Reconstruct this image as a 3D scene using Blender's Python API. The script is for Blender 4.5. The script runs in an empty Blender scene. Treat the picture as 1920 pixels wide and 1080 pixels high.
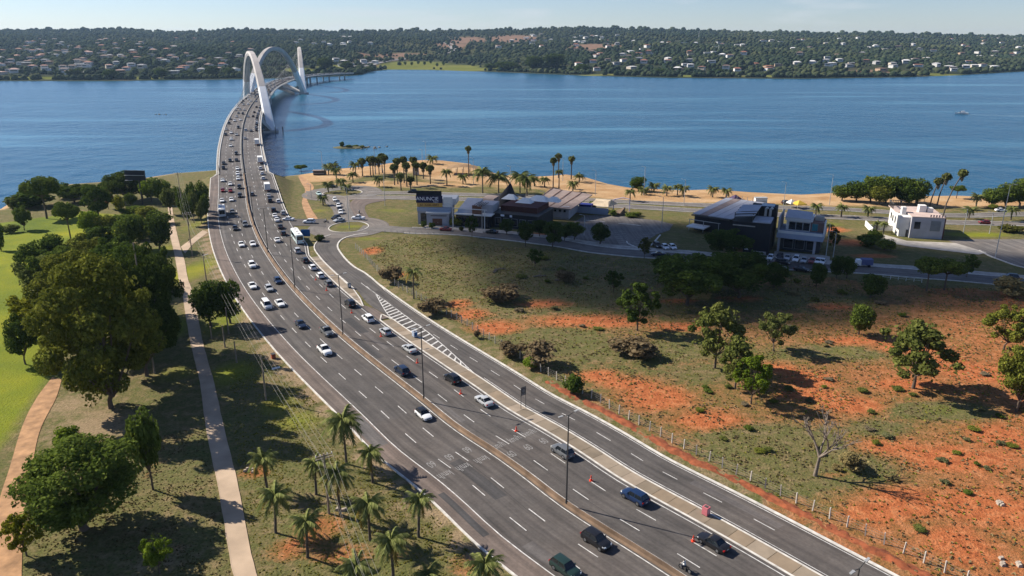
import bpy, bmesh, math, random
import numpy as np
from mathutils import Vector, Matrix

# ------------------------------------------------------------------ camera, sky, sun, exposure
F_PX, HOR, CAM_H = 1400.0, 75.0, 65.0        # focal length / horizon row of the 1920x1080 photograph, eye height
PITCH = math.atan((540-HOR)/F_PX)
CP, SP = math.cos(PITCH), math.sin(PITCH)
WATER = -6.0
SUN_AZ, SUN_EL = math.radians(-66.4), math.radians(36.0)     # clockwise from +Y
scene = bpy.context.scene
COL = scene.collection
cam_d = bpy.data.cameras.new('camera'); cam = bpy.data.objects.new('camera', cam_d); COL.objects.link(cam)
cam_d.sensor_width = 36; cam_d.lens = 36*F_PX/1920; cam_d.clip_start = 1; cam_d.clip_end = 30000
cam.location = (0, 0, CAM_H); cam.rotation_euler = (math.pi/2-PITCH, 0, 0)
scene.camera = cam
world = bpy.data.worlds.new('World'); scene.world = world; world.use_nodes = True
wn, wl = world.node_tree.nodes, world.node_tree.links
sky = wn.new('ShaderNodeTexSky'); sky.sky_type = 'NISHITA'; sky.sun_disc = False
sky.sun_elevation = SUN_EL; sky.sun_rotation = SUN_AZ; sky.altitude = 1000; sky.air_density = 1.0; sky.dust_density = 0.25; sky.ozone_density = 1.8
tint = wn.new('ShaderNodeMix'); tint.data_type = 'RGBA'; tint.blend_type = 'MULTIPLY'; tint.inputs[0].default_value = 1; tint.inputs[7].default_value = (.86, .925, 1.14, 1)
wl.new(sky.outputs[0], tint.inputs[6]); bg = wn['Background']; bg.inputs[1].default_value = 0.060
wtc = wn.new('ShaderNodeTexCoord'); wmp = wn.new('ShaderNodeMapping'); wmp.inputs['Scale'].default_value = (5, 5, 26); wl.new(wtc.outputs['Generated'], wmp.inputs[0])
wns = wn.new('ShaderNodeTexNoise'); wns.inputs['Scale'].default_value = 1.3; wns.inputs['Detail'].default_value = 6; wl.new(wmp.outputs[0], wns.inputs['Vector'])
wrp = wn.new('ShaderNodeValToRGB'); wrp.color_ramp.elements[0].position = .56; wrp.color_ramp.elements[0].color = (0, 0, 0, 1); wrp.color_ramp.elements[1].position = .74; wrp.color_ramp.elements[1].color = (.5, .5, .5, 1); wl.new(wns.outputs[0], wrp.inputs[0])
wisp = wn.new('ShaderNodeMix'); wisp.data_type = 'RGBA'; wisp.inputs[7].default_value = (7.2, 7.6, 8.0, 1); wl.new(wrp.outputs[0], wisp.inputs[0]); wl.new(tint.outputs[2], wisp.inputs[6]); wl.new(wisp.outputs[2], bg.inputs[0])
sd_ = bpy.data.lights.new('sun', 'SUN'); sd_.energy = 4.95; sd_.angle = math.radians(0.5); sd_.color = (1.0, 0.93, 0.82)
sun = bpy.data.objects.new('sun', sd_); COL.objects.link(sun)
SDIR = Vector((math.sin(SUN_AZ)*math.cos(SUN_EL), math.cos(SUN_AZ)*math.cos(SUN_EL), math.sin(SUN_EL)))
sun.rotation_euler = SDIR.to_track_quat('Z', 'Y').to_euler()
vs = scene.view_settings; vs.view_transform = 'Standard'; vs.look = 'None'; vs.gamma = 1; vs.use_curve_mapping = False; vs.exposure = 0.76
scene.cycles.max_bounces = 5; scene.cycles.diffuse_bounces = 2; scene.cycles.glossy_bounces = 2; scene.cycles.transmission_bounces = 3
scene.cycles.volume_bounces = 1; scene.cycles.transparent_max_bounces = 6
scene.cycles.use_denoising = True

R = random.Random(7); NR = np.random.default_rng(7)

# ------------------------------------------------------------------ plan geometry helpers
def ray(px, py):
    a, b = (px-960)/F_PX, -(py-540)/F_PX
    return np.array([a, CP+b*SP, -SP+b*CP])
def at(px, py, z=0.0):
    w = ray(px, py); t = (z-CAM_H)/w[2]
    return np.array([w[0]*t, w[1]*t, z])
def proj(P):
    X, Y, Z = P[0], P[1], P[2]-CAM_H
    fw = Y*CP-Z*SP; up = Y*SP+Z*CP
    return 960+F_PX*X/fw, 540-F_PX*up/fw
def ppm(P):                               # photograph pixels per metre at a point
    return F_PX/(P[1]*CP-(P[2]-CAM_H)*SP)
def spline(P, step):
    P = np.asarray(P, float); n = len(P); out = []
    for i in range(n-1):
        p1, p2 = P[i], P[i+1]
        p0 = P[i-1] if i else 2*p1-p2
        p3 = P[i+2] if i+2 < n else 2*p2-p1
        dd = lambda a, b: max(np.linalg.norm(b-a), 1e-6)**.5
        t0 = 0; t1 = dd(p0, p1); t2 = t1+dd(p1, p2); t3 = t2+dd(p2, p3)
        m = max(2, int(np.linalg.norm(p2-p1)/step)+1)
        t = np.linspace(t1, t2, m, endpoint=False)[:, None]
        A1 = (t1-t)/(t1-t0)*p0+(t-t0)/(t1-t0)*p1
        A2 = (t2-t)/(t2-t1)*p1+(t-t1)/(t2-t1)*p2
        A3 = (t3-t)/(t3-t2)*p2+(t-t2)/(t3-t2)*p3
        B1 = (t2-t)/(t2-t0)*A1+(t-t0)/(t2-t0)*A2
        B2 = (t3-t)/(t3-t1)*A2+(t-t1)/(t3-t1)*A3
        out.append((t2-t)/(t2-t1)*B1+(t-t1)/(t2-t1)*B2)
    out.append(P[-1:]); return np.concatenate(out)
def arclen(C): return np.r_[0, np.cumsum(np.linalg.norm(np.diff(C, axis=0), axis=1))]

def road_z(y): return np.interp(y, [0, 255, 330, 375, 440, 540, 700, 900, 1150, 1400, 1700], [0, 0, .5, 1.5, 5, 7.5, 9, 9, 8, 6, 3])
def at_road(px, py, dz=0.0):
    z = 0.0
    for _ in range(30):
        P = at(px, py, z+dz); z = .5*z+.5*float(road_z(P[1]))
    P = at(px, py, z+dz); P[2] = z
    return P
MED = [(1290,1100),(1218,1053),(1057,950),(979,890),(926,852),(853,804),(789,752),(641,633),(552,546),(502,480),(477,432),(465,392),(461,362),(456,327),(452,293),(452,260),(455,235),(465,207),(485,180),(498,167),(517,156.5),(542,148),(577,142),(617,138.5),(655,136.5)]
_m = [at_road(*p)[:2] for p in MED]
_d0 = (_m[0]-_m[3]); _d0 /= np.linalg.norm(_d0)
S0 = 160.0
CL = spline([_m[0]+_d0*S0]+_m, 3.0)
CLs = arclen(CL)-S0
_tan = np.gradient(CL, axis=0); _tan /= np.linalg.norm(_tan, axis=1)[:, None]
for _ in range(3): _tan[1:-1] = (_tan[:-2]+2*_tan[1:-1]+_tan[2:])/4
_tan /= np.linalg.norm(_tan, axis=1)[:, None]
S_END = CLs[-1]
def rp(s, d, dz=0.0):                      # point at station s, offset d to the right of the median
    s = np.asarray(s, float); d = np.asarray(d, float)
    x = np.interp(s, CLs, CL[:, 0]); y = np.interp(s, CLs, CL[:, 1])
    tx = np.interp(s, CLs, _tan[:, 0]); ty = np.interp(s, CLs, _tan[:, 1])
    return np.stack([x+ty*d, y-tx*d, road_z(y)+dz], -1)
def heading(s):
    return math.atan2(np.interp(s, CLs, _tan[:, 1]), np.interp(s, CLs, _tan[:, 0]))
def pdist(P, Q):                           # distance of many points P to polyline Q, nearest station, side (+ right)
    P = np.asarray(P, float); best = np.full(len(P), 1e9); st = np.zeros(len(P)); sg = np.ones(len(P)); L = arclen(Q)
    for i in range(len(Q)-1):
        a = Q[i]; d = Q[i+1]-a; l2 = d@d
        if l2 < 1e-9: continue
        t = np.clip(((P-a)@d)/l2, 0, 1); q = a+t[:, None]*d
        e = np.hypot(P[:, 0]-q[:, 0], P[:, 1]-q[:, 1]); k = e < best
        best[k] = e[k]; st[k] = L[i]+t[k]*math.sqrt(l2)
        sg[k] = np.sign(-(d[0]*(P[k, 1]-a[1])-d[1]*(P[k, 0]-a[0])))
    return best, st, sg
def to_sd(P):
    b, s, g = pdist(np.asarray(P)[None, :2], CL)
    return s[0]-S0, b[0]*g[0]

SHORE_PX = [(-900,520),(-420,440),(-200,415),(0,393),(22,378),(45,356),(110,347),(250,337),(330,325),(395,320),(440,316),(500,322),(530,331),(560,328),(600,322),(640,316),(700,311),(730,306),(790,300),(830,301),(880,307),(900,317),(940,328),(1000,331),(1030,330),(1060,327),(1100,333),(1140,345),(1180,352),(1280,357),(1340,355),(1400,360),(1500,365),(1560,362),(1700,368),(1800,367),(1920,372),(2150,382),(2600,400),(3400,430)]
SHORE = np.array([at(*p, WATER)[:2] for p in SHORE_PX])
LAND = np.concatenate([SHORE, [[3000, 400], [3000, -3000], [-3000, -3000], [-3000, 200]]])
def inside(P, poly):
    x, y = P[:, 0], P[:, 1]; c = np.zeros(len(P), bool); n = len(poly)
    for i in range(n):
        x1, y1 = poly[i]; x2, y2 = poly[(i+1) % n]
        if y1 == y2: continue
        k = ((y1 > y) != (y2 > y)) & (x < (x2-x1)*(y-y1)/(y2-y1)+x1)
        c ^= k
    return c
CLland = CL[CLs < 338][::3]
CLlandS = CLs[CLs < 338][::3]
def shore_sd(P):
    b, _, _ = pdist(P, SHORE)
    return np.where(inside(P, LAND), b, -b)
def height(P):
    P = np.asarray(P, float).reshape(-1, 2)
    sd = shore_sd(P)
    z = np.where(sd < 15, WATER+.13*sd, np.minimum(0, WATER+1.95+(sd-15)*.034))
    z = np.maximum(z, WATER-6)
    near = P[:, 1] < 420
    if near.any():
        b, s, g = pdist(P[near], CLland)
        zr = road_z(np.interp(s, arclen(CLland), CLland[:, 1]))-.13
        w = np.where(g > 0, np.where(s-S0 < 185, 22.6, 14.6), 15.6)
        z2 = np.where(b < w, zr, np.maximum(z[near], zr-(b-w)*.55))
        z[near] = np.where(P[near, 1] > 374, np.maximum(z[near], np.minimum(z2, zr-(P[near, 1]-374)*.6)), z2)
    return z
def hgt(x, y): return float(height([[x, y]])[0])
def hit(px, py, dz=0.0):                   # where the sight line of a photo pixel meets the ground
    w = ray(px, py); t = np.geomspace(75, 900, 260)
    P = w[None, :]*t[:, None]; P[:, 2] += CAM_H
    h = height(P[:, :2])+dz; k = np.nonzero(P[:, 2] < h)[0]
    if not len(k): return at(px, py, WATER)
    i = k[0]; a, b = t[max(i-1, 0)], t[i]
    for _ in range(12):
        m = (a+b)/2; q = w*m
        if q[2]+CAM_H < hgt(q[0], q[1])+dz: b = m
        else: a = m
    q = w*b
    return np.array([q[0], q[1], hgt(q[0], q[1])])
def top_z(P, row):                          # height at plan point P that shows at a photo row
    z = P[2]
    for _ in range(40):
        e = proj((P[0], P[1], z))[1]-row
        z += e/ppm((P[0], P[1], z))
        if abs(e) < .02: break
    return z

# ------------------------------------------------------------------ materials
MATS = {}
def nodes_of(name):
    m = bpy.data.materials.new(name); m.use_nodes = True
    n, l = m.node_tree.nodes, m.node_tree.links
    return m, n, l, n['Principled BSDF']
def rgba(c): return (c[0], c[1], c[2], 1)
def ramp(n, stops):
    r = n.new('ShaderNodeValToRGB'); e = r.color_ramp.elements
    while len(e) < len(stops): e.new(.5)
    for i, (p, c) in enumerate(stops): e[i].position = p; e[i].color = rgba(c) if len(c) == 3 else c
    return r
def noise(n, l, scale, detail=4, vec=None, rough=.55):
    t = n.new('ShaderNodeTexNoise'); t.inputs['Scale'].default_value = scale; t.inputs['Detail'].default_value = detail; t.inputs['Roughness'].default_value = rough
    if vec is not None: l.new(vec, t.inputs['Vector'])
    return t
def mixc(n, l, fac, a, b, mode='MIX'):
    m = n.new('ShaderNodeMix'); m.data_type = 'RGBA'; m.blend_type = mode
    for s, v in ((m.inputs[0], fac), (m.inputs[6], a), (m.inputs[7], b)):
        if hasattr(v, 'links'): l.new(v, s)
        elif isinstance(v, (int, float)): s.default_value = v
        else: s.default_value = rgba(v)
    return m.outputs[2]
def math_(n, l, op, a, b=None, clamp=False):
    m = n.new('ShaderNodeMath'); m.operation = op; m.use_clamp = clamp
    for s, v in zip(m.inputs, (a, b)):
        if v is None: continue
        if hasattr(v, 'links'): l.new(v, s)
        else: s.default_value = v
    return m.outputs[0]
def wpos(n): return n.new('ShaderNodeNewGeometry').outputs['Position']
def M(name, rgb=(.5, .5, .5), rough=.7, metal=0, var=.2, scale=.6, bump=0., spec=.3, objcol=False, emit=0):
    if name in MATS: return MATS[name]
    m, n, l, b = nodes_of(name)
    b.inputs['Roughness'].default_value = rough; b.inputs['Metallic'].default_value = metal; b.inputs['Specular IOR Level'].default_value = spec
    if objcol: base = n.new('ShaderNodeObjectInfo').outputs['Color']
    else:
        c = n.new('ShaderNodeRGB'); c.outputs[0].default_value = rgba(rgb); base = c.outputs[0]
    if var > 0:
        tc = n.new('ShaderNodeTexCoord')
        t = noise(n, l, scale, 5, tc.outputs['Object'])
        r = ramp(n, [(.3, (1-var,)*3), (.7, (1+var*.4,)*3)]); l.new(t.outputs[0], r.inputs[0])
        base = mixc(n, l, 1.0, base, r.outputs[0], 'MULTIPLY')
        if bump:
            bp = n.new('ShaderNodeBump'); bp.inputs['Strength'].default_value = bump; bp.inputs['Distance'].default_value = .05
            t2 = noise(n, l, scale*8, 3, tc.outputs['Object']); l.new(t2.outputs[0], bp.inputs['Height']); l.new(bp.outputs[0], b.inputs['Normal'])
    l.new(base, b.inputs['Base Color'])
    MATS[name] = m; return m

def leaf_mat(name, c1, c2, trans=.25):
    m, n, l, b = nodes_of(name)
    oi = n.new('ShaderNodeObjectInfo'); at_ = n.new('ShaderNodeAttribute'); at_.attribute_name = 'v'
    r = ramp(n, [(0, c1), (.55, tuple((a+b_)/2 for a, b_ in zip(c1, c2))), (1, c2)]); l.new(at_.outputs['Fac'], r.inputs[0])
    col = mixc(n, l, 1.0, r.outputs[0], oi.outputs['Color'], 'MULTIPLY')
    d = n.new('ShaderNodeBsdfDiffuse'); t = n.new('ShaderNodeBsdfTranslucent'); mx = n.new('ShaderNodeMixShader'); mx.inputs[0].default_value = trans
    l.new(col, d.inputs[0]); l.new(col, t.inputs[0]); l.new(d.outputs[0], mx.inputs[1]); l.new(t.outputs[0], mx.inputs[2])
    l.new(mx.outputs[0], n['Material Output'].inputs[0]); n.remove(b)
    MATS[name] = m; return m

LEAF = leaf_mat('foliage', (.058, .078, .016), (.20, .215, .055), .3)
LEAF_DRY = leaf_mat('dry_foliage', (.12, .095, .055), (.28, .24, .15))
LEAF_RED = leaf_mat('red_foliage', (.16, .03, .015), (.34, .09, .04))
PALM = leaf_mat('palm_frond', (.09, .115, .03), (.27, .28, .10), .3)
BARK = M('bark', (.13, .095, .07), .9, var=.4, scale=3)
PBARK = M('palm_bark', (.11, .09, .072), .9, var=.4, scale=4)
DEADBARK = M('dead_bark', (.22, .175, .135), .9, var=.4, scale=3)
CONC = M('concrete', (.42, .38, .33), .85, var=.3, scale=.5, bump=.2)
CONCW = M('white_concrete', (.68, .67, .64), .6, var=.12, scale=.25)
KERB = M('kerb_paint', (.62, .58, .52), .8, var=.35, scale=.8)
PAINT = M('road_paint', (.62, .60, .57), .8, var=.45, scale=1.2)
PAINTF = M('faded_road_paint', (.27, .26, .25), .85, var=.5, scale=2.5)
STEEL = M('dark_steel', (.07, .065, .06), .6, var=.2)
GALV = M('galvanised_steel', (.45, .45, .44), .5, .3, var=.15)
WIREM = M('wire', (.26, .24, .21), .6, var=0)
BLACK = M('black_rubber', (.012, .012, .013), .7, var=0)
RIM = M('wheel_alloy', (.35, .35, .36), .35, .7, var=0)
GLASS = M('dark_glass', (.012, .016, .02), .08, 0, var=0, spec=.6)
CPAINT = M('car_paint', rough=.28, var=0, spec=.55, objcol=True)
ANY = M('tinted_surface', rough=.75, var=.22, scale=.4, objcol=True)
LAMPW = M('headlamp_lens', (.75, .75, .72), .15, var=0, spec=.6)
LAMPR = M('tail_lamp_lens', (.35, .012, .01), .25, var=0, spec=.5)
PLATE = M('number_plate', (.55, .55, .56), .5, var=0)
WOODW = M('utility_pole_wood', (.26, .21, .16), .9, var=.3, scale=2)
CONE = M('traffic_cone_orange', (.75, .07, .03), .6, var=.1)
WHITE = M('white_paint', (.75, .74, .72), .6, var=.1)
ROCK = M('rock', (.22, .19, .16), .9, var=.4, scale=.8)

def asphalt(name, c, brown=(.085, .07, .062)):
    m, n, l, b = nodes_of(name)
    uv = n.new('ShaderNodeUVMap'); uv.uv_map = 'sd'
    mp = n.new('ShaderNodeMapping'); mp.inputs['Scale'].default_value = (1.1, .035, 1); l.new(uv.outputs[0], mp.inputs[0])
    t1 = noise(n, l, 1.0, 4, mp.outputs[0]); t2 = noise(n, l, .035, 5, wpos(n)); t3 = noise(n, l, 2.2, 3, wpos(n)); t4 = noise(n, l, .22, 4, wpos(n))
    r1 = ramp(n, [(.30, (.64, .64, .65)), (.70, (1.30, 1.29, 1.27))]); l.new(t1.outputs[0], r1.inputs[0])
    r2 = ramp(n, [(.45, (0, 0, 0)), (.72, (.75,)*3)]); l.new(t2.outputs[0], r2.inputs[0])
    r3 = ramp(n, [(.3, (.88,)*3), (.7, (1.12,)*3)]); l.new(t3.outputs[0], r3.inputs[0])
    r4 = ramp(n, [(.35, (.85,)*3), (.65, (1.12,)*3)]); l.new(t4.outputs[0], r4.inputs[0])
    c0 = mixc(n, l, r2.outputs[0], c, brown)
    c1 = mixc(n, l, 1.0, c0, r1.outputs[0], 'MULTIPLY'); c2 = mixc(n, l, 1.0, c1, r3.outputs[0], 'MULTIPLY'); c3 = mixc(n, l, 1.0, c2, r4.outputs[0], 'MULTIPLY')
    l.new(c3, b.inputs['Base Color']); b.inputs['Roughness'].default_value = .85; b.inputs['Specular IOR Level'].default_value = .25
    MATS[name] = m; return m
ASPH = asphalt('asphalt', (.086, .077, .071), (.11, .09, .078))
ASPH2 = asphalt('pale_asphalt', (.15, .135, .122), (.19, .155, .13))
ASPH3 = asphalt('shoulder_asphalt', (.135, .106, .09), (.165, .12, .098))
DECKM = asphalt('bridge_asphalt', (.11, .10, .096))

# ------------------------------------------------------------------ object helpers
class MB:
    def __init__(s): s.v = []; s.f = []; s.m = []; s.uv = None
    def add(s, vs_, fs, mi=0):
        o = len(s.v); s.v += [tuple(map(float, p)) for p in vs_]
        for f in fs: s.f.append([i+o for i in f]); s.m.append(mi)
        return s
    def quad(s, a, b, c, d, mi=0): return s.add((a, b, c, d), ((0, 1, 2, 3),), mi)
    def box(s, x0, x1, y0, y1, z0, z1, mi=0):
        return s.add([(x, y, z) for z in (z0, z1) for y in (y0, y1) for x in (x0, x1)],
                     [(0, 2, 3, 1), (4, 5, 7, 6), (0, 1, 5, 4), (2, 6, 7, 3), (0, 4, 6, 2), (1, 3, 7, 5)], mi)
    def hexa(s, p, mi=0):     # 8 points, bottom 4 then top 4, counter-clockwise
        return s.add(p, [(3, 2, 1, 0), (4, 5, 6, 7), (0, 1, 5, 4), (1, 2, 6, 5), (2, 3, 7, 6), (3, 0, 4, 7)], mi)
    def bar(s, a, b, w, h=None, mi=0):
        h = h or w; a = Vector(a); b = Vector(b); d = (b-a).normalized()
        u = d.cross(Vector((0, 0, 1))); u = Vector((1, 0, 0)) if u.length < 1e-3 else u.normalized(); v = u.cross(d)
        c = [(-1, -1), (1, -1), (1, 1), (-1, 1)]
        return s.hexa([a+u*i*w/2+v*j*h/2 for i, j in c]+[b+u*i*w/2+v*j*h/2 for i, j in c], mi)
    def tube(s, pts, rad, n=6, mi=0, cap=True):
        pts = [Vector(p) for p in pts]; k = len(pts); o = len(s.v)
        if not hasattr(rad, '__len__'): rad = [rad]*k
        for i, p in enumerate(pts):
            d = (pts[min(i+1, k-1)]-pts[max(i-1, 0)]).normalized()
            u = d.cross(Vector((0.13, 1, 0.02))); u = d.cross(Vector((1, 0, 0))) if u.length < .05 else u; u.normalize(); w = d.cross(u)
            for j in range(n):
                a = 2*math.pi*j/n; s.v.append(tuple(p+(u*math.cos(a)+w*math.sin(a))*rad[i]))
        for i in range(k-1):
            for j in range(n):
                s.f.append([o+i*n+j, o+i*n+(j+1) % n, o+(i+1)*n+(j+1) % n, o+(i+1)*n+j]); s.m.append(mi)
        if cap:
            s.f.append([o+j for j in range(n)][::-1]); s.m.append(mi); s.f.append([o+(k-1)*n+j for j in range(n)]); s.m.append(mi)
        return s
    def prism(s, poly, z0, z1, mi=0):
        n = len(poly)
        return s.add([(x, y, z0) for x, y in poly]+[(x, y, z1) for x, y in poly],
                     [list(range(n))[::-1], list(range(n, 2*n))]+[(i, (i+1) % n, n+(i+1) % n, n+i) for i in range(n)], mi)
    def strip(s, rows, mi=0):      # rows: list of point lists of equal length
        m = len(rows[0]); o = len(s.v)
        for r in rows: s.v += [tuple(map(float, p)) for p in r]
        for i in range(len(rows)-1):
            for j in range(m-1):
                a = o+i*m+j; s.f.append([a, a+1, a+m+1, a+m]); s.m.append(mi)
        return s
    def mesh(s, name, mats, smooth=None):
        me = bpy.data.meshes.new(name); me.from_pydata(s.v, [], s.f)
        for m in (mats if isinstance(mats, (list, tuple)) else [mats]): me.materials.append(m)
        if any(s.m): me.polygons.foreach_set('material_index', s.m)
        if smooth is not None:
            me.polygons.foreach_set('use_smooth', [True]*len(s.f)); me.set_sharp_from_angle(angle=math.radians(smooth))
        me.update(); return me
def link(name, data, parent=None, loc=None, rz=None, color=None):
    o = bpy.data.objects.new(name, data); COL.objects.link(o)
    if parent: o.parent = parent
    if loc is not None: o.location = tuple(map(float, loc))
    if rz is not None: o.rotation_euler = (0, 0, rz)
    if color: o.color = (*color, 1)
    return o
def tag(o, label, cat, group=None):
    o['label'] = label; o['category'] = cat
    if group: o['group'] = group
    return o
def struct(o, kind='structure'): o['kind'] = kind; return o
def empty(name, loc, rz=0): 
    o = link(name, None, None, loc, rz); o.empty_display_size = .5; return o
def copy_tree(o, parent=None):
    c = o.copy(); COL.objects.link(c); c.parent = parent
    for ch in KIDS.get(o.name, ()): copy_tree(ch, c)
    return c
KIDS = {}
def part(name, data, parent, color=None, loc=None, rz=None):
    o = link(name, data, parent, loc, rz, color); KIDS.setdefault(parent.name, []).append(o); return o
def text_mesh(body, size, mat, extrude=.0, align='CENTER'):
    c = bpy.data.curves.new('lettering', 'FONT'); c.body = body; c.size = size; c.align_x = align; c.align_y = 'CENTER'; c.extrude = extrude
    o = bpy.data.objects.new('lettering', c); COL.objects.link(o)
    me = bpy.data.meshes.new_from_object(o.evaluated_get(bpy.context.evaluated_depsgraph_get()))
    bpy.data.objects.remove(o); me.materials.clear(); me.materials.append(mat); return me
def np_mesh(name, V, Fq, mats, attr=None, k=4):
    me = bpy.data.meshes.new(name); V = np.asarray(V, np.float32); Fq = np.asarray(Fq, np.int32); nf = len(Fq)
    me.vertices.add(len(V)); me.vertices.foreach_set('co', V.ravel()); me.loops.add(nf*k); me.loops.foreach_set('vertex_index', Fq.ravel())
    me.polygons.add(nf); me.polygons.foreach_set('loop_start', np.arange(0, nf*k, k, dtype=np.int32))
    for m in (mats if isinstance(mats, (list, tuple)) else [mats]): me.materials.append(m)
    if attr is not None:
        a = me.attributes.new('v', 'FLOAT', 'FACE' if len(attr) == nf else 'POINT'); a.data.foreach_set('value', np.asarray(attr, np.float32))
    me.update(calc_edges=True); me.validate(); return me
# ------------------------------------------------------------------ ground, water, far hills
def axis(segs):
    out = [segs[0][0]]
    for a, b, st in segs: out += list(np.linspace(a, b, max(2, int((b-a)/st)+1))[1:])
    return np.array(out)
gx = axis([(-2600, -900, 170), (-900, -420, 30), (-420, -330, 6), (-330, 300, 2.5), (300, 420, 6), (420, 900, 30), (900, 2600, 170)])
gy = axis([(-2400, -300, 210), (-300, 40, 20), (40, 480, 2.5), (480, 640, 10), (640, 800, 40)])
GX, GY = np.meshgrid(gx, gy); GP = np.stack([GX.ravel(), GY.ravel()], -1)
GZ = height(GP)
fine = np.sin(GP[:, 0]*.21+np.sin(GP[:, 1]*.13)*2)*np.sin(GP[:, 1]*.17+np.cos(GP[:, 0]*.11)*2)
bD, bS, bG = pdist(GP, CLland); inroad = (bD < 24) & (GP[:, 1] < 400)
GZ = GZ+np.where(inroad | (shore_sd(GP) < 3) | (GP[:, 1] > 350) | (GP[:, 1] < 40), 0, fine*.10)
GZG = GZ.reshape(len(gy), len(gx))
def height(P):                              # from here on: read the ground mesh itself
    P = np.asarray(P, float).reshape(-1, 2)
    i = np.clip(np.searchsorted(gx, P[:, 0])-1, 0, len(gx)-2); j = np.clip(np.searchsorted(gy, P[:, 1])-1, 0, len(gy)-2)
    u = np.clip((P[:, 0]-gx[i])/(gx[i+1]-gx[i]), 0, 1); v = np.clip((P[:, 1]-gy[j])/(gy[j+1]-gy[j]), 0, 1)
    return (GZG[j, i]*(1-u)+GZG[j, i+1]*u)*(1-v)+(GZG[j+1, i]*(1-u)+GZG[j+1, i+1]*u)*v
# cover: r = bare red soil, g = watered lawn, b = sand, a = pale dry grass
cov = np.zeros((len(GP), 4), np.float32)
def blot(ch, px, py, rx, ry, amt=1.0, rot=0.0, plane=None):
    c = hit(px, py)[:2] if plane is None else at(px, py, plane)[:2]
    d = GP-c; ca, sa = math.cos(rot), math.sin(rot)
    u = (d[:, 0]*ca+d[:, 1]*sa)/rx; v = (-d[:, 0]*sa+d[:, 1]*ca)/ry
    w = np.exp(-(u*u+v*v)*1.2)*amt
    if amt > 0: cov[:, ch] = np.maximum(cov[:, ch], w)
    else: cov[:, ch] = np.maximum(0, cov[:, ch]+w)
sdv = shore_sd(GP)
right = GP[:, 0] > np.interp(GP[:, 1], CL[:, 1], CL[:, 0])
# red field right of the service road
field = inside(GP, np.array([hit(*p)[:2] for p in [(660,452),(760,440),(960,455),(1300,490),(1700,535),(1930,545),(2300,600),(2300,1300),(1800,1180),(1500,1000),(1100,760),(800,585),(700,510)]]))
cov[field, 3] = .14
cov[field, 0] = np.clip(.46+(GP[field, 0]-40)*.0026+(170-GP[field, 1])*.0016, .32, .70)
for a in [(1110,602,22,7),(1270,612,12,5),(930,615,10,7),(880,590,7,6),(860,570,5,5),(1230,745,12,9),(1180,720,9,5),(1330,790,12,6),(1120,705,8,4),(1590,640,16,5),(1690,655,18,6),(1850,700,16,10),(1780,680,10,6),(1520,710,10,7),(1600,760,14,6),(1650,840,16,6),(1780,860,18,7),(1850,950,14,9),(1700,940,12,8),(1560,890,9,4),(1640,960,10,5),(1800,1020,8,8),(1520,740,12,5),(1700,720,12,5),(1880,820,10,8),(1560,575,12,4),(700,470,6,8),(745,515,5,5),(1020,570,12,4),(1270,565,10,3),(1390,560,12,4),(1000,440,14,4),(1590,455,10,8),(1560,430,8,8),(1640,480,10,4),(1480,830,5,3),(1450,690,9,4)]:
    blot(0, a[0], a[1], a[2], a[3], 1.0)
for a in [(1580,660,13,4,-.5),(1540,860,12,8,-.55),(1430,830,10,6,-.5),(1770,770,9,3,-.9),(1200,660,18,5,-.4),(800,480,22,18,-.25),(1330,700,10,4,-.3),(1000,640,10,5,-.3),(1430,900,10,4,-.35),(1650,800,6,3,-.4),(1450,560,40,10,-.2)]:
    blot(0, *a)
for a in [(1770,770,8,3,.5),(1580,660,12,4,.35),(850,480,18,12,.3),(780,460,14,8,.35),(690,448,8,4,.5),(1560,420,8,6,.5),(1830,440,20,6,.7),(1640,500,22,5,.5),(740,395,14,8,.45),(655,425,8,4,.6),(600,395,9,9,.4),(1270,440,14,8,.35),(1500,545,30,6,.25)]:
    blot(1, *a)
# strip of red earth between service kerb and fence
sdR = bS-S0; dR = bD*bG
cov[:, 3] = np.maximum(cov[:, 3], np.where((dR > 22.3) & (dR < 25) & (sdR < 140), .5, 0))
cov[:, 0] = np.where((dR < -15) & (dR > -17.6) & (sdR < 150), np.maximum(cov[:, 0], .22), cov[:, 0])
cov[:, 3] = np.where((dR < -15) & (dR > -17.8) & (sdR < 250), .9, cov[:, 3])
# golf lawn left
lawn = np.zeros(len(GP)); 
LP = np.array([at(*p)[:2] for p in [(-500,1010),(-60,900),(24,800),(62,745),(105,700),(88,640),(62,580),(48,520),(75,480),(130,462),(190,468),(250,450),(285,425),(262,398),(150,385),(0,404),(-300,440),(-900,520)]])
_b, _, _ = pdist(GP, np.r_[LP, LP[:1]]); lawn = np.clip(np.where(inside(GP, LP), _b, -_b)/7+.5, 0, 1)
cov[:, 1] = np.maximum(cov[:, 1], np.where(right, 0, lawn))
for a in [(420,600,7,14,.62),(440,560,7,22,.62),(380,500,6,24,.62),(320,620,5,16,.7),(330,520,5,22,.68),(300,470,6,14,.55),(560,790,7,6,.55),(440,700,8,10,.6),(330,700,6,8,.45),(370,420,6,24,.5),(520,760,6,8,.5),(420,1000,3,8,.3),(600,700,5,8,.3)]: blot(1, *a)
for a in [(600,985,6,5,.8),(545,1030,5,4,.75),(480,885,4,3,.9),(640,1040,7,4,.7),(880,1060,5,5,.6),(290,880,2.5,8,.5),(330,1030,6,6,.45),(400,930,4,6,.35),(760,1040,6,4,.5),(250,770,8,6,.35)]: blot(0, *a)
for a in [(180,800,10,9,.8),(130,760,8,7,.7),(300,1050,8,4,.5),(230,1040,6,4,.4),(560,960,12,9,.35),(90,900,8,10,.3)]: blot(3, *a)
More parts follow.
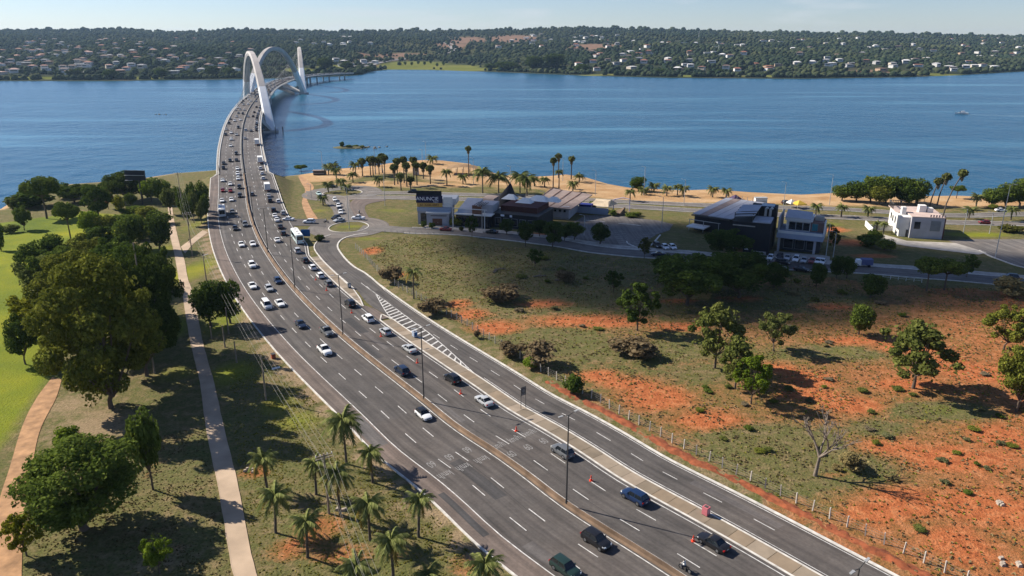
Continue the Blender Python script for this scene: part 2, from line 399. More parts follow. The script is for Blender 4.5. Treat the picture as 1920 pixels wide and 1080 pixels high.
# beach sand
beach = right & (sdv < 52) & (GP[:, 1] > 290)
bw = np.clip((58-sdv)/22, 0, 1)*np.clip((GP[:, 1]-300)/30, 0, 1)
cov[:, 2] = np.where(right & (GP[:, 0] > np.interp(GP[:, 1], CL[:, 1], CL[:, 0])+30), bw, np.clip((5-np.abs(sdv))/4, 0, .7))
for a in [(590,400,7,8,-.5),(540,350,10,25,-1),(780,300,14,12,.4),(700,345,16,14,.85),(770,345,20,14,.9),(850,347,18,12,.8),(940,350,16,12,.6),(1010,352,14,10,.6),(640,345,14,10,.6),(1100,362,14,8,.7),(600,345,12,8,.5),(1230,380,20,8,.5),(1400,385,40,8,.5),(1750,395,30,8,.5)]: blot(2, *a)
for a in [(700,330,10,4,.45),(790,320,20,5,.4),(1100,352,16,3,.35),(1500,378,30,4,.35),(1700,380,20,4,.3)]: blot(0, *a)
nx, ny = len(gx), len(gy); ii = np.arange(nx*ny).reshape(ny, nx)
FQ = np.stack([ii[:-1, :-1].ravel(), ii[:-1, 1:].ravel(), ii[1:, 1:].ravel(), ii[1:, :-1].ravel()], -1)

def ground_material():
    m, n, l, b = nodes_of('ground')
    a = n.new('ShaderNodeAttribute'); a.attribute_name = 'cover'
    sp = n.new('ShaderNodeSeparateColor'); l.new(a.outputs['Color'], sp.inputs[0]); al = a.outputs['Alpha']
    p = wpos(n)
    n1 = noise(n, l, .09, 6, p, .62); n2 = noise(n, l, .55, 5, p, .65); n3 = noise(n, l, 2.3, 4, p, .6); n4 = noise(n, l, .03, 4, p)
    nn = math_(n, l, 'ADD', math_(n, l, 'MULTIPLY', n1.outputs[0], .55), math_(n, l, 'MULTIPLY', n2.outputs[0], .45))
    gdry = ramp(n, [(.25, (.085, .078, .028)), (.45, (.135, .112, .046)), (.6, (.195, .145, .070)), (.8, (.26, .19, .105))]); l.new(n2.outputs[0], gdry.inputs[0])
    ggrn = ramp(n, [(.2, (.062, .074, .018)), (.5, (.105, .112, .032)), (.8, (.155, .145, .055))]); l.new(n3.outputs[0], ggrn.inputs[0])
    f0 = math_(n, l, 'MULTIPLY', math_(n, l, 'SUBTRACT', nn, .36), 4.0, True)
    base = mixc(n, l, f0, ggrn.outputs[0], gdry.outputs[0])
    pale = mixc(n, l, n3.outputs[0], (.20, .14, .075), (.34, .25, .15))
    fp = math_(n, l, 'MULTIPLY', math_(n, l, 'SUBTRACT', math_(n, l, 'ADD', al, n2.outputs[0]), .75), 2.2, True)
    base = mixc(n, l, fp, base, pale)
    lawn = ramp(n, [(.32, (.085, .125, .012)), (.45, (.17, .20, .013)), (.58, (.27, .265, .014)), (.70, (.40, .35, .02))]); l.new(n4.outputs[0], lawn.inputs[0])
    lawn2 = mixc(n, l, math_(n, l, 'MULTIPLY', n3.outputs[0], .5), lawn.outputs[0], (.12, .15, .016))
    fl = math_(n, l, 'MULTIPLY', math_(n, l, 'SUBTRACT', math_(n, l, 'ADD', sp.outputs[1], math_(n, l, 'MULTIPLY', n1.outputs[0], .5)), .52), 2.4, True)
    base = mixc(n, l, fl, base, lawn2)
    soil = ramp(n, [(.25, (.225, .062, .022)), (.5, (.40, .125, .045)), (.75, (.50, .215, .092))]); l.new(n2.outputs[0], soil.inputs[0])
    fs = math_(n, l, 'MULTIPLY', math_(n, l, 'SUBTRACT', math_(n, l, 'ADD', sp.outputs[0], math_(n, l, 'ADD', math_(n, l, 'MULTIPLY', nn, .75), math_(n, l, 'MULTIPLY', n3.outputs[0], .42))), .98), 2.4, True)
    base = mixc(n, l, fs, base, soil.outputs[0])
    sand = ramp(n, [(.3, (.34, .19, .085)), (.5, (.45, .28, .14)), (.75, (.55, .39, .23))]); l.new(n1.outputs[0], sand.inputs[0])
    fb = math_(n, l, 'MULTIPLY', math_(n, l, 'SUBTRACT', math_(n, l, 'ADD', sp.outputs[2], math_(n, l, 'ADD', math_(n, l, 'MULTIPLY', n1.outputs[0], .75), math_(n, l, 'MULTIPLY', n2.outputs[0], .35))), .86), 2.6, True)
    base = mixc(n, l, fb, base, sand.outputs[0])
    dk = ramp(n, [(.3, (.70, .70, .70)), (.5, (1, 1, 1)), (.75, (1.15, 1.15, 1.15))]); l.new(n3.outputs[0], dk.inputs[0])
    base = mixc(n, l, .8, base, mixc(n, l, 1.0, base, dk.outputs[0], 'MULTIPLY'))
    l.new(base, b.inputs['Base Color']); b.inputs['Roughness'].default_value = .95; b.inputs['Specular IOR Level'].default_value = .1
    bp = n.new('ShaderNodeBump'); bp.inputs['Strength'].default_value = .8; bp.inputs['Distance'].default_value = .35; l.new(n3.outputs[0], bp.inputs['Height']); l.new(bp.outputs[0], b.inputs['Normal'])
    return m
gme = np_mesh('ground', np.c_[GP, GZ], FQ, ground_material())
ca = gme.color_attributes.new('cover', 'FLOAT_COLOR', 'POINT'); ca.data.foreach_set('color', cov.ravel())
gme.polygons.foreach_set('use_smooth', [True]*len(FQ))
ground = struct(link('ground', gme))

# water
def water_material():
    m, n, l, b = nodes_of('lake_water')
    p = wpos(n)
    mp = n.new('ShaderNodeMapping'); mp.inputs['Scale'].default_value = (.0020, .016, 1); mp.inputs['Rotation'].default_value = (0, 0, -.06); l.new(p, mp.inputs[0])
    st = noise(n, l, 1.0, 5, mp.outputs[0], .6)
    w1 = noise(n, l, .35, 4, p, .6); w2 = noise(n, l, .05, 3, p)
    hgt_ = math_(n, l, 'ADD', math_(n, l, 'MULTIPLY', w1.outputs[0], .5), math_(n, l, 'MULTIPLY', w2.outputs[0], 2.4))
    r = ramp(n, [(.40, (1, 1, 1)), (.55, (.8,)*3), (.64, (.22,)*3)]); l.new(st.outputs[0], r.inputs[0])
    bp = n.new('ShaderNodeBump'); bp.inputs['Distance'].default_value = 1.0; l.new(hgt_, bp.inputs['Height'])
    l.new(math_(n, l, 'MULTIPLY', r.outputs[0], 1.0), bp.inputs['Strength']); l.new(bp.outputs[0], b.inputs['Normal'])
    c = ramp(n, [(.3, (.006, .064, .128)), (.55, (.009, .080, .150)), (.68, (.035, .15, .225))]); l.new(st.outputs[0], c.inputs[0])  # paler sky reflection of the smooth wind streaks is put into the base colour
    l.new(c.outputs[0], b.inputs['Base Color']); b.inputs['Roughness'].default_value = .22; b.inputs['IOR'].default_value = 1.333; b.inputs['Specular IOR Level'].default_value = .36
    return m
wme = np_mesh('lake_water', [(-9000, 150, WATER), (9000, 150, WATER), (9000, 4200, WATER), (-9000, 4200, WATER)], [(0, 1, 2, 3)], water_material())
lake = struct(link('lake_water', wme))

# far shore and hills, given over azimuth (x/y) and distance
FS_PX = [(-900,152),(-300,153),(0,152),(200,152),(440,149),(560,146),(640,143),(675,141),(695,134),(730,130.5),(800,131),(900,134),(1000,138),(1100,142),(1250,146),(1500,148),(1700,145),(1800,141),(1870,137),(1920,134),(2200,126),(2900,118)]
_fs = np.array([at(a, b, WATER) for a, b in FS_PX]); FAZ = _fs[:, 0]/_fs[:, 1]; FSY = _fs[:, 1]
SKY_PX = [(-900,56),(0,55),(240,53),(330,58),(470,54),(520,56),(640,58),(730,54),(850,56),(960,53),(1100,50),(1300,55),(1500,60),(1660,61),(1900,66),(2200,68),(2900,70)]
RY = 4300.0
SAZ = np.array([(p[0]-960)/F_PX*CP*1.0 for p in SKY_PX]); SZ = np.array([CAM_H+RY*math.tan(math.atan((540-p[1])/F_PX)-PITCH)-9 for p in SKY_PX])
def zfar(x, y):
    az = x/y; ys = np.interp(az, FAZ, FSY); zr = np.interp(az, SAZ, SZ)
    t = np.clip((y-ys-45)/(RY-ys-45), 0, 1.6)
    S = np.where(t < 1, np.clip(t, 1e-6, 1)**.92, 1-.10*(t-1))
    und = (np.sin(x*.0041+1.3*np.sin(y*.0023))*np.sin(y*.0033+.7)*9+np.sin(x*.011+y*.006)*3)*np.clip(t*3, 0, 1)*np.clip((1.02-t)*2.2, 0, 1)
    z = (WATER+1.3)+(zr-WATER-1.3)*S+und
    return np.where(y < ys, WATER-.25*np.clip(ys-y, 0, 20), np.where(y < ys+45, WATER+(y-ys)/45*1.3, z))
faz = np.linspace(-1.25, 1.35, 330); ft = np.r_[np.array([-.02, -.005]), np.linspace(0, .03, 6), np.linspace(.045, 1, 60), np.linspace(1.05, 1.6, 8)]
AZ, TT = np.meshgrid(faz, ft); YS = np.interp(AZ, FAZ, FSY); YY = YS+TT*(RY-YS); XX = AZ*YY
HP = np.stack([XX.ravel(), YY.ravel(), zfar(XX, YY).ravel()], -1)
jj = np.arange(AZ.size).reshape(AZ.shape)
HQ = np.stack([jj[:-1, :-1].ravel(), jj[:-1, 1:].ravel(), jj[1:, 1:].ravel(), jj[1:, :-1].ravel()], -1)
def far_hit(px, py):
    w = ray(px, py); t = np.linspace(1200, 6500, 900); x, y, z = w[0]*t, w[1]*t, CAM_H+w[2]*t
    k = np.nonzero(z < np.where(y < np.interp(x/y, FAZ, FSY), WATER-3, zfar(x, y)))[0]
    i = k[0] if len(k) else 600
    return np.array([x[i], y[i], float(zfar(x[i], y[i]))])
fcov = np.zeros((len(HP), 4), np.float32)
def fblot(ch, px, py, rpx, rdeep, amt=1.0):
    c = far_hit(px, py); rx = rpx/ppm(c)
    d0 = (HP[:, 0]-c[0]*HP[:, 1]/c[1])/rx; d1 = (HP[:, 1]-c[1])/rdeep
    fcov[:, ch] = np.maximum(fcov[:, ch], np.exp(-(d0**2+d1**2))*amt)
LAWNS = [(730,128,60,70),(800,129,80,50),(880,131,60,50),(60,147,90,30),(160,146,60,25),(265,147,45,30),(560,133,40,80),(780,121,70,130),(850,127,60,90),(940,128,30,60),(1290,143,40,25),(1440,143,60,25),(1600,140,70,30),(1750,140,80,35),(1120,141,50,20),(620,125,30,60)]
BARE = [(850,84,40,260),(870,77,50,300),(700,107,70,130),(760,104,60,100),(1110,87,60,200),(680,117,40,60),(1330,138,30,25),(1650,134,80,35),(960,72,60,300)]
for a in LAWNS: fblot(0, *a)
for a in BARE: fblot(1, *a)
for a in [(760,90,140,420,.8),(900,95,120,300,.7),(640,95,60,250,.6)]: fblot(2, *a)
def hill_material():
    m, n, l, b = nodes_of('hill_ground')
    a = n.new('ShaderNodeAttribute'); a.attribute_name = 'cover'; sp = n.new('ShaderNodeSeparateColor'); l.new(a.outputs['Color'], sp.inputs[0])
    p = wpos(n); n1 = noise(n, l, .012, 6, p, .6); n2 = noise(n, l, .06, 4, p)
    g = ramp(n, [(.3, (.022, .032, .018)), (.55, (.045, .052, .03)), (.75, (.09, .07, .05))]); l.new(n1.outputs[0], g.inputs[0])
    base = mixc(n, l, sp.outputs[2], g.outputs[0], mixc(n, l, n2.outputs[0], (.05, .065, .022), (.095, .08, .045)))
    base = mixc(n, l, math_(n, l, 'MULTIPLY', math_(n, l, 'SUBTRACT', math_(n, l, 'ADD', sp.outputs[0], math_(n, l, 'MULTIPLY', n2.outputs[0], .5)), .55), 3, True), base, mixc(n, l, n1.outputs[0], (.085, .11, .02), (.20, .19, .06)))
    base = mixc(n, l, math_(n, l, 'MULTIPLY', math_(n, l, 'SUBTRACT', math_(n, l, 'ADD', sp.outputs[1], n2.outputs[0]), .85), 3, True), base, mixc(n, l, n2.outputs[0], (.13, .075, .05), (.27, .18, .13)))
    l.new(base, b.inputs['Base Color']); b.inputs['Roughness'].default_value = 1; b.inputs['Specular IOR Level'].default_value = 0
    return m
hme = np_mesh('far_hills', HP, HQ, hill_material())
ca = hme.color_attributes.new('cover', 'FLOAT_COLOR', 'POINT'); ca.data.foreach_set('color', fcov.ravel())
hme.polygons.foreach_set('use_smooth', [True]*len(HQ))
hills = struct(link('hills', hme))

# ------------------------------------------------------------------ paved ribbons
def uv_obj(name, rows, uvs, mat, parent=None):
    mb = MB().strip(rows); me = mb.mesh(name, mat)
    u = np.array([p for r in uvs for p in r], np.float32); lay = me.uv_layers.new(name='sd')
    vi = np.empty(len(me.loops), np.int32); me.loops.foreach_get('vertex_index', vi); lay.data.foreach_set('uv', u[vi].ravel())
    o = link(name, me, parent)
    if parent is not None: KIDS.setdefault(parent.name, []).append(o)
    return o
def road_band(name, s0, s1, d0, d1, dz, mat, parent=None, step=4, nd=3):
    ss = np.linspace(s0, s1, max(2, int((s1-s0)/step)+1)); rows, uvs = [], []
    for s in ss:
        a = d0(s) if callable(d0) else d0; b = d1(s) if callable(d1) else d1
        ds = np.linspace(a, b, nd); rows.append(rp(np.full(nd, s), ds, dz)); uvs.append([(d, s) for d in ds])
    return uv_obj(name, rows, uvs, mat, parent)
def drape(P, dz): P = np.asarray(P); return np.c_[P[:, :2], height(P[:, :2])+dz]
def offs(C, d):
    t = np.gradient(C, axis=0); t /= np.linalg.norm(t, axis=1)[:, None]
    return C+np.stack([t[:, 1], -t[:, 0]], -1)*d
def px_line(pts, step=2.5, closed=False, dz=0):
    P = [hit(*p)[:2] for p in pts]
    if closed:
        P = P+P[:3]; C = spline(P, step)
        L = arclen(C); n = len(pts)
        i0 = np.argmin(np.linalg.norm(C-P[1], axis=1)[:len(C)//2]); j = len(C)-1-np.argmin(np.linalg.norm(C[::-1]-P[n+1], axis=1)[:len(C)//3])
        return C[i0:j+1]
    return spline(P, step)
def ribbon(name, C, w, dz, mat, parent=None, nd=4):
    d = np.linspace(-w/2, w/2, nd); L = arclen(C); cols = [drape(offs(C, k), dz) for k in d]
    rows = [[cols[j][i] for j in range(nd)] for i in range(len(C))]
    return uv_obj(name, rows, [[(d[j], L[i]) for j in range(nd)] for i in range(len(C))], mat, parent)
def between(name, A, B, dz, mat, parent=None, nd=4, n=None):
    n = n or max(len(A), len(B))
    def rs(C):
        L = arclen(C); t = np.linspace(0, L[-1], n); return np.stack([np.interp(t, L, C[:, 0]), np.interp(t, L, C[:, 1])], -1)
    A, B = rs(np.asarray(A)[:, :2]), rs(np.asarray(B)[:, :2]); cols = [drape(A+(B-A)*k, dz) for k in np.linspace(0, 1, nd)]; L = arclen(A)
    rows = [[cols[j][i] for j in range(nd)] for i in range(n)]
    return uv_obj(name, rows, [[(j*2., L[i]) for j in range(nd)] for i in range(n)], mat, parent)
def patch(name, poly, dz, mat, parent=None, maxlen=7.0):
    bm = bmesh.new(); vs_ = [bm.verts.new((p[0], p[1], 0)) for p in poly]; bm.faces.new(vs_); bmesh.ops.triangulate(bm, faces=bm.faces[:])
    for _ in range(6):
        e = [x for x in bm.edges if x.calc_length() > maxlen]
        if not e: break
        bmesh.ops.subdivide_edges(bm, edges=e, cuts=1); bmesh.ops.triangulate(bm, faces=bm.faces[:])
    bm.normal_update()
    for f in bm.faces:
        if f.normal.z < 0: f.normal_flip()
    me = bpy.data.meshes.new(name); bm.to_mesh(me); bm.free()
    co = np.empty(len(me.vertices)*3); me.vertices.foreach_get('co', co); co = co.reshape(-1, 3); co[:, 2] = height(co[:, :2])+dz; me.vertices.foreach_set('co', co.ravel())
    lay = me.uv_layers.new(name='sd'); vi = np.empty(len(me.loops), np.int32); me.loops.foreach_get('vertex_index', vi); lay.data.foreach_set('uv', co[vi][:, :2].ravel().astype(np.float32))
    me.materials.append(mat); me.update(); o = link(name, me, parent)
    if parent is not None: KIDS.setdefault(parent.name, []).append(o)
    return o
def kerb_mesh(P, w, h, mat, name='kerb', base=-.1):      # P: (n,3) line at ground level; box section
    C = P[:, :2]; A, B = offs(C, -w/2), offs(C, w/2); z = P[:, 2]
    rows = [[(A[i, 0], A[i, 1], z[i]+base), (A[i, 0], A[i, 1], z[i]+h), (B[i, 0], B[i, 1], z[i]+h), (B[i, 0], B[i, 1], z[i]+base)] for i in range(len(C))]
    return MB().strip(rows).mesh(name, mat)
def kerb(parent, P, w=.32, h=.14, mat=None): return part('kerb', kerb_mesh(np.asarray(P), w, h, mat or KERB), parent)
def sline(s0, s1, d, dz=0., step=3):
    ss = np.linspace(s0, s1, max(2, int(abs(s1-s0)/step)+1)); dd = np.array([d(s) if callable(d) else d for s in ss]); return rp(ss, dd, dz)

SB = 338.0                                   # station of the bridge abutment
RZ = .06
def rc(s): return np.interp(s, [176, 190], [11.7, 13.9])          # right kerb of the away carriageway
highway = struct(empty('highway', rp(60, 0)))
highway.location = (0, 0, 0)
left_c = road_band('asphalt', -S0+2, SB, -11.4, 0.0, RZ, ASPH, highway)
sh = road_band('shoulder', -S0+2, SB, lambda s: np.interp(s, [330, 338], [-15, -12.2]), -11.4, RZ, ASPH3, highway)
right_c = road_band('asphalt', -S0+2, SB, 0.9, lambda s: rc(s) if s < 333 else np.interp(s, [333, 338], [13.9, 11.8]), RZ, ASPH, highway)
# merge gap and service road along the highway (s < 131)
srv_near = road_band('service_road', -S0+2, 131, lambda s: np.interp(s, [66, 72, 112, 121, 131], [14.9, 14.9, 14.5, 13.6, 14.7]), 22.0, RZ, ASPH, highway)
gap = road_band('asphalt', 109, 122, 11.7, lambda s: np.interp(s, [109, 113, 120, 122], [14.3, 14.2, 13.6, 12.2]), RZ-.012, ASPH3, highway)

# painted lines
def line_strip(mb, s0, s1, d, w, dz=RZ+.012, step=4):
    n = max(2, int(abs(s1-s0)/step)+1); ss = np.linspace(s0, s1, n); dd = np.array([d(s) if callable(d) else d for s in ss])
    A, B = rp(ss, dd-w/2, dz), rp(ss, dd+w/2, dz); mb.strip([[A[i], B[i]] for i in range(n)])
def dash_meshes():
    for d in (-7.95, -4.5, 4.0, 7.6):
        s = 21.2-180
        while s < S_END-10:
            if s > SB-5: s += 0
            yield d, s
            s += 10.0
mb = MB()
for d in (-11.4, -.35): line_strip(mb, -S0+2, S_END-6, d, .16)
line_strip(mb, -S0+2, S_END-6, lambda s: np.interp(s, [176, 190, 330, 340], [11.05, 13.2, 13.2, 11.1]), .15)
line_strip(mb, -S0+2, S_END-6, 1.35, .13)
line_strip(mb, -S0+2, 131, 21.55, .12); line_strip(mb, -S0+2, 66, 15.35, .12)
part('edge_line', mb.mesh('edge_line', PAINT), highway)
nd_ = 0
for d, s in dash_meshes():
    if s > 110: continue
    m = MB(); line_strip(m, s, s+3.6, d, .15, step=4)
    if s > -20: part('lane_dash', m.mesh('lane_dash', PAINT), highway)
m = MB()
for d, s in dash_meshes():
    if s > 110: line_strip(m, s, s+3.6, d, .15, step=4)
    elif s <= -20: line_strip(m, s, s+3.6, d, .15, step=4)
struct(part('lane_dash', m.mesh('lane_dashes_far', PAINT), highway), 'stuff')
for k in range(-3, 14):
    m = MB(); s = 24+k*8.2; line_strip(m, s, s+3.2, 18.45, .13); part('lane_dash', m.mesh('lane_dash', PAINT), highway)
# resurfaced patches and seams
arg = random.Random(15)
PATCHM = [asphalt('fresh_patch', (.058, .055, .055), (.065, .058, .054)), asphalt('worn_patch', (.115, .105, .10), (.13, .11, .10))]
for k in range(22):
    s_ = arg.uniform(-5, 240); d_ = arg.choice([-13, -9.7, -6.2, -2.6, 2.7, 5.8, 9.2, 17, 20]); w_ = arg.uniform(.5, 1.5)
    if d_ > 14 and s_ > 60: continue
    road_band('asphalt_patch', s_, s_+arg.uniform(3, 16), d_-w_, d_+w_*arg.uniform(.3, 1), RZ+.001+.0005*k, PATCHM[k % 2], highway, 3, 2)
SEAM = M('tar_seam', (.03, .029, .028), .7, var=.2)
for k in range(9):
    m = MB(); s_ = -8+k*17+arg.uniform(-5, 5); line_strip(m, s_, s_+arg.uniform(8, 26), arg.choice([-11.1, -8.3, -4.8, 3.7, 7.3]), .07, RZ+.008); part('tar_seam', m.mesh('tar_seam', SEAM), highway)
# hatched nose between merge lane and service road
hl = lambda s: np.interp(s, [68.3, 77, 98, 107, 112, 128], [14.75, 14.9, 14.7, 14.6, 15.1, 18.3])
hr = lambda s: np.interp(s, [68.3, 83, 95, 114, 128], [14.75, 16.8, 18.1, 18.45, 18.45])
m = MB(); line_strip(m, 68.3, 136, hr, .2, step=3); line_strip(m, 107, 128, hl, .2, step=3); line_strip(m, 128, 140, lambda s: 18.4-.02*(s-128), .16)
part('hatch_outline', m.mesh('hatch_outline', PAINT), highway)
s = 71.5
while s < 127:
    a, b = hl(s)+.05, hr(s+1.2)-.05
    if b-a > .3:
        P = [rp(s, a, RZ+.014), rp(s+.55, a, RZ+.014), rp(s+1.75, b, RZ+.014), rp(s+1.2, b, RZ+.014)]
        part('hatch_bar', MB().quad(P[0], P[3], P[2], P[1]).mesh('hatch_bar', PAINT), highway)
    s += 2.55 if s < 104 else 1.9
# speed legends on the lanes
def legend(txt, s, d, size, toward, mat):
    me = text_mesh(txt, size, mat); h = heading(s); o = part('speed_legend', me, highway)
    o.location = rp(s, d, RZ+.016); o.rotation_euler = (0, 0, h-math.pi/2+(math.pi if toward else 0)); o.scale = (.62, 1.25, 1)
for d in (-9.7, -6.2, -2.6):
    legend('60', 44.2, d, 2.1, True, PAINTF); legend('km/h', 40.2, d, 2.0, True, PAINTF)
for d in (2.3, 5.8, 9.2):
    legend('60', 38.4, d, 2.1, False, PAINTF); legend('km/h', 42.0, d, 2.0, False, PAINTF)

# kerbs of the highway
kerb(highway, sline(-S0+2, 330, -15.1)); kerb(highway, sline(330, 338, lambda s: np.interp(s, [330, 338], [-15.1, -12.4])))
kerb(highway, sline(-S0+2, 108.5, 11.85)); kerb(highway, sline(121, 176, 11.85)); kerb(highway, sline(176, 217, lambda s: rc(s)+.15)); kerb(highway, sline(236, 332, 14.05)); kerb(highway, sline(332, 338, lambda s: np.interp(s, [332, 338], [14.05, 12])))
kerb(highway, sline(-S0+2, 107, 14.75)); kerb(highway, sline(107, 112, lambda s: np.interp(s, [107, 112], [14.75, 13.9])))
kerb(highway, sline(108.5, 112, lambda s: np.interp(s, [108.5, 112], [11.85, 13.6])))
kerb(highway, sline(-S0+2, 135, 22.15), .5, .16)
# traffic island slabs beside the away carriageway
SLAB = [MB() for _ in range(1)]
sl_c = [(.24, .19, .135), (.29, .23, .165), (.21, .165, .115), (.33, .26, .19), (.26, .195, .13)]
island = struct(empty('traffic_island', (0, 0, 0)))
s = -60.0
while s < 107:
    e = s+R.uniform(2.6, 4.4); e = min(e, 110.5)
    mid = rp((s+e)/2, 13.3)
    rows = [[rp(k, d, .13) for d in (12.0, 14.6)] for k in np.linspace(s+.03, e-.03, 3)]
    part('paving_slab', MB().strip(rows).mesh('paving_slab', ANY), island, R.choice(sl_c)); s = e
s = 122.0
isl_r = lambda s: np.interp(s, [120.3, 127, 135.6, 154, 170, 178], [12.0, 13.5, 14.5, 14.4, 14.3, 14.6])
while s < 172:
    e = s+R.uniform(1.6, 2.8)
    rows = [[rp(k, d, .13) for d in (12.0, isl_r(k)-.15)] for k in np.linspace(s+.03, e-.03, 3)]
    part('paving_slab', MB().strip(rows).mesh('paving_slab', ANY), island, R.choice(sl_c)); s = e
kerb(island, sline(120.5, 172, lambda s: isl_r(s)))
# median barrier
bar = tag(empty('median_barrier', (0, 0, 0)), 'low brown stained concrete median barrier between the two carriageways', 'barrier')
BARM = M('stained_concrete', (.19, .125, .08), .9, var=.5, scale=.35, bump=.3)
BASEM = M('median_dirt', (.27, .20, .135), .95, var=.4, scale=.5)
sec = [(0.0, .0), (.06, .12), (.30, .28), (.38, .8), (.56, .8), (.64, .28), (.86, .14), (.9, .0)]
s = -60.0
while s < SB-2:
    e = min(s+12, SB-1); rows = []
    for k in np.linspace(s, e-.02, 4): rows.append([rp(k, d, z+.05) for d, z in sec])
    part('barrier_segment', MB().strip(rows).mesh('barrier_segment', BARM), bar); s = e

# bank of red earth thrown up between the service road and the fence
rows = []; brg = random.Random(4)
for s in np.arange(-60, 58, .9):
    k = min(1, (58-s)/10)*float(np.clip(.62+.5*math.sin(s*.37)+.35*math.sin(s*.9+1), .05, 1.15)); rows.append([rp(s, d+brg.uniform(-.25, .25), z) for d, z in ((23.9, -.15), (24.4, .12*k+brg.uniform(-.12, .12)), (24.9, .36*k+brg.uniform(-.22, .22)), (25.4, .30*k+brg.uniform(-.22, .22)), (25.9, .08*k+brg.uniform(-.12, .1)), (26.4, -.15))])
struct(link('earth_bank', MB().strip(rows).mesh('earth_bank', M('red_earth', (.28, .080, .032), .95, var=.6, scale=.9, bump=.6), 70)))
# ------------------------------------------------------------------ side roads, paths, roundabouts
streets = struct(empty('streets', (0, 0, 0)))
def PX(l): return np.array([hit(*p)[:2] for p in l])
# service road from the merge up to the roundabout
srvL = px_line([(664,542),(650,530),(627,510),(603,486),(589,464),(595,453),(606,445),(620,441)]); srvR = px_line([(722,543.5),(684,512),(664,500.7),(643,480),(633,460),(643,448),(665,441),(690,438)])
between('service_road', np.r_[[rp(128.5, 15.0)[:2]], srvL[4:]], np.r_[[rp(128.5, 22.0)[:2]], srvR[2:]], .09, ASPH, streets, 7)
kerb(streets, drape(srvL, .05)); kerb(streets, drape(srvR, .05), .5)
# small roundabout with arms
rb_c = hit(654, 426); e1 = hit(617, 427); rr = abs(rb_c[0]-e1[0])
ang = np.linspace(0, 2*math.pi, 49)
def ell(c, ra, rb): return np.stack([c[0]+ra*np.cos(ang), c[1]+rb*np.sin(ang)], -1)
ring_i, ring_o = ell(rb_c, rr, 8.4), ell(rb_c, rr+7.4, 16)
between('roundabout_ring', ring_i, ring_o, .10, ASPH2, streets, 4)
kerb(streets, drape(ring_i, .05))
between('side_road', px_line([(538,408),(552,410.5),(575,411),(612,411)]), px_line([(550,424),(562,424),(585,424),(612,427)]), .125, ASPH, streets)
between('side_road', px_line([(622,415),(626,404),(622,392),(612,383),(598,374),(582,366),(572,358)]), px_line([(668,414),(662,400),(656,388),(656,378),(652,372),(640,367),(612,364)]), .13, ASPH2, streets, 8)
rb2 = hit(642, 362); r2 = abs(rb2[0]-hit(607, 362)[0])
ring2i, ring2o = ell(rb2, r2, 9.5), ell(rb2, r2+9, 21)
between('roundabout_ring', ring2i, ring2o, .105, ASPH2, streets, 4); kerb(streets, drape(ring2i, .05))
# broad pink-grey apron right of the approach, and the street in front of the buildings
between('side_road', px_line([(664,409),(656,393),(657,380),(672,372),(720,370)]), px_line([(700,418),(690,405),(684,392),(690,383),(724,376)]), .085, ASPH3, streets)
front_c = px_line([(676,428),(720,429),(765,432),(850,435),(950,444),(1040,455),(1130,470),(1300,484),(1450,497),(1600,505),(1700,512),(1800,520),(1920,531),(2150,560)])
ribbon('front_street', front_c, 8.5, .115, ASPH2, streets, 5)
kerb(streets, drape(offs(front_c, -4.3)[8:], .06), .4); kerb(streets, drape(offs(front_c, 4.3)[8:], .06), .4)
walk_c = offs(front_c, -6.3)[14:]
ribbon('pavement', walk_c, 3.6, .16, CONC, streets, 3)
# lakeside dual carriageway
for pts, w in (([(690,363),(760,362),(860,365),(1000,369),(1120,376),(1300,384),(1450,389),(1560,392),(1650,397),(1780,404),(1920,402),(2200,404)], 7.5), ([(672,371),(760,371),(900,375),(1050,381),(1167,387),(1300,395),(1400,400),(1560,407),(1650,411),(1780,417),(1920,420),(2200,428)], 8)):
    c = px_line(pts, 4); ribbon('lakeside_road', c, w, .12, ASPH2, streets, 5)
    kerb(streets, drape(offs(c, -w/2-.1), .06)); kerb(streets, drape(offs(c, w/2+.1), .06))
    mm = MB(); L = arclen(c); s_ = 4.
    while s_ < L[-1]-6:
        i = np.searchsorted(L, [s_, s_+3.5]); a = c[i[0]]; b = c[min(i[1], len(c)-1)]; t = (b-a)/(np.linalg.norm(b-a)+1e-6); nrm = np.array([t[1], -t[0]])*.09
        Q = drape(np.array([a-nrm, a+nrm, b+nrm, b-nrm]), .15); mm.quad(*Q); s_ += 11
    struct(part('lane_dash', mm.mesh('lane_dash', PAINT), streets), 'stuff')
# car parks
patch('car_park', PX([(1052,452),(1062,425),(1098,404),(1150,404),(1235,414),(1262,421),(1255,432),(1232,440),(1195,462),(1160,470),(1100,466)]), .10, ASPH2, streets)
m = MB()
for a, b in (((1098,414),(1134,417)), ((1160,420),(1202,424))):
    P, Q = hit(*a), hit(*b); m.hexa([(P[0], P[1]-.25, P[2]+.1), (Q[0], Q[1]-.25, Q[2]+.1), (Q[0], Q[1]+.25, Q[2]+.1), (P[0], P[1]+.25, P[2]+.1)]+[(P[0], P[1]-.25, P[2]+.3), (Q[0], Q[1]-.25, Q[2]+.3), (Q[0], Q[1]+.25, Q[2]+.3), (P[0], P[1]+.25, P[2]+.3)])
part('kerb', m.mesh('kerb', KERB), streets)
for i in range(9):
    a, b = hit(1150+i*1.5, 433+i*3.6), hit(1172+i*1.5, 434.6+i*3.6); c, d = hit(1208-i*4, 437+i*3.2), hit(1232-i*4, 438.5+i*3.2)
    for p, q in ((a, b), (c, d)):
        Q = drape(np.array([[p[0], p[1]-.07], [q[0], q[1]-.07], [q[0], q[1]+.07], [p[0], p[1]+.07]]), .125); part('bay_line', MB().quad(*Q).mesh('bay_line', PAINT), streets)
kerb(streets, drape(px_line([(1175,453),(1177,457),(1190,463),(1205,467),(1218,462),(1238,441)]), .1), .5)
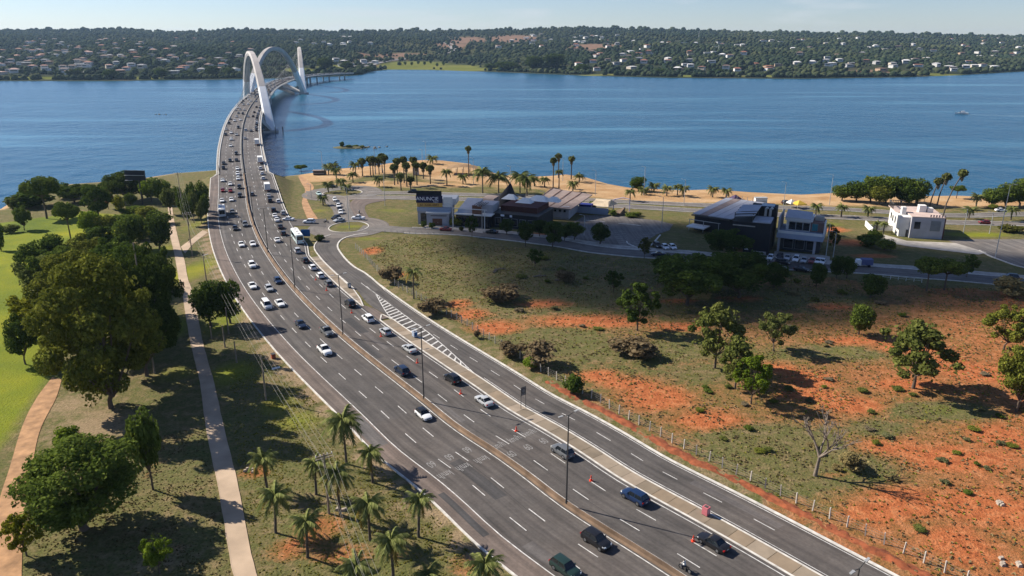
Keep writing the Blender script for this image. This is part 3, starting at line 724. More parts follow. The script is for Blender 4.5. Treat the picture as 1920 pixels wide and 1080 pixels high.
patch('car_park', PX([(1385,488),(1400,473),(1455,480),(1550,484),(1560,500),(1540,512),(1450,505),(1400,498)]), .135, ASPH, streets)
patch('car_park', PX([(1778,452),(1830,449),(1960,449),(2060,470),(2060,512),(1925,506),(1860,482)]), .10, ASPH2, streets)
kerb(streets, drape(px_line([(1836,470),(1862,483),(1900,497),(1930,505)]), .1), .5)
# lawns, pavements and aprons around buildings
patch('apron', PX([(785,421),(850,421),(905,427),(905,438),(850,431),(800,429)]), .14, CONC, streets)
patch('apron', PX([(1452,472),(1540,479),(1556,482),(1555,496),(1450,486)]), .17, CONC, streets)
patch('apron', PX([(1655,440),(1700,452),(1790,456),(1850,474),(1835,478),(1700,462),(1650,452)]), .12, CONC, streets)
PATHM = M('path_concrete', (.46, .34, .235), .9, var=.22, scale=.25)
fL = px_line([(315,386),(319,440),(327,475),(336,525),(341,545),(357,640),(375,715),(388,810),(410,917),(439,1079),(470,1180)])
fR = px_line([(322,386),(327,417),(337.5,462.5),(346,490),(352.5,525),(360,545),(382,650),(400,715),(421,808),(447,917),(480,1075),(520,1180)])
fL = fL+NR.normal(size=fL.shape)*.03; fR = fR+NR.normal(size=fR.shape)*.03
foot = struct(link('footpath', None)); between('paving', fL, fR, .10, PATHM, foot, 4, 120)
between('paving', px_line([(339,463),(357,450),(380,432)]), px_line([(347,476),(362,458),(390,436)]), .085, PATHM, foot, 3)
kerb(foot, drape(fL, .05), .12, .07, PATHM); kerb(foot, drape(fR, .05), .12, .07, PATHM)
SANDM = M('sandy_track', (.42, .235, .115), .95, var=.45, scale=.5)
trk = struct(link('dirt_track', None))
between('track_surface', px_line([(98,708),(70,745),(42,800),(20,872),(-4,950),(-20,1100)]), px_line([(116,712),(104,750),(76,805),(60,880),(46,960),(40,1100)]), .09, SANDM, trk, 5)
between('track_surface', px_line([(560,333),(566,345),(572,355),(570,366),(566,380),(572,400),(578,414)]), px_line([(566,330),(578,340),(588,349),(586,358),(576,368),(583,390),(598,414)]), .09, SANDM, trk, 4)

# ------------------------------------------------------------------ the bridge
bridge = tag(empty('arch_bridge', rp(700, 0)), 'long curved road bridge with three diagonal white steel arches across the lake', 'bridge')
bridge.location = (0, 0, 0)
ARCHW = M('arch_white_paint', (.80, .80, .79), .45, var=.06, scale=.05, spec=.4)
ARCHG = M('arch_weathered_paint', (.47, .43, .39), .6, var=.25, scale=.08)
CABLE = M('stay_cable_sheath', (.20, .20, .20), .6, var=0)
PIERM = M('pier_concrete', (.44, .43, .41), .8, var=.2, scale=.1)
road_band('deck_asphalt', SB, S_END-2, -11.2, -.05, RZ, DECKM, bridge, 6); road_band('deck_asphalt', SB, S_END-2, .95, 11.0, RZ, DECKM, bridge, 6)
DW = 12.6
rows = []
for s in np.arange(SB, S_END, 6.0):
    rows.append([rp(s, d, z) for d, z in ((-DW, .02), (-DW, -1.0), (-DW+3, -2.6), (DW-3, -2.6), (DW, -1.0), (DW, .02), (-DW, .02))])
part('deck_girder', MB().strip([r[::-1] for r in rows]).mesh('deck_girder', PIERM), bridge)
for d in (-11.3, 11.1):
    part('footway_kerb', kerb_mesh(sline(SB, S_END-2, d, 0, 5), .3, .5, CONCW), bridge)
for d in (-DW+.1, DW-.1):
    m = MB()
    P = sline(SB, S_END-2, d, 0, 6)
    for i in range(len(P)-1):
        for h in (.45, .8, 1.15): m.bar(P[i]+[0, 0, h], P[i+1]+[0, 0, h], .08, .08)
        m.bar(P[i], P[i]+[0, 0, 1.2], .1)
    part('railing', m.mesh('railing', CONCW), bridge)
    rows = []
    for s in np.arange(SB, S_END-1, 6.0):
        rows.append([rp(s, d-math.copysign(1.05, d), .03), rp(s, d-math.copysign(.1, d), .03)] if d < 0 else [rp(s, d+.1-.2, .03), rp(s, d-1.05, .03)][::-1])
    part('footway', MB().strip(rows).mesh('footway', CONC), bridge)
rows = []
for s in np.arange(SB, S_END-1, 6.0): rows.append([rp(s, d, z+.05) for d, z in sec])
part('deck_median', MB().strip(rows).mesh('deck_median', M('dark_barrier', (.10, .095, .09), .8)), bridge)
# feet of the arches: right, left, right, left
F1 = at(508, 247, WATER); F3 = at(570, 176, WATER)
s1, s3 = to_sd(F1)[0], to_sd(F3)[0]
F2 = at(463, 199, WATER); F4 = F3*np.array([1.232, 1.222, 1])
feet = [F1, F2, F3, F4]
APEX = [53, 55, 53]
def arch(A, B, apex):
    n = 40; m = MB(); A, B = Vector(A), Vector(B); ax = (B-A); Lh = ax.length; ax.normalize(); side = Vector((ax.y, -ax.x, 0))
    pts, rings = [], []
    for i in range(n+1):
        t = i/n; u = 2*t-1; z = WATER-1+(apex-WATER+1)*(1-abs(u)**2.15); pts.append(A+(B-A)*t+Vector((0, 0, z-A.z)))
    for i, p in enumerate(pts):
        d = (pts[min(i+1, n)]-pts[max(i-1, 0)]).normalized(); up = side.cross(d); up = up if up.z > 0 or abs(up.z) < 1e-3 else -up
        k = abs(2*i/n-1); w = 2.4+1.6*k; h = 2.1+1.6*k
        rings.append([p+side*w*.72+up*h, p-side*w*.72+up*h, p-side*w+up*0, p-side*w*.72-up*h, p+side*w*.72-up*h, p+side*w+up*0])
    for i in range(n):
        o = len(m.v); m.v += [tuple(q) for q in rings[i]]+[tuple(q) for q in rings[i+1]]
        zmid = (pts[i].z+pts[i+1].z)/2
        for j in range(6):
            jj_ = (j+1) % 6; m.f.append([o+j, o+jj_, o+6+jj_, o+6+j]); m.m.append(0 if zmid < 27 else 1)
    return m, pts
for a in range(3):
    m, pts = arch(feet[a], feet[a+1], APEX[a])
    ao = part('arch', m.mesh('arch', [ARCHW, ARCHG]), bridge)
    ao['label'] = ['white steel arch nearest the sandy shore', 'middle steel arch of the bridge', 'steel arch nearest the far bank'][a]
    sa, sb = to_sd(feet[a])[0], to_sd(feet[a+1])[0]
    for k in range(16):
        t = .14+.72*k/15; p = pts[int(round(t*40))]; s = sa+(sb-sa)*t
        for d in (-11.9, 11.9):
            part('stay_cable', MB().tube([p, rp(s, d, .2)], .075, 4, cap=False).mesh('stay_cable', CABLE), bridge)
for i, Ft in enumerate(feet):
    s, d0 = to_sd(Ft); sg = 1 if i % 2 == 0 else -1
    for q in (sg,):
        base = Vector(Ft); m = MB()
        part('pier_base', MB().box(-8, 8, -6, 6, -3, 1.6).mesh('pier_base', PIERM), bridge, None, (Ft[0], Ft[1], WATER), heading(s))
        for ds in (-26, -9, 9, 26):
            for dd in (sg*10.5, -sg*2 if i < 4 else 0):
                P = rp(s+ds, dd, -2.4); b0 = base+Vector((0, 0, 0.5)); b1 = base.lerp(Vector((*rp(s, dd)[:2], WATER)), .35); b1.z = WATER+.3
                part('pier_strut', MB().bar(b0 if dd*sg > 0 else b1, P, 2.6, 2.0).mesh('pier_strut', PIERM), bridge)
    # supports under the other deck edge
    for ds in (-20, 0, 20):
        P = rp(s+ds, -sg*7, -2.4); part('pier_column', MB().tube([(P[0], P[1], WATER-2), tuple(P)], [1.6, 1.4], 8).mesh('pier_column', PIERM), bridge)
for s in list(np.arange(SB+55, s1-60, 60))+list(np.arange(to_sd(F4)[0]+60, S_END-20, 55)):
    for d in (-6, 6):
        P = rp(s, d, -2.4); part('pier_column', MB().tube([(P[0], P[1], WATER-2), tuple(P)], [1.5, 1.3], 8).mesh('pier_column', PIERM), bridge)
# abutment
A = [rp(SB-3, d, -.1) for d in (-14, 13.5)]; B = [rp(SB+5, d, -.1) for d in (-12.4, 12.4)]
m = MB(); m.hexa([(*p[:2], WATER-2) for p in (A[0], A[1], B[1], B[0])]+[tuple(p) for p in (A[0], A[1], B[1], B[0])])
part('abutment', m.mesh('abutment', PIERM), bridge)
for px in (517, 531):
    P = at(px, 252, WATER); o = link('channel_marker', MB().tube([(0, 0, -2), (0, 0, 6)], .35, 6).mesh('channel_marker', STEEL), None, P)
    tag(o, 'thin dark channel marker pile standing in the water beside the nearest arch foot', 'marker pile', 'marker piles by the bridge')
# ------------------------------------------------------------------ vegetation
def unit(v): return v/np.linalg.norm(v, axis=-1, keepdims=True)
def leaf_cloud(rng, C, Rr, n, leaf, squash=.8, up=.45, shell=.72, asp=.6):
    C = np.asarray(C, float); Rr = np.asarray(Rr, float); pw = Rr**2; k = rng.choice(len(C), n, p=pw/pw.sum())
    d = unit(rng.normal(size=(n, 3))); r = Rr[k]*(shell+(1-shell)*rng.random(n)**.6)*np.where(rng.random(n) < .15, rng.random(n)*.8, 1)
    P = C[k]+d*r[:, None]*np.array([1, 1, squash])
    nrm = unit(d*.7+rng.normal(size=(n, 3))*.55+np.array([0, 0, up]))
    a = unit(np.cross(nrm, rng.normal(size=(n, 3)))); b = np.cross(nrm, a); sz = leaf*(.55+.9*rng.random(n))[:, None]
    V = np.stack([P-a*sz, P-b*sz*asp, P+a*sz, P+b*sz*asp], 1).reshape(-1, 3)
    val = np.clip(.5+.22*rng.normal(size=n)+.12*np.sin(k*2.4)+.0, 0, 1)
    return V, np.arange(n*4).reshape(-1, 4), val
def stray(rng, n, zc, hz, spread, leaf):          # loose leaves filling the crown between its clumps
    return leaf_cloud(rng, np.c_[unit(rng.normal(size=(60, 3)))*(rng.random((60, 1))**.4)*np.array([spread*.86, spread*.86, hz*.86])+np.array([0, 0, zc])], rng.uniform(.03, .10, 60), n, leaf, 1.0, .4, .2)
TMPL = {}
def tree_template(kind, seed, nb, n, leaf, crown=(.32, 1.0), spread=.5, flat=1.0, rblob=(.13, .22), trunk=.022, mat=None, hollow=.35, bark=None, squash=.8, up=.45):
    """unit tree: height 1, crown width 1 (x, y in -.5..+.5)"""
    rng = np.random.default_rng(seed); zc = (crown[0]+crown[1])/2; hz = (crown[1]-crown[0])/2
    C, Rr = [], []
    for i in range(nb):
        d = unit(rng.normal(size=3)); rr = (hollow+(1-hollow)*rng.random()**.5); rb = rng.uniform(*rblob)
        p = np.array([d[0]*(spread-rb)*rr, d[1]*(spread-rb)*rr, zc+d[2]*(hz-rb*squash*.9)*rr])
        if flat != 1.0 and p[2] < zc: p[2] = zc-(zc-p[2])*flat
        C.append(p); Rr.append(rb)
    V, Fq, val = leaf_cloud(rng, C, Rr, n, leaf, squash, up)
    V2, F2_, v2 = stray(rng, n//(14 if kind in ('sparse', 'brush') else 8), zc, hz, spread, leaf); V = np.r_[V, V2]; Fq = np.r_[Fq, F2_+len(V)-len(V2)]; val = np.r_[val, v2]
    cm = np_mesh(kind+'_crown', V, Fq, mat or LEAF, val)
    mb = MB(); top = np.array([rng.normal()*.02, rng.normal()*.02, crown[0]+.12*hz])
    mb.tube([(0, 0, -.02), (rng.normal()*.008, rng.normal()*.008, top[2]*.5), tuple(top)], [trunk*1.25, trunk, trunk*.8], 7)
    for i in np.argsort(-np.array(Rr))[:min(nb, 14)]:
        c = C[i]; mid = top+(c-top)*.5+np.array([0, 0, -.04]); mb.tube([tuple(top-np.array([0, 0, .03])), tuple(mid), tuple(c)], [trunk*.6, trunk*.4, trunk*.15], 5, cap=False)
    tm = mb.mesh(kind+'_trunk', bark or BARK, 60)
    TMPL.setdefault(kind, []).append((cm, tm))
for i in range(3): tree_template('giant', 11+i, 64, 30000, .0125, (.05, 1), flat=1.0, rblob=(.05, .12), trunk=.018, hollow=.3)
for i in range(2): tree_template('dome', 21+i, 40, 19000, .015, (.08, 1), rblob=(.09, .16), trunk=.03, hollow=.5)
for i in range(3): tree_template('broad', 31+i, 34, 9000, .021, (.14, 1), rblob=(.07, .16), trunk=.022)
for i in range(2): tree_template('umbrella', 41+i, 26, 6500, .024, (.5, 1), rblob=(.10, .17), trunk=.02, flat=.6)
for i in range(3): tree_template('sparse', 51+i, 28, 5600, .023, (.16, 1), rblob=(.05, .12), trunk=.017, hollow=.4)
for i in range(2): tree_template('round', 61+i, 16, 4500, .032, (.12, 1), rblob=(.17, .26), trunk=.03)
for i in range(2): tree_template('slim', 71+i, 14, 2600, .04, (.2, 1), rblob=(.16, .24), trunk=.025)
for i in range(3): tree_template('bush', 81+i, 12, 1500, .05, (.0, 1), rblob=(.17, .27), trunk=.02)
for i in range(2): tree_template('brush', 91+i, 12, 1300, .055, (.0, 1), rblob=(.14, .24), trunk=.012, mat=LEAF_DRY, bark=DEADBARK)
tree_template('redleaf', 95, 12, 2000, .045, (.25, 1), rblob=(.15, .24), mat=LEAF_RED)
UNIT = {}
GREENS = dict(olive=(1.3, 1.22, .85), dark=(.55, .72, .55), mid=(.8, .95, .7), pale=(1.05, 1.02, 1.05), yellow=(1.7, 1.5, .6), grey=(1.15, 1.15, 1.35), bright=(1.1, 1.35, .6), brown=(.85, .75, .68), deep=(.48, .6, .5))
tcount = [0]
def tree(px, py, wpx, top, kind, tint, label, name='tree', group=None, cat='tree', depth=1.0, ground=None):
    P = hit(px, py) if ground is None else ground
    W = wpx/ppm(P); zt = top_z(P, top); H = max(.6, (zt-P[2])*1.02)
    cm, tm = R.choice(TMPL[kind]); e = tag(empty(name, P, R.uniform(0, 6.28)), label, cat, group)
    o = part('trunk', tm, e); k = part('crown', cm, e)
    for q in (o, k): q.scale = (W, W*depth, H)
    g = GREENS[tint]; j = R.uniform(.9, 1.1); k.color = (g[0]*j, g[1]*j, g[2]*j, 1)
    return e
# trees left of the highway
T = tree
T(208,765,235,474,'giant','olive','huge olive green gum tree with forked pale trunk standing over the shaded lawn','gum_tree')
T(275,705,180,450,'giant','deep','tall dark tree with dense crown behind the huge gum tree','tall_tree')
T(160,640,180,466,'giant','olive','broad olive tree with feathery crown between the huge gum tree and the golf lawn','gum_tree')
T(70,625,110,545,'broad','yellow','low yellowish tree edging the golf lawn beside the gum trees','tree')
T(48,683,66,588,'broad','dark','small dark tree alone on the golf lawn beside the gum tree','tree')
T(160,992,240,818,'dome','mid','large round dark green mango tree beside the sandy track','mango_tree')
T(50,1042,84,962,'sparse','yellow','small crooked yellow green tree over the sandy track','tree')
T(300,1075,70,1002,'sparse','bright','bright green scrubby sapling below the large mango tree','sapling')
T(287,918,70,762,'slim','mid','thin tall tree with a sparse top beside the footpath','tree')
T(300,655,120,452,'giant','deep','dark tall tree at the footpath edge, right of the huge gum tree','tall_tree')
T(240,600,150,440,'giant','dark','dark tall tree filling the back of the gum tree group','tall_tree')
T(110,560,110,462,'broad','mid','leafy tree at the lawn edge under the broad olive tree')
T(190,470,70,424,'broad','dark','dark leafy tree between the round lawn tree and the gum trees'); T(205,440,50,398,'bush','olive','olive bush behind the round lawn tree','bush',cat='shrub'); T(120,372,50,344,'broad','dark','dark tree on the lake bank between the umbrella tree and the billboard'); T(165,372,50,345,'broad','mid','leafy tree on the lake bank left of the billboard trees'); T(330,372,24,345,'bush','mid','green bush on the bank beside the tall dark pole','bush',cat='shrub'); T(268,372,40,338,'broad','mid','leafy tree tucked behind the billboard post')
T(128,836,56,798,'bush','bright','bright green shrub behind the large mango tree','shrub',cat='shrub')
for a in [(90,530,105,440,'broad','dark','dark bushy tree at the lawn edge behind the gum trees'),(75,560,90,478,'broad','grey','grey green bushy tree at the lawn edge below the dark bushy one'),(235,545,100,440,'broad','deep','dark spreading tree left of the footpath, before the shrub belt'),(170,520,90,438,'broad','olive','olive tree wedged between two dark trees at the lawn edge'),(270,600,90,480,'broad','dark','dark tree leaning to the footpath beside the gum trees'),(300,470,56,402,'round','deep','dark round tree right at the bend of the footpath'),(250,470,70,400,'round','mid','mid green round tree in the shrub belt by the footpath')]: T(*a)
for a in [(88,410,84,331,'umbrella','mid','tall umbrella tree with pale branches on the lake bank'),(46,432,36,384,'broad','mid','slender small tree on the golf lawn near the lake'),(133,449,56,378,'umbrella','mid','tall thin stemmed tree on the golf lawn beside the round tree'),(172,441,50,394,'round','bright','bright round tree casting a shadow on the golf lawn'),(185,408,66,346,'broad','dark','dark broad tree behind the round tree on the lawn'),(60,388,90,352,'bush','dark','dark scrub on the left lake bank'),(30,392,40,362,'bush','grey','grey leafless scrub at the water edge'),(140,380,70,346,'broad','dark','dark tree in the bank row beside the umbrella tree'),(240,377,90,320,'broad','deep','big dark tree behind the billboard'),(212,372,50,332,'broad','dark','dark tree left of the billboard'),(285,380,46,332,'slim','bright','bright tall tree just right of the billboard'),(303,383,46,330,'slim','mid','tall green tree at the head of the footpath'),(320,402,40,352,'slim','grey','grey green tree overhanging the head of the footpath'),(246,388,28,361,'round','mid','clipped dark tree under the billboard'),(225,395,30,362,'bush','yellow','yellowish bush beside the red leaved tree')]: T(*a)
T(204,392,22,354,'redleaf','mid','small red leaved tree behind the golf lawn','red_tree')
for i, a in enumerate([(250,405,50,383),(275,410,46,384),(300,420,52,390),(255,430,54,402),(282,440,50,408),(230,420,44,398),(262,450,46,420)]):
    T(*a,'bush',['mid','olive','mid','olive','dark','mid','olive'][i],'tangled green bush in the shrub belt left of the footpath','bush','bushes in the shrub belt','shrub')
for i, a in enumerate([(354,424,26,362),(364,418,26,356),(372,410,26,338),(384,402,28,334),(345,410,26,350),(378,420,22,372),(388,416,20,362),(360,400,24,345)]):
    T(*a,'slim',['mid','grey','dark','mid','mid','grey','mid','dark'][i],'slender young tree in the row between footpath and highway','young_tree','young trees between footpath and highway')
T(20,437,36,418,'bush','grey','round grey green bush alone on the golf lawn','bush',cat='shrub')
T(40,502,16,490,'bush','deep','small dark bush at the lawn edge','bush',cat='shrub')
T(396,612,72,524,'round','dark','dark dense tree beside the footpath, half of a joined pair','tree'); T(432,606,66,522,'round','dark','dark dense tree overhanging the highway shoulder, half of a joined pair','tree')
T(2,470,22,405,'bush','mid','green bush at the rim of the golf lawn','bush',cat='shrub')
# trees on the red field
for a in [(1340,690,128,570,'sparse','pale','tall pale green savanna tree with a thin bare stem'),(1378,728,104,632,'sparse','pale','pale savanna tree with forked stem below the tallest one'),(1408,757,84,664,'sparse','bright','small bright green savanna tree in front of the forked one'),(1450,658,76,582,'sparse','grey','grey green savanna tree with a leaning pale stem'),(1610,627,54,570,'round','mid','small dark green tree alone on red earth'),(1712,728,170,604,'sparse','pale','broad pale twisted savanna tree throwing a wide shadow'),(1882,656,96,572,'sparse','olive','olive savanna tree growing behind the green thicket'),(1905,772,104,640,'broad','olive','tall green thicket tree at the field edge'),(1195,620,92,528,'sparse','dark','dark thin savanna tree in front of the shaded grove'),(1288,572,150,480,'broad','dark','dark spreading tree in the shaded grove, nearest the red field'),(1385,558,140,478,'broad','dark','dark spreading tree in the shaded grove, beside the parked cars'),(1335,545,150,474,'broad','dark','dark spreading tree in the middle of the shaded grove'),(1365,482,100,428,'broad','dark','dark tree in front of the black building'),(1410,520,60,470,'round','deep','dark round tree between the grove and the parked cars'),(1125,458,42,417,'round','deep','very dark clipped round tree at the car park edge'),(1036,464,54,414,'broad','dark','dark tree between the front street and the car park'),(1077,450,44,414,'broad','mid','green tree beside the dark tree at the car park'),(985,462,36,410,'slim','deep','thin dark tree on the front street pavement by the dark building'),(1003,502,34,464,'sparse','dark','small dark tree on the slope below the front street'),(1150,548,40,505,'sparse','dark','small thin dark tree left of the shaded grove'),(1208,484,30,444,'sparse','brown','bare looking small tree at the car park corner'),(1530,538,36,492,'round','dark','small dark oval tree beside the parked cars'),(1568,522,32,478,'round','dark','dark tree on the front street, left of a close pair'),(1587,522,34,480,'round','dark','dark tree on the front street, right of a close pair'),(1632,558,58,514,'round','dark','dark low round tree on the shaded slope'),(1737,546,70,484,'umbrella','mid','umbrella tree with dark stem by the front street'),(1770,544,76,486,'umbrella','mid','umbrella tree with dark stem beside its twin by the front street'),(1812,520,44,474,'sparse','mid','thin angular tree behind the umbrella trees'),(885,444,28,402,'sparse','dark','small tree in front of the glass pavilion'),(1560,470,26,425,'sparse','brown','brown leaved small tree beside the framed house')]: T(*a)
for a in [(950,440,34,408,'broad','deep','dark leafy tree before the restaurant front'),(1012,444,40,412,'broad','deep','dark leafy tree between restaurant and gable hall'),(1058,452,34,420,'broad','dark','dark leafy tree at the left rim of the car park'),(1450,540,60,492,'broad','dark','dark tree at the right rim of the shaded grove'),(1250,520,70,476,'broad','dark','dark tree at the left rim of the shaded grove')]: T(*a)
T(1074,738,50,698,'bush','dark','dense dark green shrub growing through the fence','shrub',cat='shrub')
T(995,690,34,668,'bush','bright','bright green shrub under the dry thicket at the fence','shrub',cat='shrub')
for a in [(1010,685,80,642,'dry thicket tangled over the fence'),(960,665,60,634,'grey dry thicket spilling over the fence wires'),(1182,668,96,632,'wide dry brushwood heap on the red field'),(935,562,90,528,'wide grey dry scrub mound on the shaded field'),(1062,528,50,505,'grey dry brush heap beside fallen branches'),(812,590,60,556,'dry scrub at the fence beside the young palm'),(735,530,50,494,'dry scrub at the fence near the roundabout'),(1215,672,50,648,'small dry brush heap beside the brushwood heap'),(1600,880,60,850,'dry grass clump behind the dead tree'),(895,634,16,617,'tiny dry bush at the fence'),(1900,555,80,520,'tall dry reeds at the field edge')]:
    T(*a[:4],'brush','olive' if a[0] > 1500 else 'brown',a[4],'brush','dry brush on the field' if 0 else None,'brush')
for i, a in enumerate([(865,433,10,423),(882,430,10,422),(810,428,16,416),(795,426,14,412),(878,422,10,408),(855,424,30,405),(1110,395,20,375),(1150,405,20,392),(1185,408,30,397),(1195,405,20,396)]):
    T(*a,'bush',['brown','brown','mid','mid','mid','olive','mid','mid','mid','olive'][i],'small garden shrub beside the lakeside buildings','shrub','garden shrubs by the lakeside buildings','shrub')
# green belt on the beach
for i, a in enumerate([(1578,376,46,346),(1605,378,52,338),(1632,380,56,329),(1660,381,60,327),(1690,382,56,331),(1716,384,50,333),(1648,384,44,345),(1700,386,44,346)]):
    T(*a,'round',['mid','dark','mid','mid','dark','mid','olive','dark'][i],'dense lakeside tree in the green belt on the beach','lakeside_tree','trees of the green belt on the beach')
T(1793,372,34,347,'umbrella','mid','small lakeside tree standing alone beside the leaning fan palms','lakeside_tree')
for i, a in enumerate([(1858,388,44,352),(1885,386,52,342),(1912,386,56,331),(1935,388,60,330)]): T(*a,'round','mid','dense lakeside tree behind the white parked car','lakeside_tree','trees behind the white parked car')
T(1197,358,40,330,'round','dark','round dark tree alone on the beach','beach_tree'); T(565,325,28,309,'umbrella','mid','small spreading tree on the shore by the bridge','shore_tree')
T(1862,392,22,382,'bush','olive','low round tree in the median of the lakeside road','tree',cat='shrub')
T(600,452,22,437,'bush','deep','dark round bush beside the blue road sign','bush',cat='shrub')
T(1640,450,34,428,'bush','mid','shrub against the garden wall of the white house','shrub',cat='shrub'); T(1625,462,50,436,'bush','mid','wide shrub on the slope before the white house','shrub',cat='shrub'); T(1660,470,44,446,'bush','olive','olive scrub on the grass before the white house','shrub',cat='shrub'); T(1895,435,50,420,'bush','brown','dry scrub on the grass beside the right car park','shrub',cat='shrub')

# dead tree: bare branches
def dead_tree():
    P = hit(1528, 892); e = tag(empty('dead_tree', P), 'bare grey dead tree with broken branches among tall grass', 'dead tree'); mb = MB(); br = MB(); rng = random.Random(5)
    H = top_z(P, 768)-P[2]
    def grow(p, d, l, r, depth):
        q = p+d*l; m_ = (p+q)/2+Vector((rng.uniform(-1, 1), rng.uniform(-1, 1), 0))*l*.06
        (mb if depth == 0 else br).tube([p, m_, q], [r, r*.8, r*.6], 6 if depth < 2 else 4, cap=False)
        if depth < 4:
            for _ in range(4 if depth < 2 else 3):
                nd = (d+Vector((rng.uniform(-1, 1), rng.uniform(-1, 1), rng.uniform(-.15, .75)))*.8).normalized(); grow(q, nd, l*rng.uniform(.55, .85), r*.6, depth+1)
    grow(Vector((0, 0, -.2)), Vector((.08, 0, 1)).normalized(), H*.30, .36, 0)
    part('trunk', mb.mesh('trunk', DEADBARK, 60), e); part('branches', br.mesh('branches', DEADBARK, 60), e)
dead_tree()
for i, (px, py, L_, a) in enumerate([(925,508,4,.4),(1040,526,5,-.1),(1000,520,4,.2),(925,512,3,1.2),(1185,640,3,.8)]):
    P = hit(px, py); m = MB(); rr = random.Random(i)
    m.tube([(0, 0, .2), (L_*.5, rr.uniform(-.5, .5), .35), (L_, 0, .25)], [.22, .18, .08], 6)
    for k in range(5): x = rr.uniform(.5, L_); m.tube([(x, 0, .3), (x+rr.uniform(-1, 1), rr.uniform(-1.5, 1.5), rr.uniform(.3, 1.5))], [.09, .03], 4)
    tag(link('fallen_branch', m.mesh('fallen_branch', DEADBARK), None, P, a), 'pale fallen branch lying on the shaded field', 'branch', 'fallen branches on the field')

# palms
def frond_mesh(name, rng, L=1.0, droop=.7, leaf=.36, n=13):
    m = MB(); pts = []
    for i in range(n+1):
        t = i/n; pts.append(Vector((L*(t-.22*t*t*droop), 0, L*(.42*t-droop*1.05*t*t))))
    val = []
    for i in range(1, n+1):
        p, q = pts[i-1], pts[i]; d = (q-p)
        for sg in (-1, 1):
            w = leaf*L*(1.15-.7*(i/n))*(.55 if i < 3 else 1); tip = q+Vector((d.x*1.1, sg*w*.8, -w*(.75+.5*rng.random())))
            m.add([p-d*.25, q+d*.1, tip], [(0, 1, 2)]); val.append(rng.uniform(.15, .95))
    m.tube(pts[::3], [.02*L, .014*L, .01*L, .006*L, .004*L][:len(pts[::3])], 3, cap=False); val += [.3]*(len(m.f)-len(val))
    me = m.mesh(name, PALM); a = me.attributes.new('v', 'FLOAT', 'FACE'); a.data.foreach_set('value', val); return me
prng = random.Random(3)
FRONDS = [frond_mesh('frond', prng, 1, dr) for dr in (.55, .75, .95, 1.15)]
def trunk_mesh(seed, lean=.0):
    rr = random.Random(seed); n = 8; return MB().tube([(lean*(i/n)**1.5+rr.uniform(-.004, .004), rr.uniform(-.004, .004), i/n-.01) for i in range(n+1)], [.024-.008*(i/n) for i in range(n+1)], 7).mesh('palm_trunk', PBARK, 60)
PT = [trunk_mesh(i) for i in range(3)]
def palm(px, py, crown, wpx, label, group=None, nf=26):
    P = hit(px, py); H = top_z(P, crown)-P[2]; L = wpx/ppm(P)*.62
    e = tag(empty('palm_tree', P), label, 'palm tree', group)
    t = part('trunk', R.choice(PT), e); t.scale = (9, 9, H); t.rotation_euler = (0, 0, R.uniform(0, 6))
    for k in range(nf):
        f = part('frond', FRONDS[min(3, int(k/nf*4))], e); f.location = (0, 0, H*.985); s = L*R.uniform(.85, 1.1)
        f.scale = (s, s, s); f.rotation_euler = (0, -(1-k/nf)*.75+.12, k*2.4+R.uniform(-.2, .2)); j = R.uniform(.8, 1.15); f.color = (j, j, j, 1) if k < nf-4 or R.random() < .4 else (j*1.3, j*.85, j*.6, 1)
    e.rotation_euler = (R.uniform(-.06, .06), R.uniform(-.06, .06), R.uniform(0, 6)); return e
for a in [(650,870,790,70,'tallest feather palm beside the highway kerb'),(699,905,846,48,'short feather palm right at the highway kerb'),(502,923,860,50,'feather palm next to the footpath above a red earth patch'),(593,927,868,46,'slim feather palm just behind the wooden utility pole'),(638,965,884,58,'feather palm right beside the wooden utility pole'),(517,999,930,60,'full feather palm next to the footpath below the red patch'),(577,1045,976,56,'feather palm on bare red earth'),(694,1013,944,58,'feather palm between the utility pole and the highway'),(785,1007,936,54,'feather palm by the highway kerb with its shadow on the kerb'),(738,1086,1016,64,'large feather palm below the kerbside palms'),(672,1128,1062,60,'feather palm at the lower rim of the red earth'),(912,1128,1058,64,'last feather palm beside the highway kerb'),(805,1110,1080,56,'low feather palm crown between kerb and the large palm')]: palm(*a)
palm(776,560,508,32,'young feather palm at the field fence',nf=14)
# shared far palms
def crown_join(kind, seed):
    rr = np.random.default_rng(seed)
    if kind == 'fan':      # shaggy ball of fan leaves over a dry skirt
        V, Fq, v = leaf_cloud(rr, [[0, 0, .1], [.12, .1, 0], [-.15, .05, .02], [0, -.15, .05]], [.42, .4, .4, .4], 420, .17, .85)
        return np_mesh('fan_crown', V, Fq, PALM, v)
    m = MB(); val = []
    for k in range(20):
        f = FRONDS[k % 4]; M4 = Matrix.Rotation(k*2.4, 4, 'Z') @ Matrix.Rotation(-(1-k/20)*.8+.1, 4, 'Y')
        m.add([M4 @ v.co for v in f.vertices], [list(p.vertices) for p in f.polygons]); val += [rr.uniform(.1, .9)]*len(f.polygons)
    me = m.mesh('feather_crown', PALM); a = me.attributes.new('v', 'FLOAT', 'FACE'); a.data.foreach_set('value', val); return me
FANC = [crown_join('fan', i) for i in range(2)]; FEAC = [crown_join('feather', i) for i in range(2)]
V, Fq, v_ = leaf_cloud(np.random.default_rng(4), [[0, 0, 0], [0, 0, -.3]], [.22, .17], 90, .12, 1.5); SKIRT = np_mesh('dry_skirt', V, Fq, LEAF_DRY, v_)
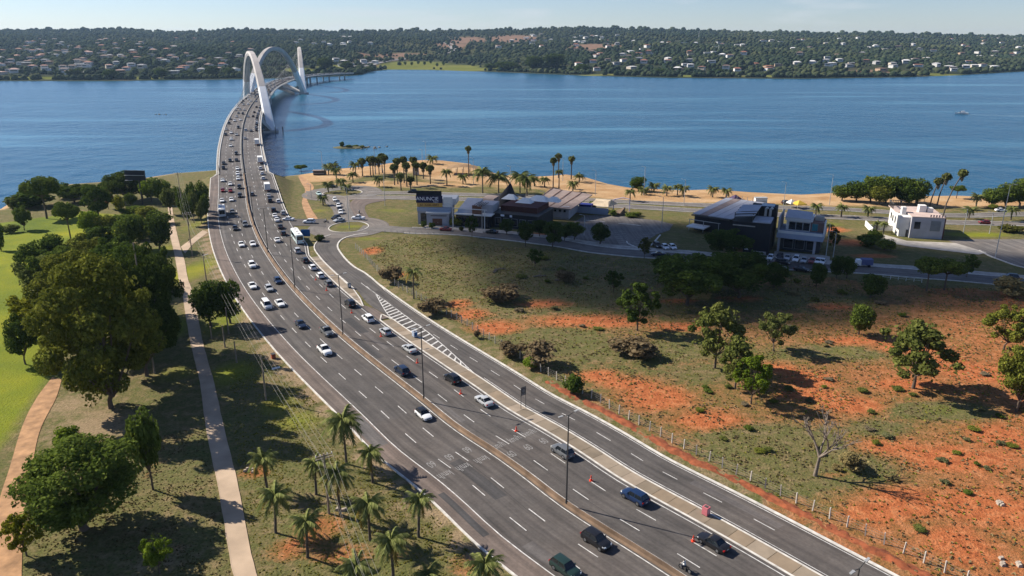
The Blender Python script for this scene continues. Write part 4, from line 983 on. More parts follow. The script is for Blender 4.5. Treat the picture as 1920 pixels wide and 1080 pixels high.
def far_palm(px, py, crown, wpx, kind, label, group, lean=None):
    P = hit(px, py); zt = top_z(P, crown); H = zt-P[2]; W = wpx/ppm(P)
    e = tag(empty('palm_tree', P), label, 'palm tree', group)
    off = (0, 0)
    if lean: off = ((lean-px)/ppm((P[0], P[1], zt)), 0)
    t = part('trunk', MB().tube([(off[0]*k*k, 0, H*k) for k in (0, .33, .66, 1)], [.34, .27, .25, .24], 6).mesh('trunk', PBARK), e)
    c = part('crown', R.choice(FANC if kind == 'fan' else FEAC), e); c.location = (off[0], 0, H); s = W*(.95 if kind == 'fan' else .6)
    c.scale = (s, s, s); c.rotation_euler = (0, 0, R.uniform(0, 6)); j = R.uniform(.5, .75) if kind == 'fan' else R.uniform(.7, 1.0); c.color = (j, j, j, 1)
    if kind == 'fan': k = part('dry_skirt', SKIRT, e); k.location = (off[0], 0, H-.35*s); k.scale = (s, s, s)
    return e
G1 = 'fan palms grouped on the lake park'
for a in [(680,330,303),(695,329,299),(700,331,299),(704,326,300),(711,327,301),(717,324,294),(722,335,296),(740,347,314),(746,345,303),(752,357,330),(763,350,311),(758,343,300),(776,339,300),(782,347,310),(794,335,311),(807,345,316),(770,356,336)]:
    far_palm(*a, 15, 'fan', 'tall fan palm in the grove on the sandy lake park', G1)
far_palm(879,332,279,12,'fan','tallest fan palm standing alone before the water by the thatched roof',None)
for a in [(1047,334,293),(1037,355,301),(1071,336,298)]: far_palm(*a, 13, 'fan', 'tall fan palm in the trio on the beach', 'fan palm trio on the beach')
for a in [(1743,389,340,1752),(1757,385,332,1766),(1767,409,325,1790)]: far_palm(*a[:3], 17, 'fan', 'leaning tall fan palm behind the white house', 'leaning fan palms behind the white house', a[3])
for a in [(616,327,312),(626,328,309),(632,351,318),(662,342,327),(616,361,345),(640,356,339),(650,363,349),(711,350,335),(606,385,370),(811,307,296),(667,330,308)]:
    far_palm(*a, 22, 'feather', 'feather palm around the lake park roundabout', 'feather palms around the lake park roundabout')
for a in [(1181,377,359),(1074,359,344),(1002,349,336),(1021,351,336),(1207,365,355),(1226,360,347),(1250,367,352),(1270,366,350),(1281,369,352),(1336,370,354),(1361,372,357),(1086,341,330),(838,348,322),(868,345,330)]:
    far_palm(*a, 22, 'feather', 'feather palm in the row along the beach', 'feather palms along the beach')
for a in [(1529,403,386),(1577,407,388),(1627,407,391),(1816,410,392),(1830,387,368),(1720,381,364),(1895,412,392),(1705,378,360)]: far_palm(*a, 24, 'feather', 'feather palm along the lakeside road near the white house', 'feather palms along the lakeside road')
for a in [(1643,434,418),(1656,438,420),(1553,441,423),(1048,352,322)]: far_palm(*a, 18, 'feather', 'young feather palm in a garden by the front street', 'young palms in gardens')
for a in [(905,362,322,40),(935,362,332,44),(975,362,330,40),(988,368,335,36)]: far_palm(*a, 'feather', 'dark garden palm rising between the dark restaurant roofs', 'garden palms of the restaurant')

# grass tufts on the field and verges: nobody could count them
def tufts(n, poly, seed, size, mat, name, keep=None):
    rng = np.random.default_rng(seed); poly = np.array(poly); lo, hi = poly.min(0), poly.max(0); P = lo+(hi-lo)*rng.random((n*3, 2)); P = P[inside(P, poly)]
    dens = np.sin(P[:, 0]*.31+1.7*np.sin(P[:, 1]*.23))*np.sin(P[:, 1]*.29+1.3*np.sin(P[:, 0]*.17)); P = P[rng.random(len(P)) < .30+.6*(dens > .1)][:n]; z = height(P); k = len(P)
    V, val = [], []
    for b in range(3):
        a = rng.random(k)*6.28; s = size*(.5+rng.random(k)); dx, dy = np.cos(a)*s, np.sin(a)*s; ln = (rng.random((k, 2))-.5)*s[:, None]
        V.append(np.stack([np.c_[P[:, 0]-dx*.7, P[:, 1]-dy*.7, z-.03], np.c_[P[:, 0]+dx*.7, P[:, 1]+dy*.7, z-.03], np.c_[P[:, 0]+ln[:, 0], P[:, 1]+ln[:, 1], z+s*.6]], 1)); val.append(rng.random(k))
    V = np.concatenate(V).reshape(-1, 3); me = np_mesh(name, V, np.arange(len(V)).reshape(-1, 3), mat, np.concatenate(val), 3)
    return me
fp = [hit(*p)[:2] for p in [(680,465),(760,442),(960,462),(1300,500),(1700,530),(1930,545),(2050,700),(2050,1300),(1780,1120),(1500,960),(1100,745),(800,575)]]
g1 = struct(link('dry_grass', tufts(15000, fp, 1, .34, LEAF_DRY, 'dry_grass'), color=(1.25, 1.15, .95)), 'stuff'); g1['label'] = 'dry grass tufts scattered over the red field'
g2 = struct(link('green_grass', tufts(9000, fp, 2, .30, LEAF, 'green_grass'), color=(1.9, 1.6, 1.2)), 'stuff'); g2['label'] = 'green grass tufts scattered over the red field'
vp = [hit(*p)[:2] for p in [(430,720),(470,650),(560,720),(700,870),(860,1010),(930,1078),(900,1150),(500,1150),(450,900)]]
g3 = struct(link('verge_grass', tufts(7000, vp, 3, .22, LEAF, 'verge_grass'), color=(1.9, 1.5, 1.1)), 'stuff'); g3['label'] = 'short grass tufts on the palm verge'
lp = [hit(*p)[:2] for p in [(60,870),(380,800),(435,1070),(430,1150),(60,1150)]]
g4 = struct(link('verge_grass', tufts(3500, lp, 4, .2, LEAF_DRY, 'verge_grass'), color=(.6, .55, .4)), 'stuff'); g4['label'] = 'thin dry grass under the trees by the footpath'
# low green shrubs dotted over red earth
for i in range(95):
    px, py = (R.uniform(1300, 1915), R.uniform(690, 1060)) if i < 60 else (R.uniform(760, 1700), R.uniform(480, 690))
    if py > 560+(px-900)*.58: continue
    T(px, py, R.uniform(14, 28), py-R.uniform(4, 8), R.choice(['bush', 'bush', 'brush']), R.choice(['mid', 'olive', 'pale']), 'low weed clump on the bare red earth', 'weed_clump', 'weed clumps on red earth', 'weed')
# ------------------------------------------------------------------ vehicles
def wheel_meshes(r, w):
    n = 14; ring = lambda rad, y: [(rad*math.cos(2*math.pi*k/n), y, rad*math.sin(2*math.pi*k/n)) for k in range(n)]
    m = MB(); m.strip([[p for p in ring(a, y)+ring(a, y)[:1]] for a, y in ((r*.62, -w/2), (r, -w/2), (r, w/2), (r*.62, w/2))])
    m.add(ring(r*.62, -w/2), [list(range(n))]); 
    t = m.mesh('tyre', BLACK)
    m = MB(); m.add(ring(r*.64, w/2-.01), [list(range(n))[::-1]])
    for k in range(5):
        a = 2*math.pi*k/5; c, s = math.cos(a), math.sin(a); m.add([(r*.1*-s, w/2+.012, r*.1*c), (r*.1*s, w/2+.012, -r*.1*c), (r*.6*c+r*.09*s, w/2+.012, r*.6*s-r*.09*c), (r*.6*c-r*.09*s, w/2+.012, r*.6*s+r*.09*c)], [(0, 1, 2, 3)])
    return t, m.mesh('rim', RIM)
CARS = dict(
 sedan=dict(L=4.55, W=1.80, H=1.46, hood=.90, belt=.95, deck=1.0, wb=2.62, wf=.95, rf=.25, rr=-.80, wr=-1.50, bed=0),
 hatch=dict(L=4.05, W=1.76, H=1.50, hood=.92, belt=.97, deck=1.0, wb=2.50, wf=.85, rf=.25, rr=-1.35, wr=-1.80, bed=0),
 suv=dict(L=4.5, W=1.86, H=1.70, hood=1.05, belt=1.08, deck=1.1, wb=2.65, wf=.95, rf=.35, rr=-1.65, wr=-2.05, bed=0),
 pickup=dict(L=5.2, W=1.88, H=1.78, hood=1.08, belt=1.12, deck=1.06, wb=3.05, wf=1.05, rf=.45, rr=-.55, wr=-.78, bed=1),
 van=dict(L=4.9, W=1.92, H=2.0, hood=1.15, belt=1.18, deck=1.2, wb=2.95, wf=1.75, rf=1.1, rr=-2.25, wr=-2.38, bed=0))
def car_parts(k):
    c = CARS[k]; L, W, H = c['L'], c['W'], c['H']; w = W/2; h2 = L/2; out = []
    st = [(h2, .62, .74, .34), (h2-.05, .72, .84, .26), (h2-.22, c['hood']-.14, .93, .22), (h2-.55, c['hood']-.05, .98, .2), (c['wf']+.08, c['hood']+.02, 1, .2), (c['wf']-.25, c['belt'], 1, .2), (0, c['belt'], 1, .2), (c['wr']+.3, c['belt']+.02, 1, .2), (c['wr']-.05, c['deck'], .99, .2), (-h2+.25, c['deck']-.02, .96, .22), (-h2+.06, c['deck']-.12, .90, .28), (-h2, .66, .82, .36)]
    rows = []
    for x, zt, f, zb in st:
        ww = w*f; zm = (zb+zt)*.5
        half = [(ww*.90, zb), (ww*.99, zb+.16), (ww, zm), (ww*.97, zt-.14), (ww*.90, zt-.03), (ww*.55, zt+.015)]
        rows.append([(x, y, z) for y, z in half]+[(x, 0, zt+.03)]+[(x, -y, z) for y, z in half[::-1]])
    m = MB().strip(rows)
    for r in (rows[0], rows[-1][::-1]): m.add(r, [list(range(len(r)))])
    b0 = [(x, y, .2) for x, y in ((h2-.2, w*.85), (-h2+.2, w*.85), (-h2+.2, -w*.85), (h2-.2, -w*.85))]; m.add(b0, [(0, 1, 2, 3)])
    if c['bed']:
        m.box(-h2+.14, c['wr']-.1, -w*.78, w*.78, c['deck']-.02, c['deck']+.045, 1)
    out.append(('body', m.mesh('body', [CPAINT, BLACK], 42)))
    zb, zr = c['belt']-.03, H-.06; wb_, wr_ = w*.90, w*.70
    B = {'fl': (c['wf'], wb_, zb), 'rl': (c['wr'], wb_, zb), 'Fl': (c['rf'], wr_, zr), 'Rl': (c['rr'], wr_, zr)}
    B.update({k_[0]+'r': (v[0], -v[1], v[2]) for k_, v in list(B.items())})
    out.append(('windscreen', MB().quad(B['fl'], B['Fl'], B['Fr'], B['fr']).mesh('windscreen', GLASS)))
    out.append(('rear_window', MB().quad(B['rr'], B['Rr'], B['Rl'], B['rl']).mesh('rear_window', GLASS)))
    for s in 'lr':
        out.append(('side_window', MB().quad(B['f'+s], B['r'+s], B['R'+s], B['F'+s]).mesh('side_window', GLASS)))
    m = MB(); x0, x1 = c['rf'], c['rr']; n = 5; rows = []
    for i in range(n+1):
        x = x0+(x1-x0)*i/n; b = .035*math.sin(math.pi*i/n)
        rows.append([(x, wr_*f, zr+dz+b*(dz > .01)) for f, dz in ((1.03, -.03), (1.0, .015), (.6, .055), (0, .065), (-.6, .055), (-1, .015), (-1.03, -.03))])
    m.strip(rows)
    for s in 'lr':
        for a, b in (('f', 'F'), ('r', 'R')): m.bar(Vector(B[a+s])*1.006, Vector(B[b+s])*1.004, .075, .05)
        xm = (x0+x1)/2+.1; sg = 1 if s == 'l' else -1; m.bar((xm, sg*wb_*1.008, zb), (xm, sg*wr_*1.01, zr), .09, .03)
        if k in ('suv', 'hatch', 'van', 'pickup') : pass
    out.append(('roof', m.mesh('roof', CPAINT, 50)))
    for sg in (1, -1):
        out.append(('headlight', MB().hexa([(h2-.28, sg*w*.62, c['hood']-.30), (h2-.03, sg*w*.50, c['hood']-.34), (h2-.10, sg*w*.83, c['hood']-.34), (h2-.42, sg*w*.965, c['hood']-.30)]+[(h2-.30, sg*w*.60, c['hood']-.12), (h2-.10, sg*w*.50, c['hood']-.2), (h2-.16, sg*w*.84, c['hood']-.2), (h2-.46, sg*w*.97, c['hood']-.13)]).mesh('headlight', LAMPW)))
        out.append(('tail_light', MB().box(-h2-.012, -h2+.2, min(sg*w*.62, sg*w*.93), max(sg*w*.62, sg*w*.93), c['deck']-.32, c['deck']-.13).mesh('tail_light', LAMPR)))
        out.append(('mirror', MB().box(c['wf']-.32, c['wf']-.16, min(sg*(w*.93), sg*(w+.16)), max(sg*(w*.93), sg*(w+.16)), zb+.02, zb+.17).mesh('mirror', CPAINT)))
    out.append(('number_plate', MB().box(-h2-.02, -h2+.05, -.2, .2, .62, .74).mesh('number_plate', PLATE)))
    out.append(('grille', MB().box(h2-.08, h2+.012, -w*.45, w*.45, .42, .60).mesh('grille', BLACK)))
    r = .33 if k in ('sedan', 'hatch') else .37
    return out, [(sx*c['wb']/2+(.06), sy*(w-.09)) for sx in (1, -1) for sy in (1, -1)], wheel_meshes(r, .22), r
CP_ = {k: car_parts(k) for k in CARS}
def simple_car(k):
    pr, wh, (ty, ri), r = CP_[k]; m = MB(); mats = [CPAINT, GLASS, BLACK, LAMPR, LAMPW]
    mi = dict(body=0, roof=0, mirror=0, windscreen=1, rear_window=1, side_window=1, tail_light=3, headlight=4, number_plate=0, grille=2)
    for nme, me in pr: m.add([v.co for v in me.vertices], [list(p.vertices) for p in me.polygons], mi[nme])
    for x, y in wh: m.add([v.co+Vector((x, y, r)) for v in ty.vertices], [list(p.vertices) for p in ty.polygons], 2)
    return m.mesh('far_'+k, mats, 40)
SIMPLE = {k: simple_car(k) for k in CARS}
PC = dict(white=(.78, .78, .77), silver=(.42, .43, .44), grey=(.12, .125, .13), black=(.012, .012, .014), blue=(.010, .026, .075), navy=(.012, .022, .05), red=(.20, .02, .015), green=(.015, .035, .03), teal=(.55, .70, .66), beige=(.40, .35, .28))
NAMES = dict(sedan='sedan', hatch='hatchback', suv='suv', pickup='pickup_truck', van='van')
def car(P, h, k, col, label, full=True, group=None, roof=None):
    pr, wh, (ty, ri), r = CP_[k]; c = PC[col]
    if not full:
        o = link(NAMES[k], SIMPLE[k], None, P, h, c); return tag(o, label, 'van' if k == 'van' else 'car', group)
    e = tag(empty(NAMES[k], P, h), label, 'van' if k == 'van' else 'pickup' if k == 'pickup' else 'car', group)
    for nme, me in pr:
        o = part(nme, me, e, PC[roof] if (roof and nme == 'roof') else c)
        if roof and nme == 'roof': o['label'] = roof+' roof'
    for x, y in wh:
        w_ = part('wheel', ty, e, None, (x, y, r), 0 if y > 0 else math.pi); part('rim', ri, w_)
    return e
def mainroad(px, py, k, col, label, full=True, away=None, group=None, roof=None, snap=True):
    P = at_road(px, py, .65); s, d = to_sd(P); Q = rp(s, d, RZ+.01)
    if snap:
        lanes = [-13.2, -9.7, -6.2, -2.4, 2.6, 5.8, 9.3, 12.5]; dn = min(lanes, key=lambda q: abs(q-d)); d = d+(dn-d)*.6; Q = rp(s, d, RZ+.01)
    aw = d > 0 if away is None else away; h = heading(s)+(0 if aw else math.pi)
    return car(Q, h, k, col, label, full, group, roof)
near = [
 (792,777,'hatch','white','white hatchback with black roof just above the painted speed legends','black'),(1116,1014,'suv','black','large black SUV driving beside the median barrier'),(1060,1066,'suv','green','very dark green SUV in the middle lane beside the large black SUV'),(606,657,'pickup','white','white pickup in the middle lane ahead of the dark grey pickup'),(615,621,'pickup','grey','dark grey pickup hugging the median barrier'),(568,607,'sedan','navy','dark navy sedan beside the dark grey pickup'),(502,572,'van','white','white van with dark windows beside a white sedan'),(525,568,'sedan','white','white sedan driving alongside the white van'),(508,540,'hatch','silver','silver hatchback following the white sedan and van'),(522,526,'hatch','blue','small blue hatchback next to the median'),(476,535,'sedan','white','white sedan between outer lane line and silver hatchback'),(473,497,'suv','white','white SUV alone ahead of a white pair'),(453,458,'sedan','white','outer white sedan of a side by side pair'),(472,457,'sedan','white','inner white sedan of a side by side pair'),(441,428,'hatch','black','dark hatchback just ahead of the white coach'),(459,421,'suv','grey','grey SUV beside the median near a motorcycle'),
 (1333,1019,'sedan','black','long black sedan beside the paved island near the pink box'),(1188,931,'suv','blue','dark blue SUV beside the paved island'),(1050,847,'suv','grey','dark grey SUV with roof rails next to the lane legends'),(910,751,'sedan','silver','silver sedan near the framed road sign'),(847,710,'suv','black','black SUV with bright side beside the paved island'),(755,694,'suv','navy','dark SUV in the middle lane between cones and median'),(768,653,'sedan','silver','silver sedan ahead of the black SUV'),(723,621,'hatch','silver','silver grey hatchback at the nose of the hatched marking'),(689,597,'suv','white','white SUV at the merge gap'),(656,569,'suv','black','black SUV at the tip of the first island'),(618,531,'hatch','grey','dark grey hatchback in the queue beside the first island'),(602,516,'hatch','white','white hatchback in the queue, ahead of the dark grey one'),(588,501,'hatch','white','white hatchback in the queue, behind a black car'),(571,488,'hatch','black','black hatchback in the queue behind the bus'),(557,470,'suv','silver','silver SUV directly behind the bus'),(517,450,'sedan','white','white sedan in the lane beside the bus')]
for a in near: mainroad(*a[:5], roof=a[5] if len(a) > 5 else None)
GB = 'cars on the highway before the bridge'
mid = [(437,397,'hatch','grey'),(416,376,'sedan','white'),(435,374,'sedan','white'),(449,367,'suv','black'),(419,357,'hatch','red'),(431,358,'hatch','red'),(449,351,'suv','black'),(418,338,'sedan','white'),(431,345,'sedan','white'),(446,335,'suv','white'),(445,326,'suv','white'),(445,316,'sedan','white'),(422,315,'hatch','black'),(423,306,'sedan','black'),(434,301,'hatch','black'),(443,300,'sedan','black'),(443,288,'suv','black'),(435,273,'sedan','white'),(436,261,'suv','white'),
 (526,438,'hatch','black'),(523,425,'sedan','black'),(517,412,'sedan','white'),(513,404,'sedan','white'),(530,399,'hatch','silver'),(513,394,'suv','black'),(506,376,'suv','black'),(521,377,'hatch','white'),(504,366,'sedan','silver'),(472,364,'hatch','grey'),(491,334,'hatch','white'),(489,325,'hatch','white'),(485,315,'hatch','white'),(459,259,'sedan','silver')]
PL = dict(white='white', black='black', grey='grey', red='dark red', silver='silver')
for px, py, k, c in mid:
    tow = 'coming off the bridge' if to_sd(at_road(px, py))[1] < 0 else 'heading for the bridge'
    mainroad(px, py, k, c, '%s %s %s in dense traffic at the abutment' % (PL[c], NAMES[k].replace('_', ' '), tow), False, group=GB)
# traffic on the deck
rr = random.Random(12)
def deck_car(s, d, c, k):
    tow = 'coming towards the near shore' if d < 0 else 'heading for the far shore'
    car(rp(s, d, RZ+.01), heading(s)+(math.pi if d < 0 else 0), k, c, '%s %s on the bridge deck %s' % (PL[c], NAMES[k].replace('_', ' '), tow), False, 'cars crossing the bridge')
for (s_lo, s_hi, step) in ((455, 1420, 26),):
    for d in (-9.6, -6.2, -2.6):
        s = s_lo+rr.uniform(0, 20)
        while s < s_hi: deck_car(s, d+rr.uniform(-.3, .3), rr.choice(['white', 'white', 'silver', 'black', 'grey', 'black', 'white']), rr.choice(['sedan', 'hatch', 'suv'])); s += rr.uniform(18, 72)
    for d, lo, hi in ((2.6, 50, 160), (5.9, 30, 110), (9.3, 8.5, 17)):
        s = s_lo+rr.uniform(0, 30)
        while s < s_hi: deck_car(s, d+rr.uniform(-.3, .3), rr.choice(['black', 'black', 'grey', 'white', 'black', 'silver']), rr.choice(['sedan', 'hatch', 'suv'])); s += rr.uniform(lo, hi)
# cars off the highway: (px, py, heading target px, kind, colour, label)
def offcar(px, py, tx, ty, k, c, label, full=False, group=None):
    P = hit(px, py); Q = hit(tx, ty); h = math.atan2(Q[1]-P[1], Q[0]-P[0]); P[2] = hgt(P[0], P[1])+.14
    return car(P, h, k, c, label, full, group)
for a in [(541,414,520,413,'sedan','white','white sedan joining the highway from the side road'),(580,419,560,419,'suv','white','white SUV on the side road by the blue sign'),(630,411,618,414,'hatch','black','black hatchback entering the small roundabout'),(636,416,620,419,'sedan','silver','silver sedan circling the small roundabout'),(639,401,641,410,'hatch','white','white hatchback last before the roundabout in the white queue'),(637,395,640,403,'sedan','black','dark sedan between two white cars of the queue'),(635,389,638,397,'hatch','white','white hatchback in the middle of the queue'),(633,382,636,390,'sedan','grey','grey sedan tucked in the white queue'),(628,377,632,385,'hatch','white','white hatchback at the tail of the queue'),(598,366,605,370,'sedan','teal','white and teal sedan rounding the upper roundabout'),(672,412,655,411,'pickup','white','white pickup beside the pedestrian at the roundabout'),(623,352,640,352,'suv','black','black SUV parked under the roundabout palms'),(835,433,820,432,'sedan','red','dark red sedan on the front street by the sign building'),(922,438,900,436,'sedan','black','black sedan on the front street by the glass pavilion'),(1893,524,1870,522,'suv','navy','dark SUV on the front street at the field corner'),(1876,397,1895,397,'sedan','white','white sedan on the lakeside road under the lakeside trees'),(1845,420,1825,419,'hatch','red','dark red hatchback on the lower lakeside road'),(773,362,760,362,'suv','black','black SUV on the lakeside road behind the sign building'),(1475,383,1490,383,'suv','black','dark SUV parked on the beach by the yellow gazebo'),(1234,480,1215,479,'sedan','navy','dark sedan on the front street at the car park exit')]: offcar(*a)
GPK = 'cars parked before the framed house'
for a in [(1444,487,1440,492,'hatch','white'),(1461,486,1458,491,'suv','black'),(1476,487,1473,492,'sedan','silver'),(1492,490,1489,495,'suv','white'),(1507,492,1504,497,'sedan','silver'),(1522,493,1519,498,'sedan','red'),(1533,494,1530,499,'hatch','white'),(1541,495,1538,500,'hatch','white'),(1432,501,1445,503,'sedan','white'),(1467,496,1480,498,'suv','black'),(1461,505,1474,507,'sedan','silver'),(1503,509,1516,511,'sedan','black'),(1232,464,1236,467,'suv','black'),(1247,467,1251,470,'hatch','white'),(1261,467,1265,470,'hatch','white')]:
    cp = a[0] < 1300
    offcar(*a, '%s %s %s' % (PL[a[5]], NAMES[a[4]].replace('_', ' '), 'parked at the corner of the central car park' if cp else 'parked nose out before the framed house' if a[1] < 496 else 'parked along the kerb before the framed house'), group='cars at the car park corner' if cp else GPK)

# buses and trucks
def bus(P, h, label, roofc=(.75, .75, .73), bodyc=(.62, .74, .72), L=11.5, W=2.5, H=3.25):
    e = tag(empty('bus', P, h), label, 'bus'); w = W/2
    m = MB(); prof = [(-w, .35), (-w, H-.25), (-w+.22, H), (w-.22, H), (w, H-.25), (w, .35)]
    xs = [(-L/2, .96), (-L/2+.18, 1), (L/2-.25, 1), (L/2, .94)]
    rows = [[(x, y*f, .35+(z-.35)*f) for y, z in prof] for x, f in xs]; m.strip([r[::-1] for r in rows])
    for r in (rows[0], rows[-1][::-1]): m.add(r, [list(range(6))])
    m.quad(*[(x, y, .36) for x, y in ((L/2, -w), (L/2, w), (-L/2, w), (-L/2, -w))])
    part('body', m.mesh('body', CPAINT, 40), e, bodyc)
    part('roof', MB().box(-L/2+.2, L/2-.3, -w+.28, w-.28, H-.01, H+.05).mesh('roof', ANY), e, roofc)
    for k in range(3): part('roof_hatch', MB().box(-.4, .4, -.35, .35, H+.05, H+.18).mesh('roof_hatch', ANY), e, (.5, .5, .5), (-3.5+k*3.4, 0, 0))
    n = 7; pw = (L-1.2)/n
    for sg in (1, -1):
        for i in range(n): part('side_window', MB().box(-L/2+.5+i*pw+.05, -L/2+.5+(i+1)*pw-.05, min(sg*(w-.03), sg*(w+.015)), max(sg*(w-.03), sg*(w+.015)), 1.45, 2.75).mesh('side_window', GLASS), e)
        part('tail_light', MB().box(-L/2-.02, -L/2+.05, min(sg*.8, sg*1.1), max(sg*.8, sg*1.1), .8, 1.2).mesh('tail_light', LAMPR), e)
    part('rear_window', MB().box(-L/2-.02, -L/2+.06, -w*.8, w*.8, 1.5, 2.85).mesh('rear_window', GLASS), e)
    part('windscreen', MB().box(L/2-.06, L/2+.02, -w*.82, w*.82, 1.2, 2.75).mesh('windscreen', GLASS), e)
    ty, ri = wheel_meshes(.48, .3)
    for x in (L/2-2.4, -L/2+2.6):
        for sg in (1, -1): q = part('wheel', ty, e, None, (x, sg*(w-.13), .48), 0 if sg > 0 else math.pi); part('rim', ri, q)
    return e
P = at_road(541, 445, 1.5); s, d = to_sd(P); bus(rp(s, 12.0, RZ), heading(s), 'white roofed pale green city bus in the right lane before the junction')
P = at_road(416, 396, 1.5); s, d = to_sd(P); bus(rp(s, -9.8, RZ), heading(s)+math.pi, 'white coach with dark front coming off the bridge', (.78, .78, .77), (.70, .70, .70), 9.5)
def truck(px, py, L, H, label, boxc=(.75, .75, .74), cabc=(.65, .65, .65)):
    P = at_road(px, py, 1.5); s, d = to_sd(P); e = tag(empty('box_truck', rp(s, 9.3, RZ), heading(s)), label, 'truck')
    part('cargo_box', MB().box(-L/2, L/2-2.1, -1.2, 1.2, .95, H).mesh('cargo_box', ANY), e, boxc)
    part('chassis', MB().box(-L/2+.2, L/2-.2, -.5, .5, .55, .95).mesh('chassis', BLACK), e)
    m = MB(); m.hexa([(L/2-2, -1.1, .5), (L/2, -1.1, .5), (L/2, 1.1, .5), (L/2-2, 1.1, .5), (L/2-2, -1.05, 2.4), (L/2-.45, -1.0, 2.4), (L/2-.45, 1.0, 2.4), (L/2-2, 1.05, 2.4)]); part('cab', m.mesh('cab', CPAINT), e, cabc)
    part('tail_light', MB().box(-L/2-.03, -L/2+.1, -1.1, 1.1, .7, .9).mesh('tail_light', LAMPR), e)
    ty, ri = wheel_meshes(.45, .3)
    for x in (-L/2+1.3, L/2-1.2):
        for sg in (1, -1): q = part('wheel', ty, e, None, (x, sg*1.05, .45), 0 if sg > 0 else math.pi); part('rim', ri, q)
truck(498,351,7.5,3.6,'white box truck with dark back doors heading for the bridge'); truck(481,300,8,3.6,'white box truck at the start of the bridge deck'); truck(477,267,8,3.6,'white box truck farther along the bridge deck')
P = hit(1617, 500); P[2] += .14; e = tag(empty('small_truck', P, math.radians(170)), 'small blue and white truck on the front street under the dark tree pair', 'truck')
part('cargo_box', MB().box(-2.6, .6, -1.05, 1.05, .7, 2.4).mesh('cargo_box', ANY), e, (.12, .14, .28)); part('cab', MB().hexa([(.7, -1, .4), (2.4, -1, .4), (2.4, 1, .4), (.7, 1, .4), (.7, -.95, 2.1), (1.9, -.9, 2.1), (1.9, .9, 2.1), (.7, .95, 2.1)]).mesh('cab', CPAINT), e, PC['white'])
ty, ri = wheel_meshes(.4, .25)
for x in (-1.6, 1.6):
    for sg in (1, -1): part('wheel', ty, e, None, (x, sg*.95, .4))

# people (one skinned surface each) and motorcycles
def skin_person(name, J, E_, root, mats, zsplit):
    me = bpy.data.meshes.new(name); me.from_pydata([j[0] for j in J], E_, []); o = bpy.data.objects.new(name, me); COL.objects.link(o)
    sk = o.modifiers.new('skin', 'SKIN'); sk.use_smooth_shade = True; o.modifiers.new('sub', 'SUBSURF').levels = 1
    for i, j in enumerate(J):
        v = me.skin_vertices[0].data[i]; v.radius = (j[1], j[1]*j[2] if len(j) > 2 else j[1]); v.use_root = i == root
    dg = bpy.context.evaluated_depsgraph_get(); r = bpy.data.meshes.new_from_object(o.evaluated_get(dg)); bpy.data.objects.remove(o)
    r.materials.clear()
    for m in mats: r.materials.append(m)
    for p in r.polygons: p.material_index = zsplit(p.center)
    return r
SKIN = M('skin', (.35, .2, .13), .6, var=0); SHIRT = M('dark_shirt', (.03, .03, .035), .9, var=.1); PANTS = M('dark_trousers', (.025, .03, .05), .9, var=.1); SHIRT2 = M('pale_shirt', (.5, .5, .48), .9, var=.1); HELM = M('black_helmet', (.015, .015, .016), .25, var=0)
ride = skin_person('rider', [((0, 0, .86), .15, .9), ((.08, 0, 1.1), .15, .75), ((.2, 0, 1.36), .14, .7), ((.25, 0, 1.48), .06), ((.29, 0, 1.63), .12), ((.22, .2, 1.34), .065), ((.36, .32, 1.12), .05), ((.62, .30, 1.05), .04), ((.22, -.2, 1.34), .065), ((.36, -.32, 1.12), .05), ((.62, -.30, 1.05), .04), ((.05, .13, .82), .1), ((.42, .2, .74), .085), ((.22, .2, .36), .06), ((.38, .2, .28), .05), ((.05, -.13, .82), .1), ((.42, -.2, .74), .085), ((.22, -.2, .36), .06), ((.38, -.2, .28), .05)],
    [(0, 1), (1, 2), (2, 3), (3, 4), (2, 5), (5, 6), (6, 7), (2, 8), (8, 9), (9, 10), (0, 11), (11, 12), (12, 13), (13, 14), (0, 15), (15, 16), (16, 17), (17, 18)], 0, [SHIRT2, PANTS, SKIN, HELM], lambda c: 3 if c.z > 1.46 else 2 if (abs(c.y) > .26 and c.x > .5) else 0 if c.z > .92 else 1)
walkp = skin_person('walker', [((0, 0, .95), .13, .8), ((0, 0, 1.15), .14, .75), ((0, 0, 1.4), .14, .7), ((0, 0, 1.52), .055), ((.02, 0, 1.67), .1), ((0, .19, 1.38), .06), ((-.05, .25, 1.1), .045), ((.1, .26, .88), .035), ((0, -.19, 1.38), .06), ((.05, -.25, 1.1), .045), ((.02, -.26, .86), .035), ((.02, .1, .88), .09), ((.14, .1, .5), .065), ((.1, .1, .08), .045), ((.24, .1, .04), .04), ((-.02, -.1, .88), .09), ((-.04, -.1, .5), .065), ((-.24, -.1, .12), .045), ((-.14, -.1, .05), .04)],
    [(0, 1), (1, 2), (2, 3), (3, 4), (2, 5), (5, 6), (6, 7), (2, 8), (8, 9), (9, 10), (0, 11), (11, 12), (12, 13), (13, 14), (0, 15), (15, 16), (16, 17), (17, 18)], 0, [SHIRT, PANTS, SKIN, BLACK], lambda c: 2 if c.z > 1.48 else 2 if (abs(c.y) > .22 and c.z < 1.0 and c.z > .8) else 0 if c.z > .95 else 1)
